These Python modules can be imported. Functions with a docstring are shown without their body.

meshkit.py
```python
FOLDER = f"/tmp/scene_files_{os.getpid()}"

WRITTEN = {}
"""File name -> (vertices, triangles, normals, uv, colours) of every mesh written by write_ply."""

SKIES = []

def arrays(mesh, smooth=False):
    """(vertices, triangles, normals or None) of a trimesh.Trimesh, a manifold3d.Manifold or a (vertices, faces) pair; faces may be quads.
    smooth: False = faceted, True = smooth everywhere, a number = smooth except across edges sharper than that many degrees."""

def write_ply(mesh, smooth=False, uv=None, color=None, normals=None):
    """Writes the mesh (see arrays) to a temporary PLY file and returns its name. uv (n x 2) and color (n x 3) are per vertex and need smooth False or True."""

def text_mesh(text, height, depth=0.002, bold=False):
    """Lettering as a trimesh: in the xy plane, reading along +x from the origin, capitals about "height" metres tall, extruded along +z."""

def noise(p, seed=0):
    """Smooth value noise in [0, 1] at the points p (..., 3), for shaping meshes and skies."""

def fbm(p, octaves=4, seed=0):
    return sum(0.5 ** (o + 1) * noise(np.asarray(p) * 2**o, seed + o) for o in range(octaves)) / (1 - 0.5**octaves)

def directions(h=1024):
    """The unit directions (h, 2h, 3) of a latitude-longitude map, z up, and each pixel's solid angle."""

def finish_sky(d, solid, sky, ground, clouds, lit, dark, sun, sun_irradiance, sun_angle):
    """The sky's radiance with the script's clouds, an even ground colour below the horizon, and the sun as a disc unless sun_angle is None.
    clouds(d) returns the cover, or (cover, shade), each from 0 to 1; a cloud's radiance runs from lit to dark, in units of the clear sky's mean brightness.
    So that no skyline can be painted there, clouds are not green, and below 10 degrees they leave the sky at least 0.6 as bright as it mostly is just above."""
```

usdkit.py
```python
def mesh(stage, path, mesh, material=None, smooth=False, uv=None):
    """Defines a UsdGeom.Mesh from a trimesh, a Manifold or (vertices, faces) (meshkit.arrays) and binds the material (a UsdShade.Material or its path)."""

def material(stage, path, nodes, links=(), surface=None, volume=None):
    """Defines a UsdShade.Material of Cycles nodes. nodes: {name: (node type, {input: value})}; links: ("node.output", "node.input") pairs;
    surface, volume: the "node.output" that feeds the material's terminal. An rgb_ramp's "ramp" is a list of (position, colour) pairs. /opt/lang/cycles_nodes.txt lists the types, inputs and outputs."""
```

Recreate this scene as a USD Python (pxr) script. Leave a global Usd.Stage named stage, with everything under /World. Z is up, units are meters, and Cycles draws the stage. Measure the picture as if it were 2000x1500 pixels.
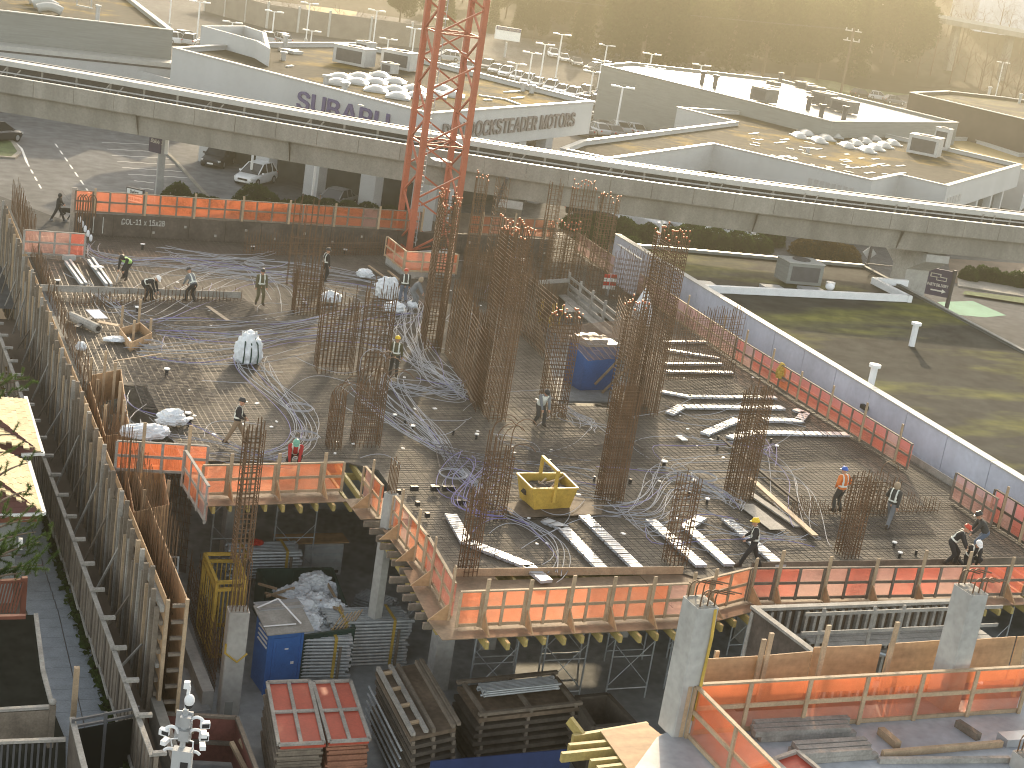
import math, random
import numpy as np, trimesh, usdkit, meshkit
from shapely.geometry import Polygon, LineString, Point
from shapely.ops import unary_union
from pxr import Usd, UsdGeom, UsdLux, UsdShade, Gf, Sdf, Vt

stage = Usd.Stage.CreateInMemory()
UsdGeom.SetStageUpAxis(stage, 'Z')
UsdGeom.Xform.Define(stage, '/World')
# ---------------------------------------------------------------- camera, sky, sun
HC, FPX = 19.2, 3000.0                                   # eye height over the deck; focal length in photo pixels
PITCH, ROLL, YAW = (math.radians(a) for a in (16.55, 8.93, 24.3))
_f0 = np.array([math.sin(YAW), math.cos(YAW), 0]); _r0 = np.array([math.cos(YAW), -math.sin(YAW), 0])
FW = _f0 * math.cos(PITCH) + np.array([0, 0, -math.sin(PITCH)]); _u0 = np.cross(_r0, FW)
RT = math.cos(ROLL) * _r0 + math.sin(ROLL) * _u0; UP = -math.sin(ROLL) * _r0 + math.cos(ROLL) * _u0
cam = UsdGeom.Camera.Define(stage, '/World/camera')
cam.CreateProjectionAttr('perspective')
cam.CreateHorizontalApertureAttr(36.0); cam.CreateVerticalApertureAttr(27.0)
cam.CreateFocalLengthAttr(36.0 * FPX / 2000)
cam.CreateClippingRangeAttr((0.5, 20000.0))
m4 = Gf.Matrix4d(*RT, 0, *UP, 0, *(-FW), 0, 0, 0, HC, 1)
cam.AddTransformOp().Set(m4)
EXPOSURE = 1.2
cam.GetPrim().CreateAttribute('exposure', Sdf.ValueTypeNames.Float).Set(EXPOSURE)
SUN_EL, SUN_AZ = math.radians(17.0), YAW + math.radians(1.5)
SUN = np.array([math.sin(SUN_AZ) * math.cos(SUN_EL), math.cos(SUN_AZ) * math.cos(SUN_EL), math.sin(SUN_EL)])
usdkit.material(stage, '/World/Looks/sky_look', {
    's': ('sky_texture', {'sky_type': 'single_scattering', 'sun_disc': False, 'sun_elevation': SUN_EL, 'sun_rotation': math.atan2(SUN[0], SUN[1]), 'altitude': 60.0, 'air_density': 1.0, 'aerosol_density': 1.6}),
    'h': ('hsv', {'saturation': 0.5}), 'w': ('mix_color', {'blend_type': 'multiply', 'fac': 1.0, 'b': (1.06, 1.0, 0.90)}),
    'b': ('background_shader', {'strength': 0.15})}, [('s.color', 'h.color'), ('h.color', 'w.a'), ('w.result', 'b.color')], surface='b.background')
dome = UsdLux.DomeLight.Define(stage, '/World/sky')
UsdShade.MaterialBindingAPI.Apply(dome.GetPrim()).Bind(UsdShade.Material.Get(stage, '/World/Looks/sky_look'))
sun = UsdLux.DistantLight.Define(stage, '/World/sun')
sun.CreateNormalizeAttr(True); sun.CreateIntensityAttr(0.56); sun.CreateAngleAttr(0.5); sun.CreateColorAttr(Gf.Vec3f(1.0, 0.79, 0.51))
_z = SUN; _x = np.cross([0, 0, 1.0], _z); _x /= np.linalg.norm(_x); _y = np.cross(_z, _x)
sun.AddTransformOp().Set(Gf.Matrix4d(*_x, 0, *_y, 0, *_z, 0, 0, 0, 0, 1))
HAZE, HAZE_G = 0.00025, 0.80

# ---------------------------------------------------------------- where a photo pixel lies on a level plane
def G(x, y, z=0.0):
    d = FW + RT * (x - 1000) / FPX - UP * (y - 750) / FPX
    return np.array([0, 0, HC]) + d * ((z - HC) / d[2])
def TOPZ(b, x, y):
    """height at which the upright through b passes the pixel's ray"""
    d = FW + RT * (x - 1000) / FPX - UP * (y - 750) / FPX
    h = d[:2]
    return HC + d[2] * ((b[:2] @ h) / (h @ h))
def AT(x, y, Y):
    """pixel at world depth Y (a vertical plane y = Y)"""
    d = FW + RT * (x - 1000) / FPX - UP * (y - 750) / FPX
    return np.array([0, 0, HC]) + d * (Y / d[1])
def ATX(x, y, X):
    d = FW + RT * (x - 1000) / FPX - UP * (y - 750) / FPX
    return np.array([0, 0, HC]) + d * (X / d[0])
rng = np.random.default_rng(7); random.seed(7)
A = np.array
STREET, FLOOR = -3.0, -5.0

# ---------------------------------------------------------------- meshes
class B:
    def __init__(s): s.v = []; s.f = []; s.n = 0
    def add(s, v, f):
        v = np.asarray(v, float).reshape(-1, 3); f = np.asarray(f, int)
        if f.shape[1] == 4: f = np.vstack([f[:, [0, 1, 2]], f[:, [0, 2, 3]]])
        s.v.append(v); s.f.append(f + s.n); s.n += len(v); return s
    def tm(s, m): return s.add(m.vertices, m.faces)
    BF = A([[0, 3, 2, 1], [4, 5, 6, 7], [0, 1, 5, 4], [1, 2, 6, 5], [2, 3, 7, 6], [3, 0, 4, 7]])
    def hexa(s, p): return s.add(p, s.BF)
    def box(s, c, d, rz=0.0, R=None):
        x, y, z = [k / 2 for k in d]
        p = A([[-x, -y, -z], [x, -y, -z], [x, y, -z], [-x, y, -z], [-x, -y, z], [x, -y, z], [x, y, z], [-x, y, z]])
        if R is not None: p = p @ np.asarray(R).T
        elif rz: c_, s_ = math.cos(rz), math.sin(rz); p = np.stack([p[:, 0] * c_ - p[:, 1] * s_, p[:, 0] * s_ + p[:, 1] * c_, p[:, 2]], 1)
        return s.hexa(p + np.asarray(c, float))
    def bar(s, p, q, w, h=None, up=(0, 0, 1.0)):
        p = np.asarray(p, float); q = np.asarray(q, float); h = w if h is None else h
        t = q - p; L = np.linalg.norm(t)
        if L < 1e-9: return s
        t = t / L; u = np.asarray(up, float)
        if abs(t @ u) > 0.98: u = A([0, 1.0, 0]) if abs(t[1]) < 0.9 else A([1.0, 0, 0])
        a = np.cross(t, u); a /= np.linalg.norm(a); b = np.cross(a, t)
        a *= w / 2; b *= h / 2
        return s.hexa([p - a - b, q - a - b, q + a - b, p + a - b, p - a + b, q - a + b, q + a + b, p + a + b]) if False else s.add(
            [p - a - b, p + a - b, p + a + b, p - a + b, q - a - b, q + a - b, q + a + b, q - a + b], [[0, 3, 2, 1], [4, 5, 6, 7], [0, 1, 5, 4], [1, 2, 6, 5], [2, 3, 7, 6], [3, 0, 4, 7]])
    def tube(s, pts, r, n=6, cap=True):
        p = np.asarray(pts, float); r = np.broadcast_to(r, (len(p),))
        t = np.gradient(p, axis=0); t /= np.linalg.norm(t, axis=1, keepdims=True) + 1e-12
        a = np.cross(t, np.where(np.abs(t[:, 2:]) < 0.9, [0, 0, 1.0], [1.0, 0, 0])); a /= np.linalg.norm(a, axis=1, keepdims=True) + 1e-12
        b = np.cross(t, a); g = np.arange(n) * 2 * np.pi / n
        v = p[:, None] + r[:, None, None] * (np.cos(g)[None, :, None] * a[:, None] + np.sin(g)[None, :, None] * b[:, None])
        i, j = np.meshgrid(np.arange(len(p) - 1), np.arange(n), indexing='ij')
        f = np.stack([i * n + j, (i + 1) * n + j, (i + 1) * n + (j + 1) % n, i * n + (j + 1) % n], -1).reshape(-1, 4)[:, ::-1]
        f = np.vstack([f[:, [0, 1, 2]], f[:, [0, 2, 3]]])
        if cap:
            k = np.arange(1, n - 1); e = (len(p) - 1) * n
            f = np.vstack([f, np.stack([0 * k, k, k + 1], 1), np.stack([0 * k + e, e + k + 1, e + k], 1)])
        return s.add(v.reshape(-1, 3), f)
    def prism(s, xy, z0, z1, holes=None):
        P = Polygon(xy, holes) if not isinstance(xy, Polygon) else xy
        if P.is_empty: return s
        for g in getattr(P, 'geoms', [P]):
            m = trimesh.creation.extrude_polygon(g, z1 - z0, engine='earcut'); m.apply_translation([0, 0, z0]); s.tm(m)
        return s
    def sheet(s, P, z):
        for g in getattr(P, 'geoms', [P]):
            v, f = trimesh.creation.triangulate_polygon(g, engine='earcut')
            v = np.column_stack([v, np.full(len(v), z)])
            nz = np.cross(v[f[:, 1]] - v[f[:, 0]], v[f[:, 2]] - v[f[:, 0]])[:, 2]
            f = np.where((nz < 0)[:, None], f[:, ::-1], f); s.add(v, f)
        return s
    def ell(s, c, r, R=None, sub=2):
        m = trimesh.creation.icosphere(sub); v = m.vertices * np.asarray(r, float)
        if R is not None: v = v @ np.asarray(R).T
        return s.add(v + np.asarray(c, float), m.faces)
    def cyl(s, c, r, h, n=14, r2=None):
        return s.tube([A(c, float), A(c, float) + A([0, 0, h])], [r, r if r2 is None else r2], n)
    def mv(s, d): s.v = [v + np.asarray(d, float) for v in s.v]; return s
    def xf(s, Mx, d=(0, 0, 0)): s.v = [v @ np.asarray(Mx).T + np.asarray(d, float) for v in s.v]; return s
    def get(s, off): return np.vstack(s.v) - off, np.vstack(s.f)
def RZ(a): c, s = math.cos(a), math.sin(a); return A([[c, -s, 0], [s, c, 0], [0, 0, 1.0]])

# ---------------------------------------------------------------- prims
_count = {}
def numbered(parent, name):
    k = _count.get((parent, name), 0); _count[(parent, name)] = k + 1
    return f'{parent}/{name}' + (f'_{k:03d}' if k else '')
def tagp(p, label=None, cat=None, group=None, kind=None):
    for k, v in (('label', label), ('category', cat), ('group', group), ('kind', kind)):
        if v: p.SetCustomDataByKey(k, v)
LK = {}
class Part:
    def __init__(s, path, off): s.path = path; s.off = off
    def p(s, name, b, mat, label=None, kind=None, smooth=False):
        path = numbered(s.path, name)
        if b is None or not b.v: return None
        m = usdkit.mesh(stage, path, b.get(s.off), LK[mat], smooth)
        tagp(m.GetPrim(), label, None, None, kind)
        return Part(path, s.off)
class T(Part):
    """a thing: an Xform at its base; its parts are given in world coordinates"""
    def __init__(s, name, label, cat, loc=(0, 0, 0), group=None, kind=None, rz=0.0):
        s.path = numbered('/World', name); s.off = A(loc, float)
        x = UsdGeom.Xform.Define(stage, s.path); x.AddTranslateOp().Set(Gf.Vec3d(*map(float, loc)))
        if rz: x.AddRotateZOp().Set(math.degrees(rz))
        s.prim = x.GetPrim(); s.name = name; tagp(s.prim, label, cat, group, kind)
def one(name, b, mat, label, cat=None, group=None, kind=None, smooth=False):
    """a top-level thing that is one mesh"""
    v, f = b.get(0); off = A([(v[:, 0].min() + v[:, 0].max()) / 2, (v[:, 1].min() + v[:, 1].max()) / 2, v[:, 2].min()])
    path = numbered('/World', name)
    m = usdkit.mesh(stage, path, (v - off, f), LK[mat], smooth); UsdGeom.Xformable(m).AddTranslateOp().Set(Gf.Vec3d(*off))
    tagp(m.GetPrim(), label, cat, group, kind)
    return Part(path, off)
def setting(name, b, mat, kind='structure', label=None):
    path = numbered('/World', name)
    m = usdkit.mesh(stage, path, b.get(0), LK[mat], False); tagp(m.GetPrim(), label, None, None, kind)
    return Part(path, A([0, 0, 0.0]))
def dup(src, loc, rz=0.0, label=None, group=None, scale=None, name=None):
    path = numbered('/World', name or src.name)
    x = UsdGeom.Xform.Define(stage, path); x.AddTranslateOp().Set(Gf.Vec3d(*map(float, loc)))
    if rz: x.AddRotateZOp().Set(math.degrees(rz))
    if scale is not None: x.AddScaleOp().Set(Gf.Vec3f(*(scale if np.ndim(scale) else (scale,) * 3)))
    p = x.GetPrim(); p.GetReferences().AddInternalReference(src.path); p.SetInstanceable(True)
    d = src.prim.GetCustomData()
    tagp(p, label or d.get('label'), d.get('category'), group or d.get('group'))
    return p

# ---------------------------------------------------------------- materials
def M(name, col, rough=0.75, var=0.18, scale=2.0, metal=0.0, col2=None, bump=0.0, rnd=0.0, spec=0.35, stretch=None, contrast=(0.3, 0.7), fine=0.0):
    c = A(col, float); lo = c * (1 - var); hi = np.minimum(c * (1 + var), 0.95) if col2 is None else A(col2, float)
    n = {'g': ('geometry', {}), 'n': ('noise_texture', {'scale': scale, 'detail': 5.0, 'roughness': 0.62}),
         'r': ('rgb_ramp', {'ramp': [(0, lo), (contrast[0], lo), (contrast[1], hi), (1, hi)]}),
         'p': ('principled_bsdf', {'roughness': rough, 'metallic': metal, 'specular_ior_level': spec})}
    l = [('n.fac', 'r.fac')]
    if stretch is not None:
        n['mp'] = ('mapping', {'scale': stretch}); l += [('g.position', 'mp.vector'), ('mp.vector', 'n.vector')]
    else: l += [('g.position', 'n.vector')]
    last = 'r.color'
    if fine:
        n['n2'] = ('noise_texture', {'scale': scale * 9, 'detail': 3.0}); n['mr'] = ('map_range', {'from_min': 0.3, 'from_max': 0.7, 'to_min': 1 - fine, 'to_max': 1 + fine})
        n['hf'] = ('hsv', {}); l += [('g.position', 'n2.vector'), ('n2.fac', 'mr.value'), ('mr.result', 'hf.value'), (last, 'hf.color')]; last = 'hf.color'
    if rnd:
        n['o'] = ('object_info', {}); n['mo'] = ('map_range', {'from_min': 0.0, 'from_max': 1.0, 'to_min': 1 - rnd, 'to_max': 1 + rnd})
        n['ho'] = ('hsv', {}); l += [('o.random', 'mo.value'), ('mo.result', 'ho.value'), (last, 'ho.color')]; last = 'ho.color'
    l += [(last, 'p.base_color')]
    if bump:
        n['b'] = ('bump', {'strength': bump, 'distance': 0.03}); n['n3'] = ('noise_texture', {'scale': scale * 6, 'detail': 4.0})
        l += [('g.position', 'n3.vector'), ('n3.fac', 'b.height'), ('b.normal', 'p.normal')]
    LK[name] = usdkit.material(stage, '/World/Looks/' + name, n, l, surface='p.BSDF')
def NET(name, col, opac, trans=0.6):
    """thin plastic sheeting or mesh: part of the light goes straight through, part is scattered to both sides"""
    n = {'g': ('geometry', {}), 'n': ('noise_texture', {'scale': 1.6, 'detail': 4.0}), 'mr': ('map_range', {'from_min': 0.3, 'from_max': 0.7, 'to_min': opac - 0.14, 'to_max': opac + 0.12, 'clamp': True}),
         'd': ('diffuse_bsdf', {'color': col}), 't': ('translucent_bsdf', {'color': col}), 'm': ('mix_closure', {'fac': trans}),
         'x': ('transparent_bsdf', {'color': tuple(0.35 + 0.65 * k ** 0.4 for k in col)}), 'y': ('mix_closure', {}),
         'gl': ('glossy_bsdf', {'color': (1, 1, 1), 'roughness': 0.3}), 'fr': ('fresnel', {'IOR': 1.25}), 'z': ('mix_closure', {})}
    LK[name] = usdkit.material(stage, '/World/Looks/' + name, n, [('g.position', 'n.vector'), ('n.fac', 'mr.value'), ('d.BSDF', 'm.closure1'), ('t.BSDF', 'm.closure2'), ('mr.result', 'y.fac'),
        ('x.BSDF', 'y.closure1'), ('m.closure', 'y.closure2'), ('fr.fac', 'z.fac'), ('y.closure', 'z.closure1'), ('gl.BSDF', 'z.closure2')], surface='z.closure')
def LEAF(name, c1, c2, trans=0.35):
    n = {'o': ('object_info', {}), 'g': ('geometry', {}), 'n': ('noise_texture', {'scale': 1.1, 'detail': 3.0}), 'r': ('rgb_ramp', {'ramp': [(0.3, c1), (0.7, c2)]}),
         'd': ('diffuse_bsdf', {}), 't': ('translucent_bsdf', {}), 'm': ('mix_closure', {'fac': trans})}
    LK[name] = usdkit.material(stage, '/World/Looks/' + name, n, [('g.position', 'n.vector'), ('n.fac', 'r.fac'), ('r.color', 'd.color'), ('r.color', 't.color'), ('d.BSDF', 'm.closure1'), ('t.BSDF', 'm.closure2')], surface='m.closure')
M('asphalt', (0.085, 0.088, 0.092), 1.0, 0.25, 0.15, spec=0.1, fine=0.2)
M('asphalt_far', (0.075, 0.075, 0.075), 1.0, 0.18, 0.12, fine=0.2, spec=0.1)
M('asphalt_lot', (0.17, 0.175, 0.18), 1.0, 0.18, 0.12, spec=0.1, fine=0.2)
M('paint_white', (0.75, 0.75, 0.72), 0.6, 0.06)
M('paint_worn', (0.5, 0.5, 0.47), 0.8, 0.3, 3.0)
M('green_lane', (0.10, 0.28, 0.19), 0.85, 0.15, 0.6)
M('grass', (0.05, 0.085, 0.022), 0.95, 0.4, 0.4, fine=0.3)
M('earth', (0.13, 0.10, 0.075), 0.95, 0.3, 0.3)
M('concrete', (0.36, 0.355, 0.335), 0.85, 0.16, 0.7, bump=0.12, fine=0.10)
M('concrete_old', (0.235, 0.222, 0.195), 0.88, 0.28, 0.9, stretch=(0.6, 0.6, 0.12), fine=0.10)
M('concrete_floor', (0.27, 0.285, 0.29), 0.7, 0.3, 0.35, fine=0.12)
M('slab', (0.36, 0.375, 0.40), 0.55, 0.28, 0.5, fine=0.10)
M('wall_white', (0.40, 0.41, 0.415), 0.7, 0.06, 0.3, stretch=(1, 1, 0.25))
M('wall_grey', (0.20, 0.21, 0.20), 0.8, 0.12, 1.2, stretch=(0.3, 0.3, 6))
M('wall_blue', (0.47, 0.50, 0.585), 0.65, 0.13, 0.5, stretch=(1, 1, 0.3), fine=0.05)
M('wall_brown', (0.105, 0.085, 0.065), 0.85, 0.12, 0.4)
M('roof_moss', (0.042, 0.041, 0.032), 1.0, 0.25, 0.16, spec=0.1, col2=(0.12, 0.105, 0.035), contrast=(0.45, 0.68), fine=0.3)
M('roof_gold', (0.040, 0.038, 0.027), 1.0, 0.2, 0.13, spec=0.1, col2=(0.19, 0.125, 0.016), contrast=(0.52, 0.66), fine=0.3)
M('roof_dark', (0.045, 0.047, 0.042), 1.0, 0.25, 0.11, col2=(0.12, 0.125, 0.03), contrast=(0.50, 0.66), stretch=(0.5, 1.6, 1), fine=0.35, spec=0.1)
M('roof_white', (0.24, 0.24, 0.235), 0.32, 0.3, 0.12, contrast=(0.3, 0.6), spec=0.5)
M('coping', (0.40, 0.40, 0.38), 0.45, 0.08)
M('metal', (0.40, 0.41, 0.42), 0.4, 0.12, metal=0.5)
M('unit_grey', (0.13, 0.13, 0.125), 0.6, 0.15)
M('metal_dark', (0.07, 0.07, 0.075), 0.5, 0.2)
M('galv', (0.40, 0.43, 0.45), 0.42, 0.2, 4.0, metal=0.7)
M('lamp_white', (0.75, 0.75, 0.73), 0.4, 0.04)
M('glass_dark', (0.018, 0.02, 0.022), 0.08, 0.1, spec=0.6)
M('window', (0.035, 0.037, 0.035), 0.15, 0.5, 0.5, spec=0.6)
M('skylight', (0.36, 0.36, 0.34), 0.25, 0.06, spec=0.6)
M('brick_wall', (0.20, 0.18, 0.155), 0.9, 0.15, 0.5)
M('black_matte', (0.008, 0.009, 0.008), 0.95, 0.2, spec=0.1)
M('court_shade', (0.018, 0.02, 0.016), 1.0, 0.3, spec=0.1)  # earth darkened to near black, deep yard shade put into the colour
M('bark', (0.10, 0.075, 0.055), 0.95, 0.3, 4.0)
M('twig', (0.105, 0.066, 0.05), 0.95, 0.25, 0.6)
LEAF('leaf_fir', (0.012, 0.022, 0.008), (0.05, 0.07, 0.02)); LEAF('leaf_hedge', (0.02, 0.04, 0.012), (0.065, 0.10, 0.03)); LEAF('leaf_brown', (0.06, 0.04, 0.018), (0.13, 0.09, 0.035))
LEAF('leaf_pine', (0.03, 0.06, 0.015), (0.10, 0.15, 0.045))
M('hill', (0.02, 0.018, 0.011), 1.0, 0.3, 0.03, spec=0.1, fine=0.3)
M('sand', (0.30, 0.23, 0.10), 0.95, 0.2, 0.1)
M('sign_purple', (0.055, 0.05, 0.10), 0.5, 0.05)
M('letter_blue', (0.07, 0.065, 0.16), 0.5, 0.1)
M('letter_grey', (0.14, 0.125, 0.125), 0.5, 0.1)
M('letter_pale', (0.33, 0.33, 0.325), 0.6, 0.05)
# ---------------------------------------------------------------- ground
site = Polygon([(7.9, 10), (48, 10), (48, 96), (7.9, 89)])
ground = Polygon([(-160, -40), (520, -40), (520, 420), (-160, 420)]).difference(site).difference(Polygon([(-12, 20), (8, 20), (8, 78), (-12, 78)]))
setting('ground', B().sheet(ground, STREET), 'asphalt')
def line_px(name, pts, w, mat, z, lbl=None, kind='structure'):
    return setting(name, B().sheet(LineString([G(*p, z)[:2] for p in pts]).buffer(w / 2, cap_style=2), z), mat, kind)
lot = Polygon([G(*p, STREET)[:2] for p in ((-60, 360), (-60, 190), (330, 200), (520, 330), (470, 420), (300, 405), (150, 440))])
setting('parking_lot', B().sheet(lot, STREET + 0.004), 'asphalt_lot')
# stall lines and lane dashes on the lot, straight from where they lie on the ground
k = 0
for a, b in (((199, 278), (320, 283)), ((209, 291), (322, 297)), ((219, 303), (330, 309)), ((229, 315), (342, 322)), ((239, 327), (356, 335)), ((250, 340), (366, 347)), ((262, 353), (300, 357)), ((273, 367), (300, 370)), ((284, 380), (300, 382))):
    setting('stall_line', B().sheet(LineString([G(*a, 0 + STREET + .008)[:2], G(*b, STREET + .008)[:2]]).buffer(0.06, cap_style=2), STREET + 0.008), 'paint_white')
def dashes(p, q, n, name='lane_dash'):
    p, q = G(*p, STREET)[:2], G(*q, STREET)[:2]
    for i in range(n):
        a, b = p + (q - p) * (i / n), p + (q - p) * ((i + 0.55) / n)
        setting(name, B().sheet(LineString([a, b]).buffer(0.06, cap_style=2), STREET + 0.008), 'paint_white')
dashes((108, 281), (180, 385), 7); dashes((53, 318), (84, 375), 4)
setting('edge_line', B().sheet(LineString([G(*p, STREET)[:2] for p in ((31, 280), (42, 290), (53, 318))]).buffer(0.09, cap_style=2), STREET + 0.008), 'paint_white')
isl = Polygon([G(*p, STREET)[:2] for p in ((-40, 272), (8, 270), (30, 280), (43, 300), (30, 311), (-40, 306))])
setting('kerb', B().prism(isl, STREET, STREET + 0.13), 'concrete_old'); setting('verge', B().sheet(isl.buffer(-0.35), STREET + 0.134), 'grass')
setting('kerb', B().prism(LineString([G(*p, STREET)[:2] for p in ((326, 300), (345, 318), (405, 385))]).buffer(0.12), STREET, STREET + 0.13), 'concrete_old')
setting('planting_bed', B().sheet(Polygon([G(*p, STREET)[:2] for p in ((300, 392), (420, 392), (470, 400), (760, 405), (1100, 430), (1130, 470), (700, 470), (300, 430))]), STREET + 0.012), 'earth')
# right hand street with the green lane, pavement and verge
setting('pavement', B().prism([G(*p, STREET)[:2] for p in ((1870, 560), (2050, 590), (2050, 572), (1870, 545))], STREET, STREET + 0.12), 'concrete_old')
setting('verge', B().sheet(Polygon([G(*p, STREET + .14)[:2] for p in ((1880, 574), (2050, 600), (2050, 587), (1885, 568))]), STREET + 0.14), 'grass')
setting('cycle_lane', B().sheet(Polygon([G(*p, STREET)[:2] for p in ((1830, 590), (1900, 588), (1965, 616), (1925, 620), (1870, 615))]), STREET + 0.008), 'green_lane')
setting('far_lot', B().sheet(Polygon([G(*p, STREET)[:2] for p in ((1090, 290), (820, 130), (880, 95), (1200, 150), (1330, 190), (1340, 260))]), STREET + 0.006), 'asphalt_far')
# the land climbs beyond the car lots
gx, gy = np.meshgrid(np.linspace(-150, 510, 67), np.linspace(0, 1, 40)); 
yy = 250 + gy * 420; base = np.clip((yy + 0.25 * gx - 330) / 260, 0, 1.4) 
zz = STREET - 0.5 + 34 * base ** 1.5 + 2.5 * meshkit.fbm(np.stack([gx / 40, yy / 40, 0 * gx], -1), 3)*(base>0)
vv = np.stack([gx, yy, zz], -1).reshape(-1, 3); nn = gx.shape[1]
ff = [[i * nn + j, i * nn + j + 1, (i + 1) * nn + j + 1, (i + 1) * nn + j] for i in range(39) for j in range(nn - 1)]
setting('hillside', B().add(vv, ff), 'hill')
def hill_z(x, y):
    b = min(max((y + 0.25 * x - 330) / 260, 0), 1.4); return max(STREET, STREET - 0.5 + 34 * b ** 1.5 + 1.2 * (b > 0))

# ---------------------------------------------------------------- the elevated guideway
gw_p = [((-60, 139),), ((0, 149),), ((170, 176.5),), ((340, 206.5),), ((560, 244),), ((793, 283),), ((1014, 319.5),), ((1160, 341),), ((1400, 374),), ((1640, 405.5),), ((1828, 427.6),), ((1900, 435),), ((2060, 452),)]
pts = A([G(*p[0], 5.2)[:2] for p in gw_p])
from scipy.interpolate import CubicSpline, UnivariateSpline
sgw = np.r_[0, np.cumsum(np.linalg.norm(np.diff(pts, axis=0), axis=1))]
polyx = np.polyfit(sgw, pts[:, 0], 4); polyy = np.polyfit(sgw, pts[:, 1], 4)
def gw(s, off=0.0, z=0.0):
    p = A([np.polyval(polyx, s), np.polyval(polyy, s)]); t = A([np.polyval(np.polyder(polyx), s), np.polyval(np.polyder(polyy), s)]); t /= np.linalg.norm(t)
    return A([p[0] - t[1] * off, p[1] + t[0] * off, z])
SS = np.linspace(-9, sgw[-1] + 9, 60)
def sweep(b, sec, s0=None, s1=None):
    """sec: closed section of (offset, z); z may be a function of s"""
    ss = SS if s0 is None else np.linspace(s0, s1, 8); n = len(sec)
    v = A([[gw(s, o(s) if callable(o) else o, z(s) if callable(z) else z) for o, z in sec] for s in ss]).reshape(-1, 3)
    f = [[i * n + j, i * n + (j + 1) % n, (i + 1) * n + (j + 1) % n, (i + 1) * n + j] for i in range(len(ss) - 1) for j in range(n)]
    b.add(v, f); e = (len(ss) - 1) * n
    return b.add(v[:n], [[0, k + 1, k] for k in range(1, n - 1)]).add(v[e:], [[0, k, k + 1] for k in range(1, n - 1)])
fr = lambda s: min(max(s / sgw[-1], 0), 1)
gwt = T('elevated_guideway', 'long pale concrete railway viaduct crossing behind the construction site', 'viaduct', gw(sgw[5], 4, STREET))
ns = 9; cuts = np.linspace(SS[0], SS[-1], ns + 1)
for i in range(ns):
    sweep(bb := B(), [(0.12, 4.15), (0.5, 4.1), (0.75, 2.85), (6.8, 2.85), (7.1, 4.1), (7.5, 4.15), (7.5, 4.42), (0.12, 4.42)], cuts[i] + 0.02, cuts[i + 1] - 0.02)
    gwt.p('girder_segment', bb, 'concrete_old')
for i in range(34):
    a, c = np.linspace(SS[0], SS[-1], 35)[i:i + 2]
    gwt.p('parapet_panel', sweep(B(), [(0, 4.22), (0.28, 4.43), (0.24, 5.2), (0.0, 5.2)], a + 0.012, c - 0.012), 'concrete_old')
    gwt.p('parapet_panel', sweep(B(), [(7.35, 4.43), (7.62, 4.43), (7.62, 4.8), (7.4, 4.8)], a + 0.012, c - 0.012), 'concrete_old')
gwt.p('parapet_cap', sweep(B(), [(-0.03, 5.203), (0.27, 5.203), (0.27, 5.25), (-0.03, 5.25)]), 'coping')
for o in (1.2, 2.65, 5.05, 6.5):
    gwt.p('rail', sweep(B(), [(o, 4.423), (o + 0.09, 4.423), (o + 0.09, 4.62), (o, 4.62)]), 'metal_dark')
wz = lambda s: 5.75 - 0.25 * fr(s)
gwt.p('walkway', sweep(B(), [(3.45, lambda s: wz(s) - 0.34), (4.45, lambda s: wz(s) - 0.34), (4.45, wz), (3.45, wz)]), 'coping')
gwt.p('cable_tray', sweep(B(), [(4.75, 4.43), (5.0, 4.43), (5.0, lambda s: wz(s) + 0.02), (4.75, lambda s: wz(s) + 0.02)]), 'metal_dark')
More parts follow.
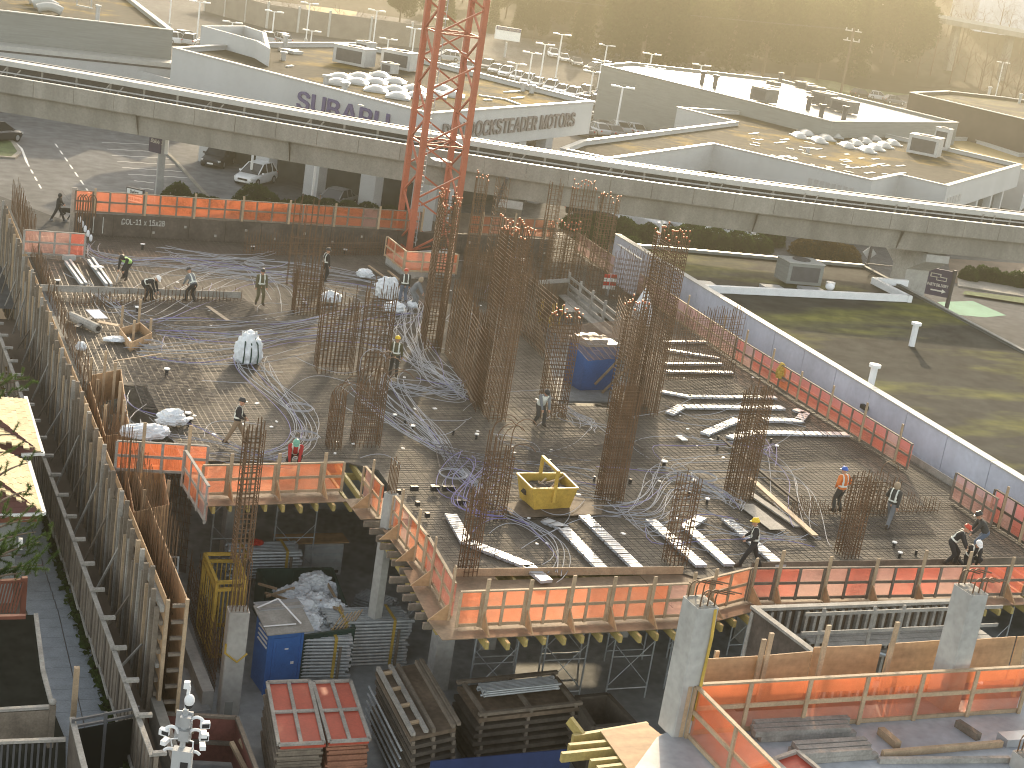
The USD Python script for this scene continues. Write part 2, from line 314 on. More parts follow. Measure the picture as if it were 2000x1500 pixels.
gwt.p('power_rail', sweep(B(), [(3.12, 5.0), (3.2, 5.0), (3.2, 5.08), (3.12, 5.08)]), 'metal')
for i in range(40):
    s = SS[0] + (SS[-1] - SS[0]) * (i + 0.5) / 40
    gwt.p('walkway_post', B().bar(gw(s, 3.55, 4.42), gw(s, 3.55, wz(s) - 0.34), 0.12), 'concrete_old')
    if i % 3 == 1: gwt.p('brace', B().bar(gw(s - 0.5, 2.9, 4.45), gw(s, 3.4, 5.3), 0.07).bar(gw(s + 0.4, 2.9, 4.45), gw(s + .9, 3.4, 5.3), 0.07), 'concrete_old')
def pier(px, mat='concrete', wide=3.0):
    b = G(*px, 3.0); s = SS[np.argmin([np.hypot(*(gw(q)[:2] - b[:2])) for q in SS])]; c = gw(s, 3.8); t = gw(s + 1, 3.8) - gw(s, 3.8); rz = math.atan2(t[1], t[0])
    o = gwt
    o.p('pier_column', B().box([c[0], c[1], (STREET + 1.2) / 2], [1.7, 1.9, 1.2 - STREET], rz), 'concrete')
    hw = B(); p = A([[-0.85, -0.95, 1.2], [0.85, -0.95, 1.2], [0.85, 0.95, 1.2], [-0.85, 0.95, 1.2], [-0.85, -3.0, 2.2], [0.85, -3.0, 2.2], [0.85, 3.0, 2.2], [-0.85, 3.0, 2.2]])
    hw.hexa(p @ RZ(rz).T + [c[0], c[1], 0]); hw.box([c[0], c[1], 2.45], [1.7, 6.0, 0.5], rz); o.p('pier_head', hw, 'concrete')
    for q in (-2.2, 2.2): o.p('bearing_block', B().box(c + RZ(rz) @ A([0, q, 2.85]), [1.1, 0.7, 0.3], rz), 'concrete')
pier((1000, 388)); pier((1850, 492))
dr = G(985, 372, 4.0); gwt.p('drain_pipe', B().tube([gw(sgw[6] - 0.6, -0.05, 4.2), gw(sgw[6] - 0.9, 0.7, 3.0), gw(sgw[6] - 1.0, 0.9, 2.2)], 0.12, 8), 'metal_dark')

# ---------------------------------------------------------------- buildings beyond the guideway
def building(name, label, px, zt, zb=STREET, roof='roof_moss', wall='wall_white', par=0.35, fascia=None, inset=2.5, cols=True):
    P = Polygon([G(*p, zt)[:2] for p in px]).buffer(0)
    c = P.centroid; t = T(name, label, 'building', (c.x, c.y, zb))
    w = 0.35; inner = P.buffer(-w, join_style=2)
    if fascia is None:
        t.p('wall', B().prism(P.difference(inner), zb, zt), wall)
    else:
        t.p('fascia', B().prism(P.difference(inner), fascia, zt), wall)
        rec = P.buffer(-inset, join_style=2); t.p('storefront', B().prism(rec.difference(rec.buffer(-0.2, join_style=2)), zb, fascia - 0.25), 'window')
        t.p('soffit', B().prism(inner, fascia + 0.02, fascia + 0.2), 'wall_grey')
    t.p('roof', B().prism(inner.buffer(0.02), zt - par - 0.2, zt - par), roof)
    cp = P.buffer(0.08, join_style=2).difference(P.buffer(-0.42, join_style=2))
    t.p('coping', B().prism(cp, zt + 0.003, zt + 0.09), 'coping')
    t.P = P
    return t
def letters(t, text, p, q, h, off, mat, bold=True, label=None, z=None, depth=0.12):
    """lettering along the wall line p -> q (3d), each letter a part, standing off the wall"""
    p, q = A(p, float), A(q, float); d = q - p; L = np.linalg.norm(d); d /= L; nrm = np.cross(d, [0, 0, 1.0]); nrm /= np.linalg.norm(nrm)
    ms = []; x = 0
    for ch in text:
        if ch == ' ': x += 0.45 * h; continue
        m = meshkit.text_mesh(ch, h, depth, bold); w = m.bounds[1][0] - m.bounds[0][0]; m.apply_translation([x - m.bounds[0][0], 0, 0]); ms.append(m); x += w + 0.12 * h
    k = L / x
    for m in ms:
        v = m.vertices; P = p + np.outer(v[:, 0] * k, d) + np.outer(v[:, 1], np.cross(nrm, d)) + np.outer(v[:, 2] + off, nrm)
        t.p('letter', B().add(P, m.faces), mat)
show = building('car_showroom', 'white flat roofed car showroom with mossy roof and tall blue lettering', ((337, 94), (839, 223), (1160, 199), (697, 84), (500, 84)), 5.4, fascia=2.6, roof='roof_gold', inset=3.0)
a, b = G(337, 94, 5.4), G(839, 223, 5.4); c = G(1160, 199, 5.4)
def onwall(a, b, u, z): p = a + (b - a) * u; return A([p[0], p[1], z])
def wfrac(a, b, x):   # parameter along a wall's top edge seen at pixel column x
    us = np.linspace(0, 1, 400); pp = A([a + (b - a) * u for u in us]); v = pp - [0, 0, HC]; X = 1000 + FPX * (v @ RT) / (v @ FW); return us[np.argmin(abs(X - x))]
letters(show, 'SUBARU', onwall(a, b, wfrac(a, b, 586), 3.35), onwall(a, b, wfrac(a, b, 770), 3.35), 1.3, 0.01, 'letter_blue')
letters(show, 'DON DOCKSTEADER MOTORS', onwall(b, c, wfrac(b, c, 868), 3.5), onwall(b, c, wfrac(b, c, 1128), 3.5), 1.1, 0.01, 'letter_grey')
for px in ((380, 300), (492, 330), (590, 350), (700, 390), (860, 400)):
    u = wfrac(a, b, px[0] + 35); o = onwall(a, b, u, 0); dd = (b - a) / np.linalg.norm(b - a); nn_ = A([dd[1], -dd[0], 0]); o = o - nn_ * 0.6
    show.p('column', B().box([o[0], o[1], (STREET + 2.6) / 2], [1.5, 0.9, 2.6 - STREET], math.atan2(dd[1], dd[0])), 'wall_white')
for x in (905, 1035, 1088):
    u = wfrac(b, c, x); o = onwall(b, c, min(u, 0.97), 0); dd = (c - b) / np.linalg.norm(c - b); nn_ = A([dd[1], -dd[0], 0]); o = o - nn_ * 0.6
    show.p('column', B().box([o[0], o[1], (STREET + 2.6) / 2], [1.3, 0.9, 2.6 - STREET], math.atan2(dd[1], dd[0])), 'wall_white')
# stair or lift housing standing proud on its left rear corner
hs = Polygon([G(*p, 6.4)[:2] for p in ((393, 52), (500, 82), (528, 98), (520, 66), (478, 52))])
show.p('roof_upstand', B().prism(hs.difference(hs.buffer(-0.35, join_style=2)), 4.8, 6.5), 'wall_white')
def dome_sky(t, px, z, sx, sy, rz, name='skylight', hump=.4):
    c = G(*px, z); n = 7; b = B(); v = []
    for i in range(n):
        for j in range(n):
            u, w = i / (n - 1) * 2 - 1, j / (n - 1) * 2 - 1; v.append(RZ(rz) @ A([u * sx / 2, w * sy / 2, 0.15 + hump * max(1 - u * u, 0) ** 0.8 * max(1 - w * w, 0) ** 0.35]) + c)
    b.add(v, [[i * n + j, (i + 1) * n + j, (i + 1) * n + j + 1, i * n + j + 1] for i in range(n - 1) for j in range(n - 1)])
    b2 = B().box(c + [0, 0, 0.06], [sx + 0.15, sy + 0.15, 0.2], rz)
    k = t.p(name + '_kerb', b2, 'metal'); t.p(name, b, 'skylight', smooth=True)
rz1 = math.atan2(*(b - a)[[1, 0]])
for r_, (p, q, n) in enumerate((((655, 150), (760, 205), 0), )): pass
for p in ((665, 153), (703, 152), (742, 150), (660, 164), (698, 163), (735, 163), (772, 162), (735, 178), (772, 178), (810, 176), (778, 191), (815, 190), (850, 188), (862, 176), (885, 188)):
    dome_sky(show, p, 5.05, 1.75, 2.2, -0.36, hump=.34)
def hvac(t, px, z, d, rz, name='rooftop_unit', mat='metal'):
    c = G(*px, z); b = B().box(c + [0, 0, d[2] / 2 + 0.12], d, rz)
    k = t.p(name, b, mat); 
    k.p('grille', B().box(c + RZ(rz) @ A([0, -d[1] / 2 - 0.004, 0]) + [0, 0, d[2] * 0.5 + 0.12], [d[0] * 0.8, 0.03, d[2] * 0.7], rz), 'metal_dark')
    k.p('lid', B().box(c + [0, 0, d[2] + 0.155], [d[0] + 0.1, d[1] + 0.1, 0.06], rz), 'coping')
    k.p('fan', B().cyl(c + [0, 0, d[2] + 0.186], min(d[:2]) * 0.33, 0.08, 12), 'metal_dark')
hvac(show, (690, 128), 5.05, (3.2, 2.0, 1.5), rz1 + 0.25); hvac(show, (780, 136), 5.05, (3.0, 2.0, 1.5), rz1 + 0.25); hvac(show, (712, 112), 5.05, (1.6, 1.2, 1.3), rz1)
hvac(show, (760, 145), 5.05, (1.2, 1.0, 0.8), rz1)
for i, px in enumerate(((556, 95), (553, 118), (636, 165), (672, 180), (1021, 178), (1038, 182))):
    show.p('roof_vent', B().cyl(G(*px, 5.05), 0.22, 1.1 if i == 0 else 0.6, 10).cyl(G(*px, 5.05) + [0, 0, 1.1 if i == 0 else .6], 0.35, 0.15, 10), 'metal')
for p, q in (((935, 186), (982, 193)), ((985, 193), (1015, 204)), ((945, 195), (960, 195)), ((1000, 192), (1022, 190)), ((570, 98), (582, 97)), ((985, 180), (1015, 178)), ((700, 205), (710, 207)), ((560, 130), (572, 128))):
    show.p('roof_plank', B().bar(G(*p, 5.12), G(*q, 5.12), 0.25, 0.1), 'coping')
show.p('roof_hatch', B().box(G(568, 100, 5.2), [2.0, 1.2, 0.25], rz1), 'coping')

lb = building('grey_hall', 'grey sided hall with a white band and mossy roof at upper left', ((-260, -8), (338, 60), (252, -6), (100, -40), (-260, -40)), 5.2, wall='wall_grey', roof='roof_gold')
la, lc = G(-260, -8, 5.2), G(338, 60, 5.2); ld = (lc - la) / np.linalg.norm(lc - la); ln = A([ld[1], -ld[0], 0]); Ll = np.linalg.norm(lc - la); lrz = math.atan2(ld[1], ld[0])
mid = (la + lc) / 2 + ln * 1.2
lb.p('canopy_band', B().box([mid[0], mid[1], 1.15], [Ll + 1, 2.4, 1.9], lrz), 'wall_white'); lb.p('canopy_cap', B().box([mid[0] + ln[0] * .05, mid[1] + ln[1] * .05, 2.35], [Ll + 1.2, 2.5, 0.4], lrz), 'coping')
lb.p('gutter_shadow', B().box([mid[0] + ln[0] * 1.21, mid[1] + ln[1] * 1.21, 2.05], [Ll + 1, 0.05, 0.16], lrz), 'metal_dark')
for k_ in range(3):
    p0 = G(55 + 9 * k_, 4 + 8.5 * k_, 5.0); p1 = G(103 + 9 * k_, 10 + 8.5 * k_, 5.0)
    lb.p('skylight', B().tube([p0 + (p1 - p0) * u + A([0, 0, 0.3 * math.sin(math.pi * u) + .2]) for u in np.linspace(0, 1, 8)], 0.42, 8), 'skylight', smooth=True)
lb.p('vent_pipe', B().cyl(G(190, 41, 4.9), 0.2, 1.3, 8).cyl(G(190, 41, 4.9) + [0, 0, 1.3], 0.3, 0.15, 8), 'metal')
lb.p('antenna_frame', B().bar(G(178, 16, 4.9), G(178, 16, 4.9) + [0, 0, 1.2], 0.12).bar(G(150, 10, 4.9), G(150, 10, 4.9) + [0, 0, 1.0], 0.12).bar(G(150, 10, 5.9), G(180, 16, 5.9), 0.3, 0.1), 'coping')
sw = T('sloped_annex', 'white parapet annex between the grey hall and the lettered showroom', 'building', G(280, 170, STREET))
sa, sb_, sc_ = G(207, 121, 1.6), G(380, 167, 1.6), G(331, 131, 1.6)
PA = Polygon([p[:2] for p in (sa, sb_, sc_)]); sw.p('wall', B().prism(PA.difference(PA.buffer(-0.3, join_style=2)), STREET, 1.6), 'wall_white'); sw.p('roof', B().prism(PA.buffer(-0.28, join_style=2), 0.8, 1.0), 'roof_moss')

rb = building('mossy_roof_dealership', 'low white dealership with mossy roof and rows of dome skylights', ((1095, 291), (1192, 311), (1395, 282), (1704, 353), (1757, 342), (1851, 364), (1996, 322), (1790, 275), (1550, 224), (1323, 210), (1435, 238), (1136, 275)), 2.6, fascia=0.2, roof='roof_gold', inset=1.6)
q1, q2 = G(1395, 282, 2.6), G(1704, 353, 2.6); rz2 = math.atan2(*(q2 - q1)[[1, 0]])
def ghost(t, a, b, x0, x1, n, z, h):
    u0, u1 = wfrac(a, b, x0), wfrac(a, b, x1); d = (b - a) / np.linalg.norm(b - a); nr = A([d[1], -d[0], 0])
    for i in range(n): o = onwall(a, b, u0 + (u1 - u0) * (i + .5) / n, z) + nr * .012; t.p('faded_letter', B().box(o, [np.linalg.norm(b - a) * (u1 - u0) / n * .72, .03, h], math.atan2(d[1], d[0])), 'letter_pale')
ghost(rb, q1, q2, 1583, 1675, 8, 1.2, .8)
q3, q4 = G(1851, 364, 2.6), G(1996, 322, 2.6)
ghost(rb, q3, q4, 1856, 1884, 5, 1.1, .75)
for x in (1893, 1922, 1950, 1972):
    o = onwall(q3, q4, wfrac(q3, q4, x), 0); dd = (q4 - q3) / np.linalg.norm(q4 - q3); o = o - A([dd[1], -dd[0], 0]) * 0.4
    rb.p('column', B().box([o[0], o[1], -1.4], [0.7, 0.7, 3.2], math.atan2(dd[1], dd[0])), 'wall_white')
for x in (1415, 1452, 1490, 1560, 1640):
    o = onwall(q1, q2, wfrac(q1, q2, x), 0); dd = (q2 - q1) / np.linalg.norm(q2 - q1); o = o - A([dd[1], -dd[0], 0]) * 0.5
    rb.p('column', B().box([o[0], o[1], -1.4], [0.6, 0.6, 3.2], math.atan2(dd[1], dd[0])), 'wall_white')
for k_ in range(4):
    for r0 in ((1560, 268, 15, -5.2), (1598, 277, 15, -5), (1653, 287, 18, -4.5), (1692, 296, 17, -4.6)):
        dome_sky(rb, (r0[0] + r0[2] * k_, r0[1] + r0[3] * k_), 2.25, 1.3, 2.5, -0.25, hump=.42)
hvac(rb, (1803, 303), 2.25, (3.2, 2.6, 1.9), rz2 + 0.15); hvac(rb, (1836, 293), 2.25, (1.6, 1.3, 2.3), rz2)
rb.p('roof_vent', B().cyl(G(1577, 298, 2.25), 0.2, 0.5, 8), 'metal'); rb.p('roof_vent', B().cyl(G(1647, 252, 2.25), 0.2, 0.4, 8), 'metal')
for k_ in range(46):
    u, w = rng.random(2); p = A([1460 + 300 * u, 275 + 65 * u + (w - 0.5) * 45]); L = 6 + 16 * rng.random(); s_ = -0.12 + 0.1 * rng.random()
    a_, b_ = G(p[0], p[1], 2.27), G(p[0] + L, p[1] + (-0.12 if k_ % 3 else 0.22) * L, 2.27)
    if rb.P.buffer(-1).contains(Point(a_[:2])) and rb.P.buffer(-1).contains(Point(b_[:2])): rb.p('roof_plank', B().bar(a_, b_, 0.3, 0.08), 'coping')
wb = building('white_roofed_workshop', 'grey walled workshop under a wide shiny white flat roof', ((1175, 127), (1400, 182), (1625, 238), (1872, 240), (1700, 198), (1527, 156), (1230, 122)), 4.0, roof='roof_white', wall='wall_grey', par=0.3)
rz3 = math.atan2(*(G(1872, 240, 4) - G(1527, 156, 4))[[1, 0]])
for px, d in (((1490, 200), (2.6, 2.0, 1.5)), ((1606, 208), (2.4, 2.0, 1.5)), ((1647, 220), (2.8, 2.0, 1.3)), ((1570, 172), (2.4, 1.4, 0.6)), ((1592, 182), (2.2, 1.6, 0.7)), ((1510, 168), (1.6, 1.2, 0.4))): hvac(wb, px, 3.7, d, rz3 + 0.1, mat='unit_grey')
for px in ((1577, 215), (1602, 232), (1647, 235), (1522, 165), (1370, 165), (1395, 172)): wb.p('vent_stack', B().cyl(G(*px, 3.7), 0.28, 1.3, 8).cyl(G(*px, 3.7) + [0, 0, 1.3], 0.45, 0.3, 8), 'metal_dark')
bb_ = building('brown_warehouse', 'dark brown warehouse with a plain flat roof at upper right', ((1777, 181), (2130, 264), (2130, 215), (1960, 190), (1850, 178)), 5.5, roof='roof_moss', wall='wall_brown')
for px in ((1930, 189), (1990, 203)): bb_.p('vent_stack', B().cyl(G(*px, 5.1), 0.2, 1.3, 8).cyl(G(*px, 5.1) + [0, 0, 1.3], 0.32, 0.2, 8), 'coping')
bb_.p('door', B().box(G(1932, 283, STREET) + [0, -0.2, 1.2], [2.2, 0.12, 2.4], rz3), 'metal')
sbn = building('low_beige_shed', 'low beige roofed shed between the mossy dealership and brown warehouse', ((1776, 268), (1830, 290), (2010, 335), (2060, 300), (1990, 300), (1893, 269)), 1.6, roof='sand', wall='wall_white')
# far roofs and yard at the very top
sign = T('roadside_sign', 'white and violet dealer signboard on a post behind the lot', 'sign', G(985, 112, STREET))
sp = G(985, 112, STREET); sdir = RT.copy(); sdir[2] = 0; sdir /= np.linalg.norm(sdir)
def board(t, c, w, h, th, mat, name='panel'): return t.p(name, B().box(c, [w, th, h], math.atan2(sdir[1], sdir[0])), mat)
sign.p('post', B().bar(sp, sp + [0, 0, 2.6], 0.3), 'metal'); z0 = sp + A([0, 0, 4.0]); board(sign, z0, 4.4, 2.2, 0.3, 'paint_white'); board(sign, z0 + [0, -0.17, 0.75] , 4.2, 0.55, 0.1, 'letter_blue', 'stripe')
letters(sign, 'DON DOCKSTEADER', z0 - sdir * 1.9 + [0, -.24, 0.6], z0 + sdir * 1.9 + [0, -.24, 0.6], 0.3, 0.02, 'letter_pale')
nw = T('noise_wall', 'long grey noise barrier wall with posts at upper left', 'wall', G(640, 70, STREET))
wp = [G(400, 22, STREET), G(520, 55, STREET), G(640, 72, STREET), G(800, 92, STREET), G(900, 100, STREET)]
k = 0
for p, q in zip(wp[:-1], wp[1:]):
    n = max(2, int(np.linalg.norm(q - p) / 6))
    for i in range(n):
        e, g_ = p + (q - p) * i / n, p + (q - p) * (i + 1) / n
        nw.p('panel', B().bar(e + [0, 0, 1.9], g_ + [0, 0, 1.9], 0.2, 3.8), 'brick_wall'); nw.p('post', B().bar(e, e + [0, 0, 4.2], 0.35), 'coping')
setting('sand_patch', B().sheet(Polygon([G(*p, STREET + 0.02)[:2] for p in ((585, -30), (720, -30), (695, 30), (640, 36), (600, 18))]), STREET + 0.02), 'sand')
hw_ = T('elevated_road', 'pale concrete road deck on piers crossing the far upper right', 'bridge', (330, 330, STREET))
rp = [AT(1560, -12, 345), AT(1700, 12, 335), AT(1850, 42, 322), AT(2060, 80, 305)]
for p, q in zip(rp[:-1], rp[1:]):
    hw_.p('deck', B().bar(p, q, 9.0, 1.2), 'concrete_old'); d_ = (q - p) / np.linalg.norm(q - p); n_ = A([d_[1], -d_[0], 0])
    hw_.p('barrier', B().bar(p + n_ * 4.3 + [0, 0, 1.0], q + n_ * 4.3 + [0, 0, 1.0], 0.3, 0.8), 'coping')
    for u in (0.1, 0.6): o = p + (q - p) * u; hw_.p('pier', B().bar(A([o[0], o[1], STREET]), o - [0, 0, 0.5], 1.6), 'concrete_old')
fb = T('blue_grey_warehouse', 'pale blue grey warehouse standing beyond the road at top right corner', 'building', (430, 380, hill_z(430, 380)))
o = AT(2010, 22, 385); fb.p('wall', B().box(o + [0, 0, -4], [40, 22, 16], -0.3), 'wall_blue'); fb.p('roof', B().box(o + [0, 0, 4.2], [40.6, 22.6, 0.4], -0.3), 'coping')
# ================================================================ the building site
M('plywood_walk', (0.24, 0.17, 0.11), 0.75, 0.25, 0.9, fine=0.12)
M('plywood', (0.40, 0.255, 0.14), 0.75, 0.22, 0.8, stretch=(0.5, 4, 4), fine=0.12)
M('plywood_dark', (0.115, 0.085, 0.06), 0.8, 0.35, 0.7, fine=0.2)
M('deck_ply', (0.118, 0.102, 0.082), 0.8, 0.32, 0.5, fine=0.2)
M('form_dark', (0.075, 0.06, 0.05), 0.7, 0.45, 0.8, fine=0.2)
M('lumber', (0.37, 0.275, 0.18), 0.75, 0.2, 2.5, rnd=0.12, fine=0.12)
M('lumber_old', (0.165, 0.137, 0.108), 0.85, 0.28, 2.0, fine=0.15)
M('lumber_grey', (0.28, 0.265, 0.24), 0.85, 0.25, 2.0, fine=0.15)
M('lumber_dark', (0.075, 0.062, 0.05), 0.9, 0.3, 1.5, fine=0.15)
M('beam_yellow', (0.36, 0.28, 0.10), 0.6, 0.18, 2.0, fine=0.12)
M('rebar', (0.128, 0.075, 0.042), 0.6, 0.35, 2.0, metal=0.2)
M('rebar_mat', (0.085, 0.07, 0.06), 0.5, 0.3, 1.0, metal=0.35)
M('cap_orange', (0.42, 0.11, 0.045), 0.5, 0.1)
M('crane_red', (0.34, 0.092, 0.05), 0.45, 0.14, 1.0, fine=0.06)
M('conduit', (0.35, 0.36, 0.39), 0.4, 0.12, 0.8)
M('conduit_violet', (0.22, 0.20, 0.42), 0.45, 0.12, 0.8)
M('foil', (0.55, 0.57, 0.60), 0.45, 0.12, 3.0, metal=0.35)
M('plastic_black', (0.02, 0.02, 0.022), 0.5, 0.2)
M('plastic_white', (0.72, 0.73, 0.74), 0.5, 0.07)
M('bag', (0.66, 0.69, 0.72), 0.22, 0.14, 3.5, bump=0.6, spec=0.6)
M('yellow', (0.46, 0.31, 0.06), 0.5, 0.25, 1.2, fine=0.1)
M('lumber_red', (0.26, 0.12, 0.075), 0.8, 0.25, 2.0, fine=0.15)
M('red_ply', (0.38, 0.062, 0.035), 0.6, 0.14, 1.2, fine=0.1)
M('blue', (0.035, 0.13, 0.38), 0.45, 0.12, 1.0)
M('blue_tarp', (0.015, 0.03, 0.09), 0.4, 0.15, 1.0)
M('green_dark', (0.02, 0.05, 0.042), 0.5, 0.25, 1.0)
M('red', (0.5, 0.03, 0.02), 0.5, 0.1)
NET('net_orange', (0.62, 0.17, 0.075), 0.42); NET('net_red', (0.50, 0.125, 0.09), 0.44); NET('net_pink', (0.46, 0.25, 0.215), 0.40)

fl = B().sheet(Polygon([(7.95, 8), (49, 8), (49, 97), (7.95, 90)]), FLOOR); setting('pit_floor', fl, 'concrete_floor')
rw = B()
for p, q in (((8.0, 89), (48, 97)), ((48, 97), (48, 86.5)), ((8.1, 12), (8.1, 39)), ((8.1, 72), (8.1, 90))):
    rw.bar(A([*p, (FLOOR + STREET) / 2]), A([*q, (FLOOR + STREET) / 2]), 0.3, STREET - FLOOR - 0.02)
setting('retaining_wall', rw, 'concrete_old')
# the suspended deck: plywood on joists
backL, backR = G(150, 470, 0)[:2], G(1090, 500, 0)[:2]
deckP = Polygon([(8.25, 57.4), (10.5, 57.4), (10.5, 49.4), (16.4, 49.3), (17.3, 48.6), (17.0, 39.9), (24.9, 39.6), (25.6, 38.9), (27.6, 39.9), (41.3, 39.7), (41.6, 64), (42.6, 80), (43.5, 92), (8.25, 81.5)])
hole1 = Polygon([G(*p, 0)[:2] for p in ((172, 735), (236, 722), (252, 845), (205, 850))])
core = Polygon([G(*p, 0)[:2] for p in ((1045, 590), (1120, 556), (1268, 690), (1215, 798), (1092, 790))])
deckP = deckP.difference(hole1).difference(core)
dk = setting('deck', B().prism(deckP, -0.05, 0.0), 'deck_ply')
# sheet joints: plywood panels of slightly different tone lie on the deck where it shows
M('ply_b', (0.14, 0.12, 0.095), 0.8, 0.3, 0.6, fine=0.2); M('ply_c', (0.10, 0.088, 0.072), 0.8, 0.3, 0.6, fine=0.2)
ni = 0
for ix in range(14):
    for iy in range(36):
        x0, y0 = 8.4 + 2.44 * ix + (0.6 if iy % 2 else 0), 39.9 + 1.22 * iy; bx = Polygon([(x0 + .01, y0 + .01), (x0 + 2.43, y0 + .01), (x0 + 2.43, y0 + 1.21), (x0 + .01, y0 + 1.21)])
        h = rng.random()
        if y0 < 64 and deckP.contains(bx) and h < 0.75 and ni < 290:
            ni += 1; dk.p('plywood_panel', B().box([x0 + 1.22, y0 + 0.61, 0.006], [2.42, 1.2, 0.008]), ('ply_b', 'ply_c', 'deck_ply')[int(h * 4) % 3])
# joists and bearers under the front edges
fw = T('deck_formwork', 'rows of yellow timber joists and bearers carrying the front deck edge', 'formwork', (29, 40, FLOOR))
_c = G(720, 1290, FLOOR); CMX, CMY = _c[0], _c[1]
FB = lambda a, b: (G(*a, 1.1)[:2], G(*b, 1.1)[:2])           # foot of a guard fence from where its top rail shows
FL = [FB((397, 909), (672, 903)), FB((714, 911), (748, 949)), FB((772, 969), (838, 1050)), FB((836, 1046), (890, 1140)), FB((900, 1156), (1346, 1140)), FB((1348, 1139), (1467, 1110)), FB((1467, 1110), (2010, 1105))]
def fy(x):
    for p, q in FL[4:]:
        if p[0] <= x <= q[0] + .3: return p[1] + (q[1] - p[1]) * (x - p[0]) / (q[0] - p[0])
    return FL[4][0][1] if x < FL[4][0][0] else FL[6][1][1]
for i in range(39):
    x = 16.6 + i * 0.605; e = fy(x) - .75
    fw.p('joist', B().bar([x, e - 0.2 * rng.random(), -0.20], [x, e + 5.2, -0.20], 0.1, 0.22), 'beam_yellow')
for i in range(11):
    x = 10.8 + i * 0.58; e = FL[0][0][1] - .5; fw.p('joist', B().bar([x, e - 0.2 * rng.random(), -0.20], [x, e + 4, -0.20], 0.1, 0.22), 'beam_yellow')
for i in range(16):
    u = i / 15; p = FL[1][0] * (1 - u) + FL[3][1] * u; fw.p('joist', B().bar([p[0] - (.36 if p[1] > 40.4 else .8) - 0.08 * rng.random(), p[1], -0.2], [p[0] + 2.6, p[1], -0.2], 0.1, 0.2), 'lumber_old')
for y in (38.2, 40.5, 43.0): fw.p('bearer', B().bar([16, y, -0.42], [41.4, y, -0.42], 0.16, 0.22), 'beam_yellow')
fw.p('bearer', B().bar([10.6, 49.0, -0.42], [17, 49.0, -0.42], 0.16, 0.22), 'beam_yellow'); pe, qe = FL[2][0], FL[3][1]; fw.p('bearer', B().bar([pe[0] - .22, pe[1], -0.40], [qe[0] - .3, qe[1], -0.40], 0.16, 0.22), 'beam_yellow')
for k_, (p, q) in enumerate(FL):
    back = A([0, 3.0]) if k_ in (0, 4, 5, 6) else A([2.2, 0])
    w = unary_union([LineString([p, q]).buffer(.28 if k_ == 2 else .62, cap_style=2 if k_ != 4 else 3), Polygon([p, q, q + back, p + back]).buffer(.01)]).difference(deckP.buffer(.02))
    w = w.difference(Point(CMX, CMY).buffer(.42))
    fw.p('walk_sheet', B().prism(w, -0.088 + .004 * k_, -0.066 + .004 * k_), 'plywood_walk')
fw.p('edge_board', B().bar([17.0, 39.8, 0.12], [24.9, 39.55, 0.12], 0.04, 0.26), 'lumber'); fw.p('edge_board', B().bar([27.6, 39.75, 0.12], [41.3, 39.6, 0.12], 0.04, 0.26), 'lumber_old'); fw.p('edge_board', B().bar([41.4, 39.7, 0.12], [41.7, 64, 0.12], 0.05, 0.3), 'lumber_grey')
# shoring frames under the deck
def frame(x, y):
    t = T('shoring_frame', 'galvanised scaffold frame with cross braces propping the deck', 'scaffold frame', (x, y, FLOOR), 'shoring frames under the deck front')
    for dx in (0, 1.5): t.p('leg', B().tube([[x + dx, y, FLOOR], [x + dx, y, -0.6]], 0.03, 6), 'galv')
    for z in (-4.6, -3.4, -2.0, -0.9): t.p('ledger', B().tube([[x, y, z], [x + 1.5, y, z]], 0.024, 5), 'galv')
    for z in (-4.5, -2.4): 
        t.p('brace', B().tube([[x, y + .02, z], [x + 1.5, y + .02, z + 1.6]], 0.016, 4), 'galv'); t.p('brace', B().tube([[x + 1.5, y + .04, z], [x, y + .04, z + 1.6]], 0.016, 4), 'galv')
    return t
f0_ = frame(18.4, 40.4)
for x, y in ((20.9, 40.4), (23.4, 40.4), (25.9, 40.9), (28.4, 40.4), (30.9, 40.4), (33.4, 40.4), (35.9, 40.4), (38.4, 40.4), (19.6, 43.0), (22.1, 43.0), (24.6, 43), (27.1, 43.0), (29.6, 43.0), (32.2, 43), (34.8, 43), (12, 50.4), (14.3, 50.4), (18.2, 46)):
    dup(f0_, (x, y, FLOOR))
for i, (x, y, w) in enumerate(((17.9, 41.9, .6), (20.6, 44.5, .6), (31, 44, .7), (13.2, 52.5, .6), (36, 45, .7), (26, 45, .7))):
    one('lower_column', B().box([x, y, (FLOOR - 0.5) / 2], [w, w, -0.5 - FLOOR]), 'concrete', 'square concrete column in the dark under the deck', 'column', 'columns under the deck')
one('core_wall', B().bar([17.5, 57, -2.8], [41, 55, -2.8], 0.3, 4.4), 'concrete_floor', 'long bare concrete wall in the shadow far under the deck', 'wall')

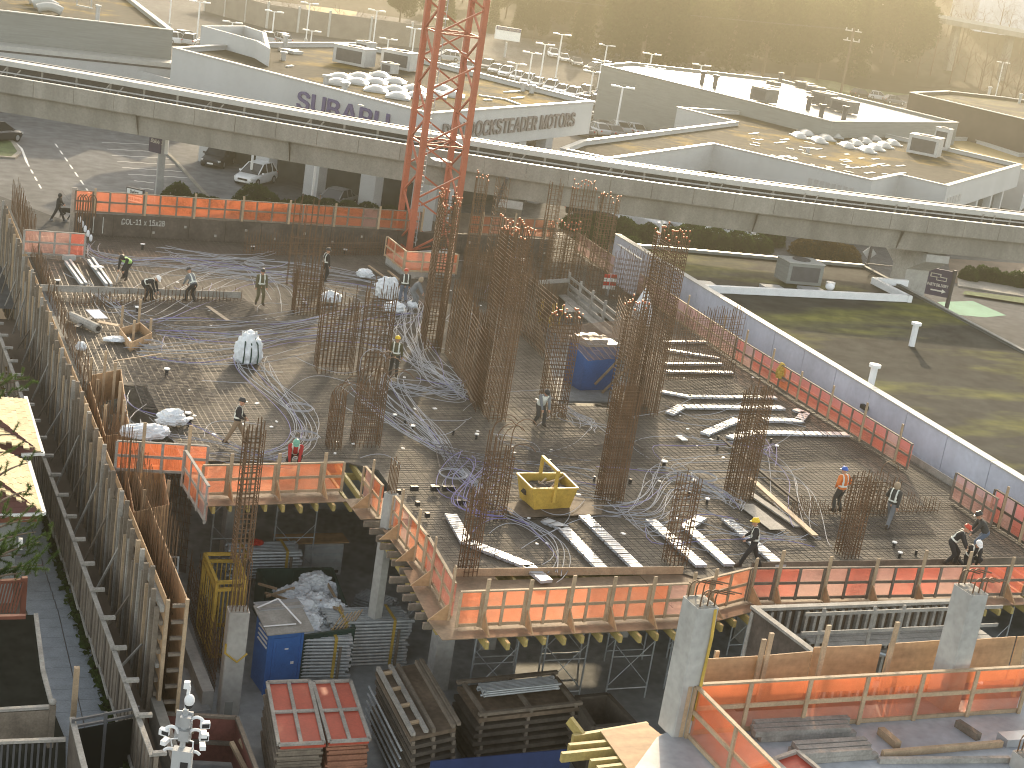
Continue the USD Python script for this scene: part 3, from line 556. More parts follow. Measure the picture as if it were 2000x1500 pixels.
# ---------------------------------------------------------------- guard fences of sheeting on timber frames
def fence(label, p, q, h=1.12, n=5, net='net_orange', wood='lumber', tall=2, kick=False, name='guard_fence', group=None, lean=0.0, tout=0.75, cat='fence'):
    p, q = A(p, float), A(q, float); d = q - p; L = np.linalg.norm(d); u = d / L; nrm = np.cross(u, [0, 0, 1.0]); nrm /= np.linalg.norm(nrm); up = A([0, 0, 1.0]) + nrm * lean
    t = T(name, label, cat, (p + q) / 2, group)
    t.p('top_rail', B().bar(p + up * h, q + up * h, 0.09, 0.045), wood); t.p('middle_rail', B().bar(p + up * h * 0.52, q + up * h * 0.52, 0.045, 0.09), wood); t.p('bottom_rail', B().bar(p + up * 0.05, q + up * 0.05, 0.045, 0.09), wood)
    for i in range(n + 1):
        a = p + d * i / n; k = 0.05 * nrm
        t.p('post', B().bar(a + k, a + k + up * h, 0.09, 0.045, up=nrm), wood)
        if tall and i % tall == tall // 2:
            w = 0.1 * nrm; t.p('upright', B().bar(a + w + u * .1, a + w + up * (h + tout * (0.4 + 0.6 * rng.random())) + u * .1, 0.11, 0.05, up=nrm), 'lumber')
            if kick:
                c0 = a + w + u * .1; b = B(); e = u * 0.02
                tri = [c0, c0 + nrm * 0.6, c0 + up * 0.55]; b.add([x - e for x in tri] + [x + e for x in tri], [[0, 2, 1], [3, 4, 5], [0, 1, 4], [0, 4, 3], [1, 2, 5], [1, 5, 4], [2, 0, 3], [2, 3, 5]]); t.p('kicker', b, 'plywood')
        if i < n:
            c = p + d * (i + 1) / n; b = B(); m_ = 7; v = []
            for j in range(m_):
                for z in (0.06, h * 0.5, h - 0.02):
                    v.append(a + (c - a) * j / (m_ - 1) - nrm * (0.028 + 0.02 * rng.random()) + up * z)
            b.add(v, [[j * 3 + r, (j + 1) * 3 + r, (j + 1) * 3 + r + 1, j * 3 + r + 1] for j in range(m_ - 1) for r in range(2)])
            rr = rng.random(); t.p('sheeting', b, net if rr < .84 else ('net_red', 'net_orange', 'net_pink')[int(rr * 30) % 3])
    return t
def fpx(label, a, b, z, h=1.12, **k): return fence(label, G(*a, z + h) - [0, 0, h], G(*b, z + h) - [0, 0, h], h, **k)
# back: dark wall form with the fence on top of it
bl, br, bm = G(143, 456, 0), G(1062, 500, 0), G(775, 482, 0)
bl = A([*G(143, 458, 0)[:2], 0]); bq = A([*G(1075, 505, 0)[:2], 0])
bw = T('back_wall_form', 'dark stained wall form with chalk writing along the back of the deck', 'formwork', (bl + bq) / 2)
nb = 14
for i in range(nb):
    a, c = bl + (bq - bl) * i / nb, bl + (bq - bl) * (i + 1) / nb; g_ = (c - a) * 0.006
    bw.p('form_panel', B().bar(a + g_ + [0, 0, 0.6], c - g_ + [0, 0, 0.6], 0.12, 1.2), 'form_dark')
bn = np.cross((bq - bl) / np.linalg.norm(bq - bl), [0, 0, 1.0]); bu = (bq - bl) / np.linalg.norm(bq - bl)
if bn[1] > 0: bn = -bn
a_ = G(246, 445, 0.8); s0 = bl + bu * ((a_ - bl) @ bu)
for txt, o0, o1 in (('COL-11 x 15x28', 0, 2.35),):
    letters(bw, txt, s0 + bu * o0 + [0, 0, 0.72], s0 + bu * o1 + [0, 0, 0.72], 0.3, 0.075, 'paint_worn', False, depth=0.006)
for u in (1.0, 1.5): bw.p('chalk_mark', B().box(bl + bu * u + bn * .066 + [0, 0, 0.6], [0.04, 0.01, 0.9], math.atan2(bu[1], bu[0])), 'paint_worn')
for k_, u in enumerate(np.linspace(0.8, np.linalg.norm(bq - bl) - .5, 17)): bw.p('waler_clip', B().box(bl + bu * u + bn * .09 + [0, 0, 0.35 + .4 * (k_ % 2)], [0.12, 0.08, 0.12], math.atan2(bu[1], bu[0])), 'lumber_grey')
BWL = np.linalg.norm(bq - bl)
e0 = bl + bu * 0.0 - bn * .1 + [0, 0, 1.22]; e1 = bl + bu * BWL * 0.69 - bn * .1 + [0, 0, 1.22]; e2 = bl + bu * BWL * 0.80 - bn * .1 + [0, 0, 1.22]; e3 = bl + bu * BWL * 1.0 - bn * .1 + [0, 0, 1.22]
fence('long orange sheeted fence on the dark back wall left of the red crane', e0, e1, 1.15, n=22, net='net_orange', wood='lumber_old', tall=3, tout=0.3)
fence('short orange sheeted fence on the back wall right of the red crane', e2, e3, 1.15, n=8, net='net_orange', wood='lumber_old', tall=3, tout=0.4)
# left back corner screens
fpx('pinkish sheeted screen lying inside the left back corner beside the dog walker', (48, 449), (167, 457), 0.15, 1.2, n=4, net='net_pink', wood='lumber_grey', tall=0, name='guard_fence')
ls = T('corner_shutter', 'tall narrow timber corner frame with hooped bars at the left back corner', 'formwork', G(140, 450, 0))
c0 = G(140, 452, 0); ls.p('post', B().bar(c0, c0 + [0, 0, 2.4], 0.28, 0.12), 'lumber_grey')
for i, x in enumerate((148, 153, 158, 168, 173)):
    c1 = G(x, 455, 0.3); ls.p('hoop', B().tube([c1, c1 + [0, 0, 1.9], c1 + [0.12, -.1, 2.1], c1 + [0.25, -.2, 1.9], c1 + [0.25, -.2, 0.9]], 0.035, 5), 'rebar')
for i in range(6): c1 = G(150 + i * 5.5, 420 + i * 9, 1.0 - i * .15); ls.p('white_cap', B().ell(c1, (0.09, 0.09, 0.2), sub=1), 'plastic_white')
# front left bay
fpx('faded orange sheeted fence behind the white sacks beside the left openings', (229, 861), (407, 871), 0, 1.05, n=4, net='net_orange', wood='lumber_grey')
fpx('bright orange fence turned end on at the corner of the left pit', (363, 880), (408, 950), 0, 1.25, n=3, net='net_orange', wood='lumber_grey', tall=0)
fpx('orange sheeted fence on the deck edge over the pit of rubbish skips', (397, 909), (672, 903), 0, 1.05, n=6, net='net_orange', wood='lumber', tall=2, kick=True)
fpx('short orange fence at the notch left of the slender grey column', (714, 911), (748, 949), 0, 1.1, n=2, net='net_orange', wood='lumber', kick=True)
fpx('orange fence running towards the viewer right of the slender grey column', (772, 969), (838, 1050), 0, 1.1, n=4, net='net_orange', wood='lumber', kick=True)
fpx('orange fence with red panels ending at the front left deck corner', (836, 1046), (890, 1140), 0, 1.1, n=3, net='net_red', wood='lumber', kick=True)
fpx('orange fence along the deck front above the panel stacks', (900, 1156), (1346, 1140), 0, 1.1, n=11, net='net_orange', wood='lumber', kick=True)
fpx('short orange fence set at an angle behind the big grey column', (1348, 1139), (1467, 1110), 0, 1.1, n=3, net='net_orange', wood='lumber', kick=True)
fpx('long orange red fence along the deck front right of the big grey column', (1467, 1110), (2010, 1105), 0, 1.1, n=12, net='net_red', wood='lumber_old', kick=True)
fpx('red sheeted fence below the pale blue neighbour wall', (1441, 660), (1783, 868), 0.1, 1.15, n=17, net='net_red', wood='lumber_old', tall=3)
fpx('hazy pink fence far back below the pale blue neighbour wall', (1130, 455), (1205, 505), 0.1, 1.15, n=5, net='net_pink', wood='lumber', tall=3)
fpx('pink fence behind the tall rebar below the pale blue neighbour wall', (1205, 505), (1440, 659), 0.1, 1.15, n=11, net='net_pink', wood='lumber', tall=3)
fpx('dusty pink sheeted fence leaning by the deck right front corner', (1870, 924), (1950, 975), 0.1, 1.15, n=4, net='net_pink', wood='lumber_old', tall=0)
fpx('dark framed orange fence cut off by the right edge of the view', (1946, 956), (2030, 1008), 0.1, 1.3, n=4, net='net_red', wood='lumber_dark', tall=2)
# crane pen
fpx('orange pen fence on the left of the crane foot', (757, 462), (793, 490), 0.6, 1.1, n=2, net='net_orange', wood='lumber', tall=0)
fpx('orange pen fence in front of the crane foot', (793, 491), (895, 497), 0.6, 1.1, n=3, net='net_orange', wood='lumber', tall=0)
cb = G(752, 512, 0); one('crane_plinth', B().prism([G(*p, 0)[:2] for p in ((752, 516), (795, 546), (888, 540), (870, 505))], 0.0, 0.6), 'concrete', 'bare concrete upstand around the foot of the red crane', 'plinth')

# ---------------------------------------------------------------- tower crane mast
_b = G(803, 489, 0.5); c0 = A([_b[0] + 1.24, _b[1] + 1.34, 0])
def mastpt(i, z): 
    dx, dy = ((-1, -1), (1, -1), (1, 1), (-1, 1))[i]; r = RZ(-0.04) @ A([dx * 1.28, dy * 1.28, 0]); return A([c0[0] + r[0], c0[1] + r[1], z])
crane = T('tower_crane_mast', 'orange red lattice tower crane mast with inner ladder', 'crane', c0)
for i in range(4): crane.p('leg', B().bar(mastpt(i, 0), mastpt(i, 26), 0.30, 0.30), 'crane_red')
zs = [0.4 + 1.55 * k for k in range(17)]
for i in range(4):
    j = (i + 1) % 4
    for k in range(16):
        a, b = (i, j) if k % 2 == 0 else (j, i)
        crane.p('diagonal', B().bar(mastpt(a, zs[k]), mastpt(b, zs[k + 1]), 0.1, 0.1), 'crane_red')
    for k in range(0, 17, 4): crane.p('horizontal', B().bar(mastpt(i, zs[k]), mastpt(j, zs[k]), 0.1, 0.1), 'crane_red')
for k in range(0, 17, 4): crane.p('plan_brace', B().bar(mastpt(0, zs[k]), mastpt(2, zs[k]), 0.07, 0.07), 'crane_red')
lx = (mastpt(0, 0) + mastpt(3, 0)) / 2 * 0.6 + A([c0[0], c0[1], 0]) * 0.4
lr = lambda s, z: A([lx[0] + 0.2 * s, lx[1] - 0.1 * s, z])
lad = crane.p('ladder', B().tube([lr(-1, 0.5), lr(-1, 25)], 0.025, 4), 'galv'); lad.p('rail', B().tube([lr(1, 0.5), lr(1, 25)], 0.025, 4), 'galv')
for k in range(80): lad.p('rung', B().bar(lr(-1, 0.7 + 0.3 * k), lr(1, 0.7 + 0.3 * k), 0.03), 'galv')
for z in (5.6, 11.8, 18): crane.p('landing', B().box([c0[0] + .3, c0[1], z], [1.0, 1.0, 0.05], 0), 'galv')

# ---------------------------------------------------------------- left wall form, seen from outside
WX0, WX1, WY0, WY1 = 8.15, 7.9, 38.6, 88.0
wf = T('left_wall_form', 'long timber wall form of closely set walers and upright strongbacks on the left', 'formwork', (8, 62, -3.6))
wxy = lambda y: 8.1 - 0.5 * (y - 39) / 49
zt_ = lambda y: 0.15
for i in range(20):
    a, c = WY0 + (WY1 - WY0) * i / 20, WY0 + (WY1 - WY0) * (i + 1) / 20 - 0.015
    wf.p('plywood_face', B().bar([wxy(a), a, -2.35], [wxy(c), c, -2.35], 0.03, 5.0), 'plywood')
    for k in range(11):
        z = 0.0 - 0.44 * k; wf.p('waler', B().bar([wxy(a) - 0.075, a, z - 0.2], [wxy(c) - 0.075, c + 0.012, z - 0.2], 0.1, 0.13 if k else 0.2), 'lumber_grey' if (i * 7 + k * 3) % 4 == 0 else 'lumber_old')
n_ = 128
for i in range(n_):
    y = WY0 + 0.15 + (WY1 - WY0 - 0.4) * i / (n_ - 1); t_ = 0.1 + 0.55 * rng.random() if i % 2 else -0.1 - 0.5 * rng.random()
    wf.p('strongback', B().bar([wxy(y) - 0.19, y, -4.9 + .4 * rng.random()], [wxy(y) - 0.19 + 0.03 * rng.standard_normal(), y + 0.08 * rng.standard_normal(), t_], 0.10, 0.13, up=(1, 0, 0)), ('lumber_old', 'lumber_old', 'lumber_grey', 'lumber_old', 'lumber')[i % 5])
for i in range(10):
    y = WY0 + .12; z = -4.6 + .5 * i
    wf.p('end_block', B().box([8.35 + .12, WY0 - .02, z], [0.36, 0.1, 0.09]), 'lumber_old')
wf.p('end_stud', B().bar([8.15, WY0 - .05, -4.9], [8.15, WY0 - .05, 0.1], 0.1, 0.1), 'lumber'); wf.p('end_stud', B().bar([8.68, WY0 - .05, -4.9], [8.68, WY0 - .05, 0.1], 0.1, 0.1), 'lumber')
wf.p('inner_face', B().bar([8.7, WY0, -2.4], [8.75, 49, -2.4], 0.03, 4.9), 'plywood')
for i in range(19):
    y = 40.2 + i * 2.4; wf.p('brace', B().bar([wxy(y) - 0.22, y, -0.9 - 1.2 * rng.random()], [6.95, y - 0.5, -2.9], 0.045, 0.07), 'lumber_old' if i % 2 else 'lumber_grey')
# starter bars standing along the inner side of the wall
sbar = B()
for i in range(210):
    y = 40 + 47.5 * i / 209 + 0.05 * rng.standard_normal()
    for dx in (0.22, 0.5):
        x = wxy(y) + dx; z1 = 0.55 + 0.4 * rng.random() + (0.9 if y > 78 or y < 50 else 0); sbar.tube([[x, y, -4.9 if y < 58 else -0.02], [x + 0.03 * rng.standard_normal(), y, z1]], 0.011, 3, False)
for k in range(9): 
    for dx in (0.24, 0.52): sbar.tube([[8.1 + dx, 40, -0.6 - 0.5 * k], [7.95 + dx, 57, -0.6 - 0.5 * k]], 0.01, 3, False)
one('starter_bars', sbar, 'rebar', 'dense row of thin starter bars inside the left wall form', 'rebar', kind='stuff')
# openings beside the wall: ply boxes with studs
def plybox(name, label, px, z0, z1, th=0.03, studs=(), mat='plywood', inner='lumber'):
    P = [G(*p, 0)[:2] for p in px]; c = np.mean(P, axis=0); t = T(name, label, 'formwork', (*c, z0))
    for i in range(len(P)):
        a, b = A([*P[i], (z0 + z1) / 2]), A([*P[(i + 1) % len(P)], (z0 + z1) / 2]); t.p('side', B().bar(a, b, th, z1 - z0), mat)
    for s in studs:
        b_ = G(*s[:2], 0); t.p('stud', B().bar([b_[0], b_[1], z0 + .1], [b_[0], b_[1], s[2]], 0.1, 0.06, up=(0, 1, 0)), inner)
    return t
plybox('opening_form', 'plywood lined opening with tall studs beside the left wall', ((172, 735), (236, 722), (254, 846), (206, 852)), -1.2, 0.02, studs=((176, 742, 0.9), (203, 738, 1.1), (222, 756, 1.0), (232, 790, 0.9), (240, 822, 0.8), (205, 815, 0.5), (190, 760, .4)))
plybox('column_box_form', 'small open plywood box with four corner sticks lying on the mats', ((233, 660), (272, 648), (295, 668), (254, 688)), 0.02, 0.42, studs=((236, 650, 1.2), (270, 640, 1.3), (292, 664, 0.95), (259, 672, 1.05)))
plybox('opening_form', 'plywood lined shaft beside the left pit in front of the orange fence', ((246, 912), (318, 908), (330, 985), (262, 1000)), -1.6, 0.0, studs=((250, 905, .6), (318, 918, .5), (328, 960, .4), (280, 985, .5)), mat='plywood')

# ---------------------------------------------------------------- near raised slab at lower right
SZ = 4.0
sp_ = [G(1225, 1520, SZ), G(1283, 1440, SZ), G(1372, 1393, SZ), G(2040, 1360, SZ), G(2200, 1700, SZ), G(1320, 1800, SZ)]
setting('upper_slab', B().prism([p[:2] for p in sp_], SZ - 0.28, SZ), 'slab')
def colm(name, label, base, z0, top, w, rz, mat='concrete', bars=6, barh=0.6, hook=True):
    t = T(name, label, 'column', (base[0], base[1], z0)); b = B(); h = top - z0; c_ = 0.03
    P = Polygon([(-w[0] / 2, -w[1] / 2), (w[0] / 2, -w[1] / 2), (w[0] / 2, w[1] / 2), (-w[0] / 2, w[1] / 2)]).buffer(-c_, join_style=2).buffer(c_, join_style=3)
    b.prism(P, 0, h).xf(RZ(rz), (base[0], base[1], z0)); sh = t.p('shaft', b, mat)
    tp = B(); n = 9; v = []
    for i in range(n):
        for j in range(n): v.append(RZ(rz) @ A([(i / (n - 1) - .5) * (w[0] - .06), (j / (n - 1) - .5) * (w[1] - .06), 0]) + [base[0], base[1], top + 0.004 + (0.035 * rng.random() if 0 < i < n - 1 and 0 < j < n - 1 else 0)])
    tp.add(v, [[i * n + j, (i + 1) * n + j, (i + 1) * n + j + 1, i * n + j + 1] for i in range(n - 1) for j in range(n - 1)]); t.p('rough_top', tp, 'concrete_old')
    for i in range(bars):
        u = (i % (bars // 2)) / (bars // 2 - 1) * 2 - 1; s_ = -1 if i < bars // 2 else 1
        o = RZ(rz) @ A([u * (w[0] / 2 - .08), s_ * (w[1] / 2 - .08), 0]) + A([base[0], base[1], top - .02])
        if hook:
            dv = RZ(rz + 0.5) @ A([1.0, -.25, 0]); pts_ = [o, o + [0, 0, barh * .75]] + [o + A([0, 0, barh * .75]) + dv * 0.14 * (1 - math.cos(a)) + A([0, 0, 0.14 * math.sin(a)]) for a in np.linspace(.3, 2.2, 6)] + [o + dv * 0.75 + [0, 0, barh * .55]]
        else: pts_ = [o, o + [0, 0, barh * (0.85 + .3 * rng.random())]]
        t.p('bar', B().tube(pts_, 0.016, 5), 'rebar')
    return t
cr = G(1298, 1425, SZ); cR = colm('concrete_column', 'thick bare concrete column with hooked bars left of the near raised slab', (cr[0] + .25, cr[1]), SZ - .02, TOPZ(cr, 1318, 1170), (0.50, 0.62), 0.05, bars=6, barh=0.3)
b0 = G(1352, 1180, 5.0)
tz = TOPZ(cr, 1318, 1170); o = A([cr[0] + .25, cr[1], 0]) + A([0.29, -0.2, 0])
cR.p('yellow_strap', B().tube([[o[0] - .12, o[1] - .1, tz - .02], [o[0] - .1, o[1] - .14, tz - .6], [o[0] - .12, o[1] - .14, tz - 1.6], [o[0] - .14, o[1] - .14, tz - 2.5]], 0.035, 5), 'yellow')
cf = G(1822, 1375, SZ); colm('concrete_column', 'thick bare concrete column with hooked bars at the right of the plywood boards', (cf[0] + .25, cf[1]), SZ - .02, TOPZ(cf, 1875, 1150), (0.50, 0.62), 0.05, bars=6, barh=0.3)
cfr = G(1985, 1500, SZ); colm('concrete_column', 'column stub with bent bars at the bottom right corner of the slab', (cfr[0] + .15, cfr[1] - .1), SZ, SZ + .35, (0.5, 0.5), 0.05, bars=8, barh=0.35)
cm = G(720, 1290, FLOOR); colm('concrete_column', 'slender square grey column rising from the pit beside the deck notch', (cm[0], cm[1]), FLOOR, TOPZ(cm, 757, 962), (0.36, 0.36), 0.42, bars=8, barh=1.1, hook=False)
cl = G(438, 1390, FLOOR); cL = colm('concrete_column', 'stout grey column with yellow strap in the left pit', (cl[0] + .1, cl[1]), FLOOR, TOPZ(cl, 455, 1190), (0.62, 0.5), -0.05, bars=10, barh=1.7, hook=False)
ztop = TOPZ(cl, 455, 1190); o = A([cl[0] + .1, cl[1], 0])
cL.p('yellow_strap', B().tube([o + [-.34, -.27, ztop - 1.0], o + [-.34, -.27, ztop - 1.3], o + [0.05, -.28, ztop - 1.62], o + [.34, -.27, ztop - 1.35]], 0.035, 5), 'yellow')
setting('slab_support', B().box([cr[0] + 4, cr[1] - 1.5, (FLOOR + SZ - .3) / 2], [6, 0.3, SZ - .3 - FLOOR]), 'concrete_floor')
fpx('orange fence along the back edge of the near raised slab', (1346, 1338), (2010, 1302), SZ, 1.15, n=6, net='net_orange', wood='lumber', tall=0)
fpx('orange fence running down the left side of the near raised slab', (1363, 1342), (1530, 1510), SZ, 1.15, n=2, net='net_orange', wood='lumber', tall=0)
for nm, a, b in (('upright plywood board with a dark knotted face right of the thick column', (1357, 1288), (1480, 1281)), ('narrow darker plywood board overlapping the knotted one', (1483, 1281), (1586, 1272)), ('square plywood board behind the middle of the raised slab', (1590, 1264), (1722, 1259)), ('plywood board left of the right hand concrete column', (1737, 1257), (1842, 1250)), ('plywood board right of the right hand concrete column', (1888, 1250), (1984, 1243)), ('plywood board cut off by the right edge of the view', (1988, 1243), (2060, 1240))):
    p, q = G(*a, SZ + 1.15), G(*b, SZ + 1.15); one('plywood_board', B().bar(p - [0, 0, .56], q - [0, 0, .56], 0.03, 1.12), 'plywood', nm, 'board')
for i, (x, y, z1) in enumerate(((1387, 1370, 1.15), (1470, 1385, 1.6), (1482, 1385, 1.75), (1590, 1380, 1.9), (1722, 1375, 1.95), (1985, 1365, 1.9))):
    b_ = G(x, y, SZ); one('edge_post', B().bar(b_ + [0, .12, 0], b_ + [0, .12, z1], 0.1, 0.06, up=(0, 1, 0)), 'lumber', f'timber edge post behind the plywood boards, number {("one", "two", "three", "four", "five", "six")[i]} from the left', 'post')
# timbers lying on the slab
def timber(label, a, b, z, w, h, mat='lumber_old', n=1, off=0.13, group=None, name='timber'):
    p, q = G(*a, z), G(*b, z); d = (q - p) / np.linalg.norm(q - p); nr = A([-d[1], d[0], 0])
    if n == 1: return one(name, B().bar(p + [0, 0, h / 2], q + [0, 0, h / 2], w, h), mat, label, 'timber', group)
    t = T(name + '_bundle', label, 'timber bundle', (p + q) / 2, group)
    for i in range(n):
        r, c = divmod(i, max(1, (n + 1) // 2)); j = rng.standard_normal() * 0.06
        t.p('timber', B().bar(p + nr * (c * off) + d * j + [0, 0, h / 2 + r * (h + .004)], q + nr * (c * off) + d * j + [0, 0, h / 2 + r * (h + .004)], w, h), mat)
    return t
timber('bundle of weathered square timbers on the raised slab, the far one', (1478, 1447), (1664, 1437), SZ + .01, 0.14, 0.12, n=6, off=.185, mat='lumber_grey')
timber('bundle of weathered square timbers on the raised slab, the near one', (1560, 1490), (1702, 1480), SZ + .01, 0.14, 0.12, n=6, off=.185, mat='lumber_grey')
timber('short reddish baulk lying across the middle of the raised slab', (1718, 1433), (1752, 1462), SZ + .004, 0.16, 0.16, 'lumber')
timber('dark baulk lying towards the right edge of the raised slab', (1868, 1418), (1910, 1446), SZ + .004, 0.15, 0.16, 'lumber_old')
timber('long pale plank lying across the front of the raised slab', (1722, 1478), (1955, 1458), SZ + .004, 0.1, 0.14, 'lumber')
timber('dark plank below the long pale one at the slab front', (1715, 1490), (1970, 1488), SZ + .004, 0.1, 0.12, 'lumber_grey')
timber('grey channel form lying at the right edge of the raised slab', (1955, 1452), (2040, 1446), SZ + .004, 0.35, 0.18, 'metal')
rp_ = T('red_form_panel', 'small red faced form panel leaning at the near slab fence', 'form panel', G(1500, 1500, SZ))
a_, b_, c_, d_ = G(1462, 1502, SZ + .3), G(1556, 1470, SZ + .5), G(1600, 1506, SZ + .5), G(1500, 1540, SZ + .3)
rp_.p('face', B().add([a_, d_, c_, b_], [[0, 1, 2], [0, 2, 3]]), 'red_ply')
for p, q in ((a_, b_), (b_, c_), (c_, d_), (d_, a_), ((a_ + b_) / 2, (c_ + d_) / 2)): rp_.p('frame_bar', B().bar(p + [0, 0, .03], q + [0, 0, .03], 0.09, 0.06), 'lumber_grey')
# joists and sheet oversailing the slab's left edge
jb = T('slab_edge_formwork', 'pale yellow joists with a plywood sheet oversailing the raised slab edge', 'formwork', G(1200, 1460, SZ - .5))
for i, (a, b) in enumerate((((1118, 1444), (1200, 1430)), ((1110, 1462), (1215, 1452)), ((1096, 1479), (1230, 1465)), ((1152, 1493), (1240, 1484)), ((1165, 1506), (1250, 1496)))):
    jb.p('joist', B().bar(G(*a, SZ - .4), G(*b, SZ - .4) + (G(*b, SZ - .4) - G(*a, SZ - .4)) * .8, 0.09, 0.2), 'beam_yellow')
jb.p('upturned_joist', B().bar(G(1112, 1406, SZ - .2), G(1138, 1440, SZ - .4), 0.09, 0.2), 'beam_yellow')
jb.p('plywood_sheet', B().prism([G(*p, SZ - .26)[:2] for p in ((1173, 1426), (1262, 1410), (1300, 1440), (1280, 1520), (1240, 1520))], SZ - .295, SZ - .275), 'plywood')
# stud wall form with planked platform beyond the boards
Yw = 34.0
wa, wb_ = AT(1470, 1187, Yw), AT(1905, 1165, Yw); wb_[2] = wa[2]
ws = T('stud_wall_form', 'grey weathered stud wall form with planked platform behind the plywood boards', 'formwork', (wa + wb_) / 2 - [0, 0, 3])
n_ = 26
for i in range(n_ + 1):
    p = wa + (wb_ - wa) * i / n_; ws.p('stud', B().bar(p + [0, -.08, -3.2], p + [0, -.08, -0.1], 0.09, 0.14, up=(0, 1, 0)), 'lumber_grey')
ws.p('facing', B().bar(wa + [0, 0.02, -1.65], wb_ + [0, 0.02, -1.65], 0.03, 3.3), 'plywood_dark'); ws.p('top_plate', B().bar(wa + [0, -.05, 0], wb_ + [0, -.05, 0], 0.2, 0.09), 'lumber_grey')
for z in (-1.55, -2.6): ws.p('waler', B().bar(wa + [0, -.22, z], wb_ + [0, -.22, z], 0.1, 0.22), 'lumber_grey')
for i in range(3): ws.p('platform_plank', B().bar(wa + [1.2 + .4 * i, -.45 - .3 * i, -.75], wb_ + [0, -.45 - .3 * i, -.75], 0.26, 0.05), 'lumber_grey')
for u in (0.2, .42, .55, .78): 
    p = wa + (wb_ - wa) * u + A([0, -1.15, 0]); ws.p('guard_post', B().bar(p + [0, 0, -1.2], p + [0, 0, .5], 0.1, 0.05, up=(0, 1, 0)), 'lumber_grey')
for z in (-.25, .35): ws.p('guard_rail', B().bar(wa + (wb_ - wa) * .12 + A([0, -1.2, z]), wb_ + A([0, -1.2, z]), 0.05, 0.1), 'lumber_grey')
ws.p('end_panel', B().bar(wa + [0, 0, -1.6], wa + [0.35, -3.4, -1.6], 0.06, 3.2), 'form_dark'); ws.p('end_plate', B().bar(wa + [0, 0, .04], wa + [0.35, -3.4, .04], 0.2, 0.08), 'lumber_grey')
ws.p('raking_shore', B().tube([wa + [4.0, -.4, -1.3], wa + [7.6, -1.6, -2.0]], 0.05, 6), 'galv')

# ---------------------------------------------------------------- neighbour with the pale blue wall and dark mossy roof
nb_ = T('mossy_flat_roof_building', 'dark mossy flat roofed building with pale blue side wall on the right', 'building', (53, 65, STREET))
w0, w1, w2, w3 = A([44.6, 86.2]), A([41.9, 28]), A([62.5, 28]), G(1688, 514, .9)[:2]
w2 = G(2000, 678, .9)[:2]; w2 = w3 + (w2 - w3) * 3.0
NP = Polygon([w0, w1, w2, w3])
for i in range(19):
    a, c = w0 + (w1 - w0) * i / 19, w0 + (w1 - w0) * (i + 1) / 19; e_ = (c - a) * .006; nb_.p('wall_panel', B().bar([*(a + e_), -1.0], [*(c - e_), -1.0], 0.3 + .02 * rng.random(), 4.6), 'wall_blue'); nb_.p('cap_length', B().bar([*(a + e_), 1.34], [*(c - e_), 1.34], 0.45, 0.06), 'coping')
nb_.p('wall_core', B().bar([*w0, -1.05], [*w1, -1.05], 0.22, 4.6), 'wall_grey')
nb_.p('roof', B().prism(NP, 0.3, 0.6), 'roof_dark'); nb_.p('rear_wall', B().bar([*w0, -1.2], [*w3, -1.2], 0.3, 3.9), 'wall_grey'); nb_.p('rear_cap', B().bar([*w0, .78], [*w3, .78], 0.4, 0.06), 'coping')
nb_.p('street_wall', B().bar([*w3, -1.2], [*w2, -1.2], 0.3, 3.9), 'wall_grey'); nb_.p('gutter', B().bar([*w3, .68], [*w2, .68], 0.3, 0.1), 'roof_moss')
rzw = math.atan2(*(w3 - w0)[[1, 0]])
hvac(nb_, (1556, 553), 0.6, (2.4, 1.7, 1.3), rzw, mat='wall_grey')
for px, d in (((1508, 562), (1.3, 0.9, .2)), ((1585, 566), (1.5, 1.0, .18)), ((1370, 555), (1.6, 1.1, .2))): nb_.p('roof_hatch', B().box(G(*px, .7), d, rzw), 'metal')
nb_.p('roof_vent', B().cyl(G(1621, 560, .6), .3, .3, 10).ell(G(1621, 560, 1.05), (.28, .28, .22)), 'plastic_white')
for p, q in (((1345, 562), (1775, 583)), ((1705, 548), (1778, 585)), ((1705, 548), (1772, 553))): nb_.p('upstand', B().bar(G(*p, .8), G(*q, .8), 0.28, 0.42), 'plastic_white')
for px, h in (((1780, 676), 1.2), ((1697, 768), 1.3)): c = G(*px, .6); nb_.p('vent_pipe', B().cyl(c, .17, h, 10).cyl(c + [0, 0, h], .28, .14, 12), 'plastic_white')
for px in ((1217, 505), (1255, 520)): pass
fl_ = T('wall_floodlight', 'small dark floodlight fixed on the pale blue wall', 'floodlight', G(1688, 815, .6)); c = ATX(1688, 795, 42.9); fl_.p('head', B().box(c, [0.2, 0.4, 0.2]), 'plastic_black'); fl_.p('arm', B().bar(c - [0, 0, .1], c - [-.1, 0, .6], .05), 'galv')
bp = T('blue_wall_panel', 'pale blue wall panel standing alone behind the tallest rebar', 'panel', G(1225, 530, 0)); p, q = G(1207, 478, 2.2), G(1252, 508, 2.2); bp.p('sheet', B().bar(p - [0, 0, 1.1], q - [0, 0, 1.1], .1, 2.2), 'wall_blue'); bp.p('cap', B().bar(p + [0, 0, .03], q + [0, 0, .03], .2, .05), 'coping')
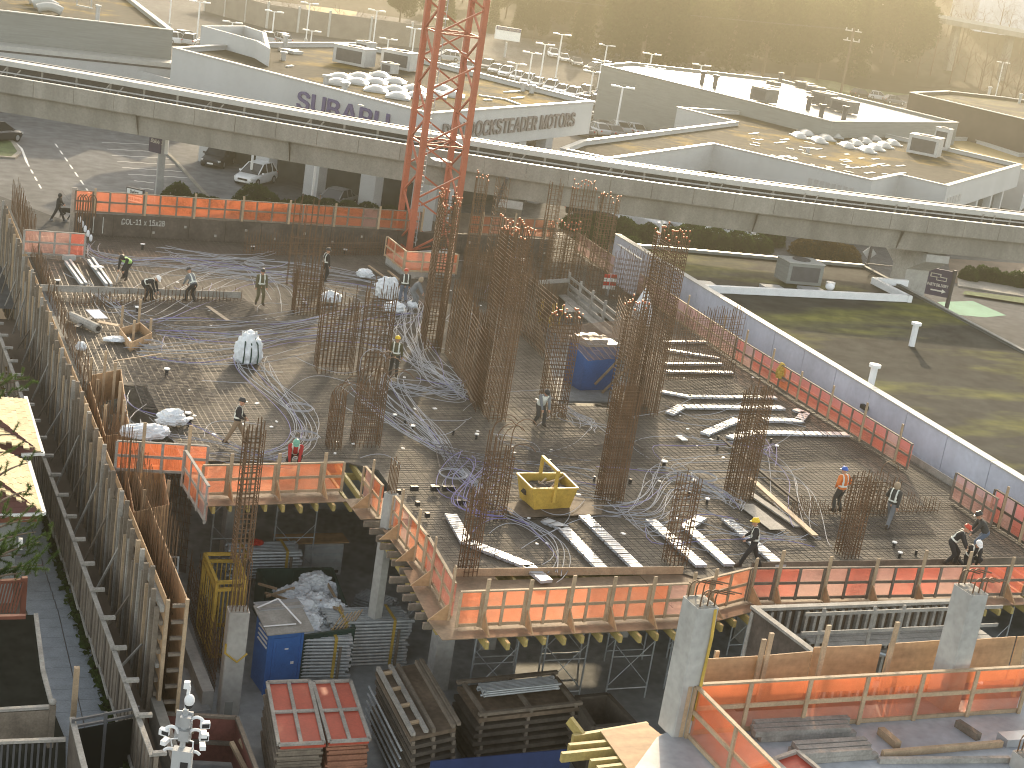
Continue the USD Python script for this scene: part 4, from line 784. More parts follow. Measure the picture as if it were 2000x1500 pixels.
# ================================================================ reinforcement
def strip(b, p, q, r): return b.tube([p, q], r, 3, False)
mat_ = B()
from shapely import prepare
inner_ = deckP.buffer(-0.12); prepare(inner_)
def clip_line(a, c):
    g = inner_.intersection(LineString([a, c])); return [list(s.coords) for s in getattr(g, 'geoms', [g]) if not s.is_empty and s.geom_type == 'LineString']
for i in range(250):
    y = 39.9 + i * 0.2 + 0.02 * rng.standard_normal(); sk = 0.09
    for s in clip_line((8, y), (44, y + sk * 10 * ((y - 39) / 50))):
        mat_.tube([[*s[0], 0.07 + .015 * rng.random()], [*s[-1], 0.07 + .015 * rng.random()]], 0.0095, 3, False)
for i in range(150):
    x = 8.4 + i * 0.235 + 0.02 * rng.standard_normal()
    for s in clip_line((x, 39), (x + 0.02, 93)): mat_.tube([[*s[0], 0.092], [*s[-1], 0.092]], 0.0085, 3, False)
setting('rebar_mat', mat_, 'rebar_mat', 'stuff', 'thin grid of reinforcing bars covering the whole deck')
def densemat(label, px, nx, ny, z=0.14, r=0.011, sx=None, mat='rebar_mat'):
    P = [G(*p, z) for p in px]; b = B(); 
    for i in range(nx + 1):
        u = i / nx; j = 0.02 * rng.standard_normal(); strip(b, P[0] + (P[1] - P[0]) * (u) + [0, j, 0], P[3] + (P[2] - P[3]) * u + [0, j, 0], r)
    for i in range(ny + 1):
        u = i / ny; strip(b, P[0] + (P[3] - P[0]) * u + [0, 0, .025], P[1] + (P[2] - P[1]) * u + [0, 0, .025], r)
    return one('rebar_panel', b, mat, label, 'rebar', kind='stuff')
densemat('dark close rebar mat beside the white plank behind the box form', ((240, 592), (470, 580), (560, 640), (300, 655)), 14, 44)
densemat('rebar mat with shiny bar ends near the tall studs at left', ((245, 705), (375, 692), (425, 790), (282, 800)), 12, 36)
densemat('long band of lapped bars across the middle of the deck', ((850, 870), (1250, 850), (1300, 905), (860, 915)), 30, 16, 0.2, 0.014)
densemat('band of bars in front of the blue cabin', ((1110, 660), (1290, 640), (1320, 690), (1150, 705)), 16, 22, 1.6, 0.014, mat='rebar')
densemat('sunken dark trench of bars below the right hand fence', ((1450, 860), (1700, 855), (1760, 890), (1500, 905)), 30, 10, 0.05, 0.014)
densemat('trench of bars beside the workers at the deck right', ((1540, 1020), (1800, 1010), (1830, 1045), (1570, 1050)), 30, 10, 0.05, 0.014)
densemat('heap of thin bars lying across the core', ((1080, 640), (1290, 620), (1300, 650), (1100, 670)), 4, 16, 2.6, 0.016, mat='rebar')

CAGES = []
def cage(label, base, h, lx, ly, nx, ny, rz=0.0, tie=0.16, caps=True, z0=0.02, r=0.02, flare=0.0, jit=0.25, hooks=0, wall=False):
    c = G(*base, 0); t = T('rebar_cage' if not wall else 'rebar_wall', label, 'rebar', (c[0], c[1], z0)); R = RZ(rz); vb, tb, cp = B(), B(), B(); pos = []
    for i in range(nx):
        for j in range(ny):
            if 0 < i < nx - 1 and 0 < j < ny - 1: continue
            pos.append((lx * (i / max(nx - 1, 1) - .5), ly * (j / max(ny - 1, 1) - .5)))
    for k, (x, y) in enumerate(pos):
        p = R @ A([x, y, 0]) + c; top = h * (1 - 0.0) + jit * (rng.random() - .5) * 2; lean = flare * A([x, y, 0]) + 0.02 * rng.standard_normal(3)
        q = p + A([lean[0], lean[1], top])
        if hooks and k % 3 == 0:
            dv = R @ A([1, 0.3 * rng.standard_normal(), 0]); aa = np.linspace(0, 2.6, 7); rr = 0.5
            vb.tube([p, q] + [q + dv * rr * (1 - math.cos(a)) + A([0, 0, rr * math.sin(a)]) for a in aa[1:]], r, 3, False)
        else: vb.tube([p, q], r, 3, False)
        if caps: cp.box(q + [0, 0, .02], [0.055, 0.055, 0.07], rng.random())
    nz = int((h - jit) / tie)
    for k in range(nz):
        z = 0.15 + k * tie + 0.02 * rng.standard_normal(); o = [R @ A([sx * lx / 2, sy * ly / 2, 0]) + c + [0, 0, z] for sx, sy in ((-1, -1), (1, -1), (1, 1), (-1, 1))]
        if ly < 0.05: strip(tb, o[0], o[1], r * .75)
        else: tb.tube(o + [o[0]], r * 0.75, 3, False)
    t.p('vertical_bars', vb, 'rebar', kind='stuff'); t.p('ties', tb, 'rebar', kind='stuff')
    if caps: t.p('bar_caps', cp, 'cap_orange', kind='stuff')
    return t
def cg(label, base, top, *a, **k):
    b = G(*base, 0); return cage(label, base, TOPZ(b, *top), *a, **k)
cg('tallest rebar wall cage with orange capped bars standing right of the crane', (840, 672), (880, 385), 0.75, 2.6, 6, 14, -0.25, tie=.15, r=.024)
cg('thin tall cage with orange caps standing behind the crane cage', (912, 560), (945, 345), 0.6, 0.6, 4, 4, -.2, tie=.3)
cg('thin tall four bar cage right of the crane against the viaduct', (950, 570), (985, 350), 0.55, 0.9, 3, 3, -.2, tie=.35, caps=False)
cg('broad rebar wall cage with orange caps in the middle of the deck', (955, 805), (1000, 445), 0.7, 2.4, 5, 13, -.1, tie=.15, r=.024)
cg('dark rebar cage right of the crouching white vest worker', (1075, 815), (1100, 610), 1.1, 0.5, 8, 4, -.05, tie=.17, r=.022)
cg('slim capped cage in front of the viaduct, third from the crane', (1055, 560), (1083, 355), 0.6, 0.6, 4, 4, -.1, tie=.3, caps=False)
cg('flat cage with a row of orange caps in front of the viaduct', (1110, 560), (1139, 360), 1.3, 0.4, 8, 3, -.05, tie=.32)
cg('cage with orange caps rightmost against the viaduct', (1160, 575), (1190, 385), 1.0, 0.6, 6, 4, -.05, tie=.28)
cg('low cage with bright orange caps behind the core stairs', (1085, 570), (1108, 440), 1.6, 0.5, 9, 4, -.1, tie=.2)
cg('tall rusty rebar cage in the glare with orange caps', (1250, 800), (1290, 450), 0.8, 1.8, 6, 10, -.05, tie=.15, r=.024)
cg('second rusty cage in the glare left of the tall one', (1205, 815), (1235, 590), 0.5, 1.2, 4, 6, -.05, tie=.17, r=.022)
cg('dense front rebar column with cut bar tops by the yellow skip', (1188, 978), (1225, 752), 0.85, 0.55, 9, 5, .05, tie=.12, r=.024, jit=.1, caps=False)
cg('front rebar column with bent bars behind the yellow skip', (958, 1010), (985, 865), 0.75, 0.7, 6, 5, .1, tie=.14, caps=False, hooks=1, jit=.4)
cg('dense rebar column with tall bars right of the yellow skip', (1440, 972), (1480, 760), 0.75, 0.85, 6, 7, .05, tie=.12, r=.024, caps=False, jit=.3)
cg('rebar column with a wire loop beside the orange shirted worker', (1652, 1085), (1680, 925), 0.6, 0.6, 5, 5, .05, tie=.12, caps=False, r=.022)
cg('slim rebar column between white ducts at the deck front', (1316, 1100), (1340, 930), 0.65, 0.5, 5, 4, .05, tie=.2, caps=False)
cg('slim rebar column by the folded white duct at the front left', (912, 1120), (935, 945), 0.45, 0.45, 4, 4, .1, tie=.22, caps=False)
cg('rusty bundle cage in the left back half of the deck', (596, 612), (600, 520), 1.2, 0.9, 9, 6, -.1, tie=.1, caps=False, jit=.5, r=.022)
cg('tall sparse bars rising from the left back bundle cage', (588, 560), (598, 390), 1.5, 0.3, 6, 2, -.1, tie=.8, caps=False, jit=.4)
cg('rusty cage left of the yellow helmet worker', (650, 725), (662, 575), 1.5, 1.0, 10, 5, -.1, tie=.2, caps=False, jit=.4)
cg('grid like rebar cage just left of the yellow helmet worker', (725, 735), (735, 560), 1.2, 0.6, 8, 4, -.1, tie=.2, caps=False, jit=.5)
cg('slim rebar cage with curved bars left of the centre', (650, 875), (665, 770), 0.45, 0.5, 5, 4, 0, tie=.16, caps=False, hooks=1, jit=.3)
cg('rebar cage with big curved bars in front of the yellow helmet worker', (712, 868), (730, 735), 0.95, 0.7, 7, 5, 0, tie=.14, caps=False, hooks=1, jit=.4)
cg('low square rebar cage beside the hooded worker', (1712, 1000), (1725, 935), 1.0, 0.8, 7, 5, .05, tie=.18, caps=False, jit=.2)
cage('thin rebar column standing up from the left pit', (470, 1095), 4.3, 0.5, 0.4, 5, 4, .1, tie=.16, caps=False, z0=FLOOR + 1.2)
# wall curtains
def curtain(label, a, b, h, n, gap=0.3, tie=0.2, top=None, r=.016, caps=False):
    p, q = G(*a, 0), G(*b, 0); t = T('rebar_wall', label, 'rebar', (p + q) / 2); vb, tb = B(), B(); d = q - p; nr = A([-d[1], d[0], 0]) / np.linalg.norm(d[:2])
    for s in (0, gap):
        for i in range(n + 1): o = p + d * i / n + nr * s; strip(vb, o, o + [0.02 * rng.standard_normal(), 0.02 * rng.standard_normal(), h + .5 * rng.random()], r)
        for k in range(int(h / tie)): strip(tb, p + nr * s + [0, 0, .1 + k * tie], q + nr * s + [0, 0, .1 + k * tie], r)
    t.p('vertical_bars', vb, 'rebar', kind='stuff'); t.p('horizontal_bars', tb, 'rebar', kind='stuff')
curtain('rebar wall running between the tall crane cage and the broad middle cage', (868, 690), (928, 805), 3.4, 34, r=.02)
curtain('rebar wall behind the broad middle cage', (900, 585), (1010, 600), 2.6, 26, r=.02)
curtain('rebar wall between the middle cage and the core stairs', (1000, 640), (1060, 700), 3.0, 22, r=.02)
curtain('rebar wall right of the blue cabin in the glare', (1195, 655), (1255, 800), 2.2, 24, r=.02)
curtain('tall see through rebar wall before the pale blue wall', (1295, 745), (1432, 735), 3.1, 30, tie=.28)
curtain('far see through rebar wall before the pale blue wall', (1190, 585), (1300, 600), 2.6, 24, tie=.28)
curtain('low rebar wall along the crane pen', (900, 545), (1040, 560), 1.6, 26, tie=.25)
curtain('low rebar wall left of the crane pen', (480, 500), (745, 500), 0.95, 50, tie=.2)
curtain('rebar stubs along the white plank', (140, 602), (470, 590), 0.35, 44, tie=.3)
curtain('rebar stubs by the hooded worker at the right', (1545, 1010), (1830, 1002), 0.3, 40, tie=.28)
# bent single bars
for i, (p, h, r_, lab) in enumerate((((1068, 520), 1.7, .25, 'tall hooked white conduit riser beside the white helmet worker'), ((1712, 960), .9, .4, 'wire loop standing above the rebar column by the orange shirted worker'), ((700, 740), .8, .55, 'pale bent bar arching over the middle left cage'), ((775, 760), .4, .5, 'round loop of conduit right of the yellow helmet worker'))):
    o = G(*p, 0); aa = np.linspace(0, math.pi * (1.0 if i < 3 else 1.9), 12)
    one('bent_riser', B().tube([o, o + [0, 0, h]] + [o + A([r_ * (1 - math.cos(a)), 0, h + r_ * math.sin(a)]) for a in aa[1:]], .018, 5), 'conduit' if i != 1 else 'rebar', lab, 'conduit')

# ================================================================ conduits
def curve(pts, n=16, z=0.13, wob=0.12):
    P = A([G(*p, z)[:2] for p in pts]); s = np.r_[0, np.cumsum(np.hypot(*np.diff(P, axis=0).T))]
    m_ = max(n, int(s[-1] / 0.45)); m_ = min(m_, 46); u = np.linspace(0, s[-1], m_)
    if len(P) > 2: cx, cy = CubicSpline(s, P[:, 0])(u), CubicSpline(s, P[:, 1])(u)
    else: cx, cy = np.interp(u, s, P[:, 0]), np.interp(u, s, P[:, 1])
    a, b = rng.standard_normal(2); ph = rng.random() * 6
    w = wob * np.sin(u * (0.5 + .3 * a) + ph) + .5 * wob * np.sin(u * 1.3 + b * 3)
    return np.stack([cx + .4 * w, cy + w, z + .03 * np.sin(u * .9 + ph) + .02], 1)
NC = [0]
def conduit(pts, label, group, mat='conduit', r=0.013, z=0.13, wob=.12):
    if NC[0] > 330: return
    NC[0] += 1; one('conduit', B().tube(curve(pts, z=z, wob=wob), r, 4, False), mat, label, 'conduit', group)
def bundle(label, group, lanes, n, spread, mat='conduit', wob=.12, z=0.13):
    for i in range(n):
        e = (i / max(n - 1, 1) - .5) * 2; off = [(p[0] + 1.35 * e * spread[k][0] + 9 * rng.standard_normal(), p[1] + 1.35 * e * spread[k][1] + 5 * rng.standard_normal()) for k, p in enumerate(lanes)]
        conduit(off, label, group, mat if rng.random() > .08 else 'conduit_violet', z=z + .04 * rng.random(), wob=wob)
gB = 'grey conduits snaking across the deck '
bundle('grey conduit swinging out of the left back corner across the back of the deck', gB + 'back', [(168, 478), (230, 508), (350, 515), (480, 525), (560, 520)], 13, [(4, 4), (8, 6), (20, 14), (20, 20), (20, 24)])
bundle('grey conduit from the back left cages to the crane pen', gB + 'to the crane pen', [(330, 500), (480, 525), (640, 540), (760, 560), (800, 600)], 13, [(10, 12), (10, 18), (10, 16), (12, 12), (14, 10)])
bundle('grey conduit laid across the deck behind the big white sack', gB + 'behind the sack', [(300, 640), (420, 648), (560, 640), (700, 620), (790, 610)], 14, [(10, 10), (10, 16), (14, 18), (12, 18), (10, 14)])
bundle('grey conduit crossing under the big white sack', gB + 'under the sack', [(270, 685), (420, 690), (560, 665), (640, 655), (780, 690)], 9, [(10, 8), (10, 16), (14, 18), (12, 18), (10, 30)])
bundle('grey conduit in the thick bundle beside the crane cage', gB + 'by the crane cage', [(800, 590), (795, 640), (820, 700), (870, 745), (900, 760)], 26, [(16, 6), (22, 4), (26, 10), (20, 16), (8, 12)], wob=.06)
bundle('grey conduit in the fan turning below the crane cage', gB + 'fan', [(770, 745), (830, 765), (880, 768), (898, 762)], 14, [(16, 8), (12, 8), (8, 10), (6, 8)], wob=.05)
bundle('grey conduit running down the middle of the deck to the yellow skip', gB + 'middle', [(760, 740), (800, 810), (850, 860), (900, 920), (945, 965)], 16, [(20, 8), (20, 8), (20, 8), (14, 8), (18, 10)])
bundle('grey conduit crossing the middle of the deck from the left', gB + 'middle left', [(700, 770), (800, 850), (930, 905), (1060, 930), (1170, 950)], 9, [(24, 20), (30, 20), (24, 22), (20, 22), (14, 22)])
bundle('grey conduit curving in front of the worker in tan trousers', gB + 'left front', [(490, 700), (530, 760), (580, 810), (590, 860), (520, 895)], 13, [(26, 6), (26, 8), (22, 8), (14, 10), (24, 8)])
bundle('grey conduit wandering from the openings to the left front edge', gB + 'left', [(270, 800), (330, 850), (420, 870), (480, 890), (560, 900)], 8, [(20, 30), (20, 30), (24, 26), (20, 12), (20, 10)], wob=.25)
bundle('grey conduit looping among the left back workers', gB + 'left back loops', [(180, 560), (260, 610), (360, 560), (470, 530), (540, 590)], 10, [(30, 20), (30, 20), (40, 20), (30, 20), (40, 20)], wob=.4)
bundle('grey conduit spreading from the slim front left column', gB + 'front left', [(960, 985), (1010, 1010), (1060, 1040), (1090, 1080), (1075, 1120)], 7, [(14, 6), (14, 8), (14, 8), (10, 10), (10, 8)])
bundle('grey conduit tangled right of the yellow skip', gB + 'right of the skip', [(1200, 1000), (1270, 985), (1330, 935), (1400, 960), (1430, 985)], 16, [(20, 8), (20, 14), (24, 24), (24, 14), (8, 6)], wob=.35)
bundle('grey conduit swinging between the ducts at the deck front', gB + 'between ducts', [(1230, 1010), (1290, 1050), (1380, 1030), (1460, 1040), (1560, 1055)], 7, [(20, 16), (30, 16), (30, 30), (20, 14), (20, 12)], wob=.35)
bundle('grey conduit trailing over the right half of the deck', gB + 'right', [(1300, 930), (1420, 890), (1500, 900), (1560, 960), (1590, 1040)], 6, [(20, 20), (40, 30), (30, 20), (30, 20), (30, 20)], wob=.3)
bundle('grey conduit ends curling before the core', gB + 'core', [(1100, 790), (1125, 810), (1150, 825), (1160, 838)], 12, [(6, 8), (14, 10), (20, 8), (26, 6)], wob=.06)
bundle('violet conduit tangle by the front rebar column', 'violet conduits near the front rebar columns', [(930, 900), (905, 950), (900, 985), (960, 1000)], 10, [(20, 16), (24, 18), (16, 10), (20, 8)], mat='conduit_violet', wob=.3, z=.2)
bundle('violet conduit end sticking up by the right hand rebar column', 'violet conduits right', [(1478, 880), (1492, 870), (1505, 890)], 6, [(8, 8), (8, 10), (8, 10)], mat='conduit_violet', wob=.25, z=.3)
bundle('grey conduit wandering across the right back of the deck', gB + 'right back', [(1330, 830), (1400, 850), (1470, 835), (1560, 830)], 4, [(20, 16), (20, 20), (20, 20), (20, 10)], wob=.3)
for i, p in enumerate(((500, 518), (300, 675), (590, 800), (890, 930), (1380, 935), (600, 855))):
    c = G(*p, .18); aa = np.linspace(0, 12, 40); rr = .5 + .12 * np.sin(aa * .9)
    one('conduit_coil', B().tube(np.stack([c[0] + rr * np.cos(aa), c[1] + rr * np.sin(aa), c[2] + .01 * aa], 1), .017, 4, False), 'conduit', ('loop of grey conduit behind the standing back worker', 'coil of grey conduit below the small box form', 'loop of grey conduit left of the centre cages', 'coil of conduit beside the front rebar column', 'big tangle loop of conduit right of the skip', 'loop of conduit near the deck edge left of the notch')[i], 'conduit')

for i in range(84):
    p = A([rng.uniform(300, 1500), rng.uniform(520, 1060)]); d = A([rng.uniform(60, 170) * rng.choice([-1, 1]), rng.uniform(-30, 40)]); q = [tuple(p), tuple(p + d * .5 + rng.normal(0, 14, 2)), tuple(p + d + rng.normal(0, 14, 2))]
    if all(inner_.contains(Point(G(*k, 0)[:2])) for k in q): conduit(q, 'single pale conduit lying loose somewhere across the rebar grid', 'loose single conduits all over the deck', 'conduit' if i % 6 else 'conduit_violet', wob=.3)
# ================================================================ flat foil ducts
ND = [0]
def duct(label, pts, w=0.42, z=0.10):
    P = [G(*p, z) for p in pts]; t = T('foil_duct', label, 'duct', P[0], 'flat foil ducts lying on the rebar')
    for i in range(len(P) - 1):
        a, b = P[i], P[i + 1]; d = (b - a); L = np.linalg.norm(d); d /= L; n = max(1, int(round(L / 1.1)))
        if i < len(P) - 2: b = b + d * .12
        for k in range(n):
            p, q = a + (b - a) * k / n, a + (b - a) * (k + 1) / n; t.p('duct_length', B().bar(p + d * .008, q - d * .008, w, 0.10), 'foil')
            if k: t.p('joint_tape', B().bar(p - d * .02, p + d * .02, w + .012, 0.112), 'metal_dark')
    nrm = None
    bb = B()
    for i in range(len(P) - 1):
        a, b = P[i], P[i + 1]; d = (b - a); L = np.linalg.norm(d); d /= L; nr = A([-d[1], d[0], 0])
        for k in range(int(L / .32)): o = a + d * (k * .32 + .1) + [0, 0, .075]; sk = .25; bb.tube([o - nr * .4 - d * sk * .2, o + nr * .4 + d * sk * .2], .014, 3, False)
    t.p('tie_bars', bb, 'rebar_mat', kind='stuff')
duct('long foil duct bent twice at the front left of the deck', ((880, 1005), (910, 1058), (1030, 1105), (1068, 1136)))
duct('foil duct with a kinked head right of the front left column', ((1062, 1016), (1098, 1030), (1178, 1114)))
duct('straight foil duct leftmost of the straight ones at the front', ((1140, 1008), (1245, 1110)))
duct('straight foil duct running under the slim front rebar column', ((1270, 1016), (1370, 1106)))
duct('foil duct with a folded head right of the slim front column', ((1370, 1010), (1342, 1030), (1425, 1104)))
duct('foil duct behind the yellow helmet worker at the front', ((1418, 1014), (1525, 1106)))
duct('foil duct with a bent left end running below the tall rebar wall', ((1308, 808), (1330, 795), (1530, 797)))
duct('foil duct turning a corner below the red fence', ((1490, 820), (1560, 822), (1572, 808), (1552, 800)))
duct('short slanting foil duct left of the dense right hand column', ((1376, 848), (1440, 820)))
duct('foil duct running right from the dense right hand column', ((1425, 856), (1475, 845), (1655, 849)))
duct('narrow foil duct in the glare below the tall rebar wall', ((1290, 765), (1345, 775), (1515, 777)), .3)
for i, (a, b) in enumerate((((1298, 668), (1380, 668)), ((1300, 683), (1405, 700)), ((1300, 711), (1410, 711)), ((1300, 726), (1430, 728)))): duct(f'foil strip behind the tall rebar wall, {("first", "second", "third", "fourth")[i]} from the back', (a, b), .26)
pl = G(1942 - 600, 855, .1); one('white_offcut', B().bar(G(1325, 850, .12), G(1338, 860, .12), .28, .03), 'paint_white', 'small white board lying alone in the middle right of the deck', 'board')

# ================================================================ timbers and bits on the deck
DZ = 0.11
def dtimber(label, a, b, w, h, mat='lumber', z=DZ, name='plank'): return one(name, B().bar(G(*a, z) + [0, 0, h / 2], G(*b, z) + [0, 0, h / 2], w, h), mat, label, 'plank')
dtimber('long pale upright plank in front of the bending workers', (78, 568), (470, 582), 0.06, 0.3, 'lumber_grey', .25)
for i, (a, b) in enumerate((((128, 515), (160, 560)), ((136, 512), (168, 558)), ((172, 512), (208, 560)), ((180, 508), (217, 560)))): dtimber(('aluminium beam in the left pair at the back corner, its left half', 'aluminium beam in the left pair at the back corner, its right half', 'aluminium beam in the right pair at the back corner, its left half', 'aluminium beam in the right pair at the back corner, its right half')[i], a, b, 0.12, 0.16, 'galv', .12, 'aluminium_beam')
dtimber('thin pale plank leaning by the small box form', (222, 706), (315, 692), .06, .04, 'lumber', .3)
dtimber('pair of weathered planks behind the white sack', (405, 600), (445, 628), .22, .06, 'lumber_old')
dtimber('dark fallen plank left of the small box form', (148, 640), (185, 618), .2, .05, 'plastic_black', .2)
dtimber('plank lying on the mats left of the crane pen', (720, 520), (755, 545), .12, .06, 'lumber'); dtimber('second plank lying left of the crane pen', (758, 530), (780, 548), .12, .06, 'lumber')
dtimber('long pale plank sloping beside the right hand rebar column', (1465, 935), (1592, 1048), .24, .06, 'lumber', .16); dtimber('plank beneath the long sloping plank', (1465, 965), (1560, 1030), .3, .05, 'lumber_grey', .1)
dtimber('broad sheet of ply beside the long sloping plank', (1455, 985), (1520, 1035), .7, .02, 'lumber_grey', .1)
dtimber('timber edge strip below the narrow foil duct', (1410, 860), (1560, 985), .1, .08, 'lumber_dark'); dtimber('timber lying behind the yellow skip', (1160, 872), (1245, 858), .1, .08, 'lumber_old'); dtimber('timber box edge right of the front rebar column', (1225, 860), (1255, 880), .1, .1, 'lumber_old')
cd_ = T('cardboard_tube', 'thick cardboard tube lying on the rubbish left of the box form', 'tube', G(165, 625, .2)); p, q = G(138, 617, .25), G(192, 642, .25); cd_.p('tube', B().tube([p, q], .2, 10), 'lumber_grey'); cd_.p('end', B().tube([q, q + (q - p) * .01], .12, 8), 'plastic_black')
one('plastic_sheet', B().bar(G(180, 605, .3), G(198, 622, .25), .6, .02), 'wall_blue', 'pale blue plastic sheet among the rubbish left of the box form', 'sheet'); one('yellow_sheet', B().bar(G(192, 628, .25), G(232, 636, .25), .3, .03), 'lumber', 'yellowish board among the rubbish left of the box form', 'board')
one('small_block', B().box(G(135, 503, .2), [.6, .3, .25], .3), 'concrete', 'pale block beneath the pink screen in the back left corner', 'block')
one('white_sheet', B().box(G(190, 521, .4), [.55, .35, .04], .3), 'plastic_white', 'white sheet lying on the right pair of aluminium beams', 'sheet')
def sleeve(px, r=0.06, h=0.22, cap=True, lab='', g='pipe sleeves standing on the deck'):
    c = G(*px, 0.0); t = T('pipe_sleeve', lab, 'pipe sleeve', c, g); t.p('sleeve', B().cyl(c, r, h, 8), 'plastic_black')
    if cap: t.p('cap', B().cyl(c + [0, 0, h], r * 1.8, .04, 8), 'plastic_white')
sl = [(278, 488), (493, 492), (673, 498), (325, 735), (268, 613), (112, 560), (366, 822), (370, 833), (1296, 911), (1230, 945), (770, 820), (790, 830), (805, 842), (885, 850), (930, 858), (838, 843), (1355, 948), (1345, 970), (1380, 985), (1505, 865), (1515, 880), (1402, 860), (1090, 962), (1400, 880), (1756, 1090), (1788, 1085), (1745, 1070), (1160, 940)]
for i, p in enumerate(sl): sleeve(p, .07 if i < 10 else .05, .3 if i < 8 else .2, i % 2 == 0 or i < 8, 'black pipe sleeve with white cap standing on the deck' if (i % 2 == 0 or i < 8) else 'short black pipe sleeve standing open on the deck', 'white capped sleeves' if (i % 2 == 0 or i < 8) else 'open sleeves')
for i, p in enumerate(((805, 958), (812, 958), (845, 958), (853, 958), (868, 958), (876, 958), (884, 958), (895, 985), (905, 985), (815, 988), (834, 1010), (778, 965), (1072, 905))): c = G(*p, .1); one('outlet_box', B().box(c + [0, 0, .08], [.14, .14, .16], .1), 'plastic_black', 'small black outlet box in the row at the deck front left', 'outlet box', 'black outlet boxes in the row at the front left')
for i in range(110):
    p = (rng.uniform(300, 1500), rng.uniform(520, 1080)); g_ = G(*p, 0)
    if inner_.contains(Point(g_[:2])) and i < 110: one('white_scrap', B().box(g_ + [0, 0, .12], [.06 + .12 * rng.random(), .06 + .06 * rng.random(), .03], rng.random() * 3), 'plastic_white', 'small white offcut lying on the rebar', 'scrap', 'white offcuts scattered over the deck')
# sacks
def crumple(c, r, seed, sub=4, amp=.28):
    m = trimesh.creation.icosphere(sub); v = m.vertices * (1 + amp * (meshkit.fbm(m.vertices * 2.3 + seed, 3, seed) - .5) * 2)[:, None]; v *= (1 + .12 * (meshkit.noise(m.vertices * 9 + seed, seed) - .5))[:, None]
    v = v * r; q_ = m.vertices; v = v * (1 + .30 * np.abs(meshkit.noise(q_ * 3.1 + seed, seed + 3) - .5) + .18 * np.abs(meshkit.noise(q_ * 6.7 + seed, seed + 5) - .5))[:, None]; v[:, 2] = np.maximum(v[:, 2], -r[2] * .55); return B().add(v + c + [0, 0, r[2] * .55], m.faces)
def sack(label, px, r, seed, z=.12, name='white_sack', mat='bag', cat='sack', group=None): return one(name, crumple(G(*px, z), A(r), seed), mat, label, cat, group, smooth=24)
bs = T('big_white_sack', 'big white bulk sack with dark straps standing on the mats', 'sack', G(483, 706, .1)); bs.p('bag', crumple(G(483, 705, .1), A([.55, .5, .75]), 3, 4, .2), 'bag', smooth=60)
c = G(483, 705, .1)
for dx in (-.3, 0.0, .3): bs.p('strap', B().tube([c + [dx, -.52, 0.05], c + [dx, -.58, .4], c + [dx * .9, -.44, .85], c + [dx * .5, 0, 1.12]], .035, 5), 'green_dark')
for i in range(2): bs.p('lifting_loop', B().tube([c + [-.3 + .6 * i, 0, .95], c + [-.32 + .6 * i, 0, 1.3], c + [-.15 + .4 * i, 0, 1.3], c + [-.1 + .3 * i, 0, .95]], .03, 5), 'plastic_white')
sack('white sack lying on the mats left of the bulk sack with tools', (645, 588), (.5, .35, .3), 5); sack('white wrapped parcel lying left of the crane pen', (712, 540), (.42, .3, .25), 6)
sack('white bulk sack of waste beside the worker near the crane cage', (755, 580), (.6, .55, .65), 8); sack('white bags lying in front of the waste sack', (770, 606), (.5, .4, .28), 9); sack('small white bag by the crane cage', (805, 600), (.25, .2, .2), 10)
sack('yellowish sack in the corner by the faded orange fence', (335, 826), (.5, .38, .32), 11); sack('white plastic sack spread by the faded orange fence', (282, 852), (.8, .4, .28), 12)
sack('grey sack leaning under the red fence at the right', (1525, 742), (.2, .3, .3), 14, mat='wall_blue'); one('hanging_rope', crumple(G(1523, 738, .6), A([.2, .22, .45]), 15), 'yellow', 'bundle of straw coloured rope hung over the red fence', 'rope')
sack('white scraps heaped beside the small box form', (228, 665), (.5, .3, .1), 16); sack('grey crate like bundle near the left wall', (158, 682), (.2, .2, .2), 17)
# yellow skip
sk = T('yellow_skip', 'battered yellow crane skip with a lifting bow holding rubble', 'skip', G(1070, 985, .05))
zt = .95; P0 = [G(*p, .08) for p in ((1015, 972), (1043, 997), (1112, 993), (1090, 965))]; P1 = [G(*p, zt) for p in ((1010, 925), (1040, 955), (1129, 954), (1100, 925))]
b = B()
for i in range(4):
    j = (i + 1) % 4; q = [P0[i], P0[j], P1[j], P1[i]]; nq = np.cross(q[1] - q[0], q[3] - q[0]); nq = nq / np.linalg.norm(nq) * .03
    sk.p('side_plate', B().hexa([q[0], q[1], q[1] - nq, q[0] - nq, q[3], q[2], q[2] - nq, q[3] - nq]), 'yellow'); sk.p('rim', B().bar(P1[i], P1[j], .07, .06), 'yellow')
sk.p('floor', B().add(P0, [[0, 1, 2], [0, 2, 3]]).mv([0, 0, .02]), 'form_dark'); sk.p('rubble', crumple((P1[0] + P1[2]) / 2 - [0, 0, .55], A([.75, .55, .3]), 21), 'lumber_dark')
ml, mr = (P1[0] + P1[3]) / 2, (P1[1] + P1[2]) / 2; d_ = (mr - ml); d_ /= np.linalg.norm(d_)
sk.p('lifting_bow', B().bar(ml, ml + [0, 0, .62], .1).bar(mr - [0, 0, .5], mr + [0, 0, .62], .1).bar(ml + [0, 0, .62] - d_ * .05, mr + [0, 0, .62] + d_ * .05, .1), 'yellow')
for i in range(7): c = (P1[0] + P1[2]) / 2 + A([rng.uniform(-.5, .5), rng.uniform(-.4, .4), -.2]); sk.p('scrap_stick', B().bar(c, c + A([rng.uniform(-.5, .5), rng.uniform(-.3, .3), .2]), .05), 'lumber')
setting('skip_sheet', B().prism([G(*p, .1)[:2] for p in ((985, 985), (1100, 965), (1180, 985), (1175, 1005), (1000, 1012))], .1, .115), 'plywood_dark')
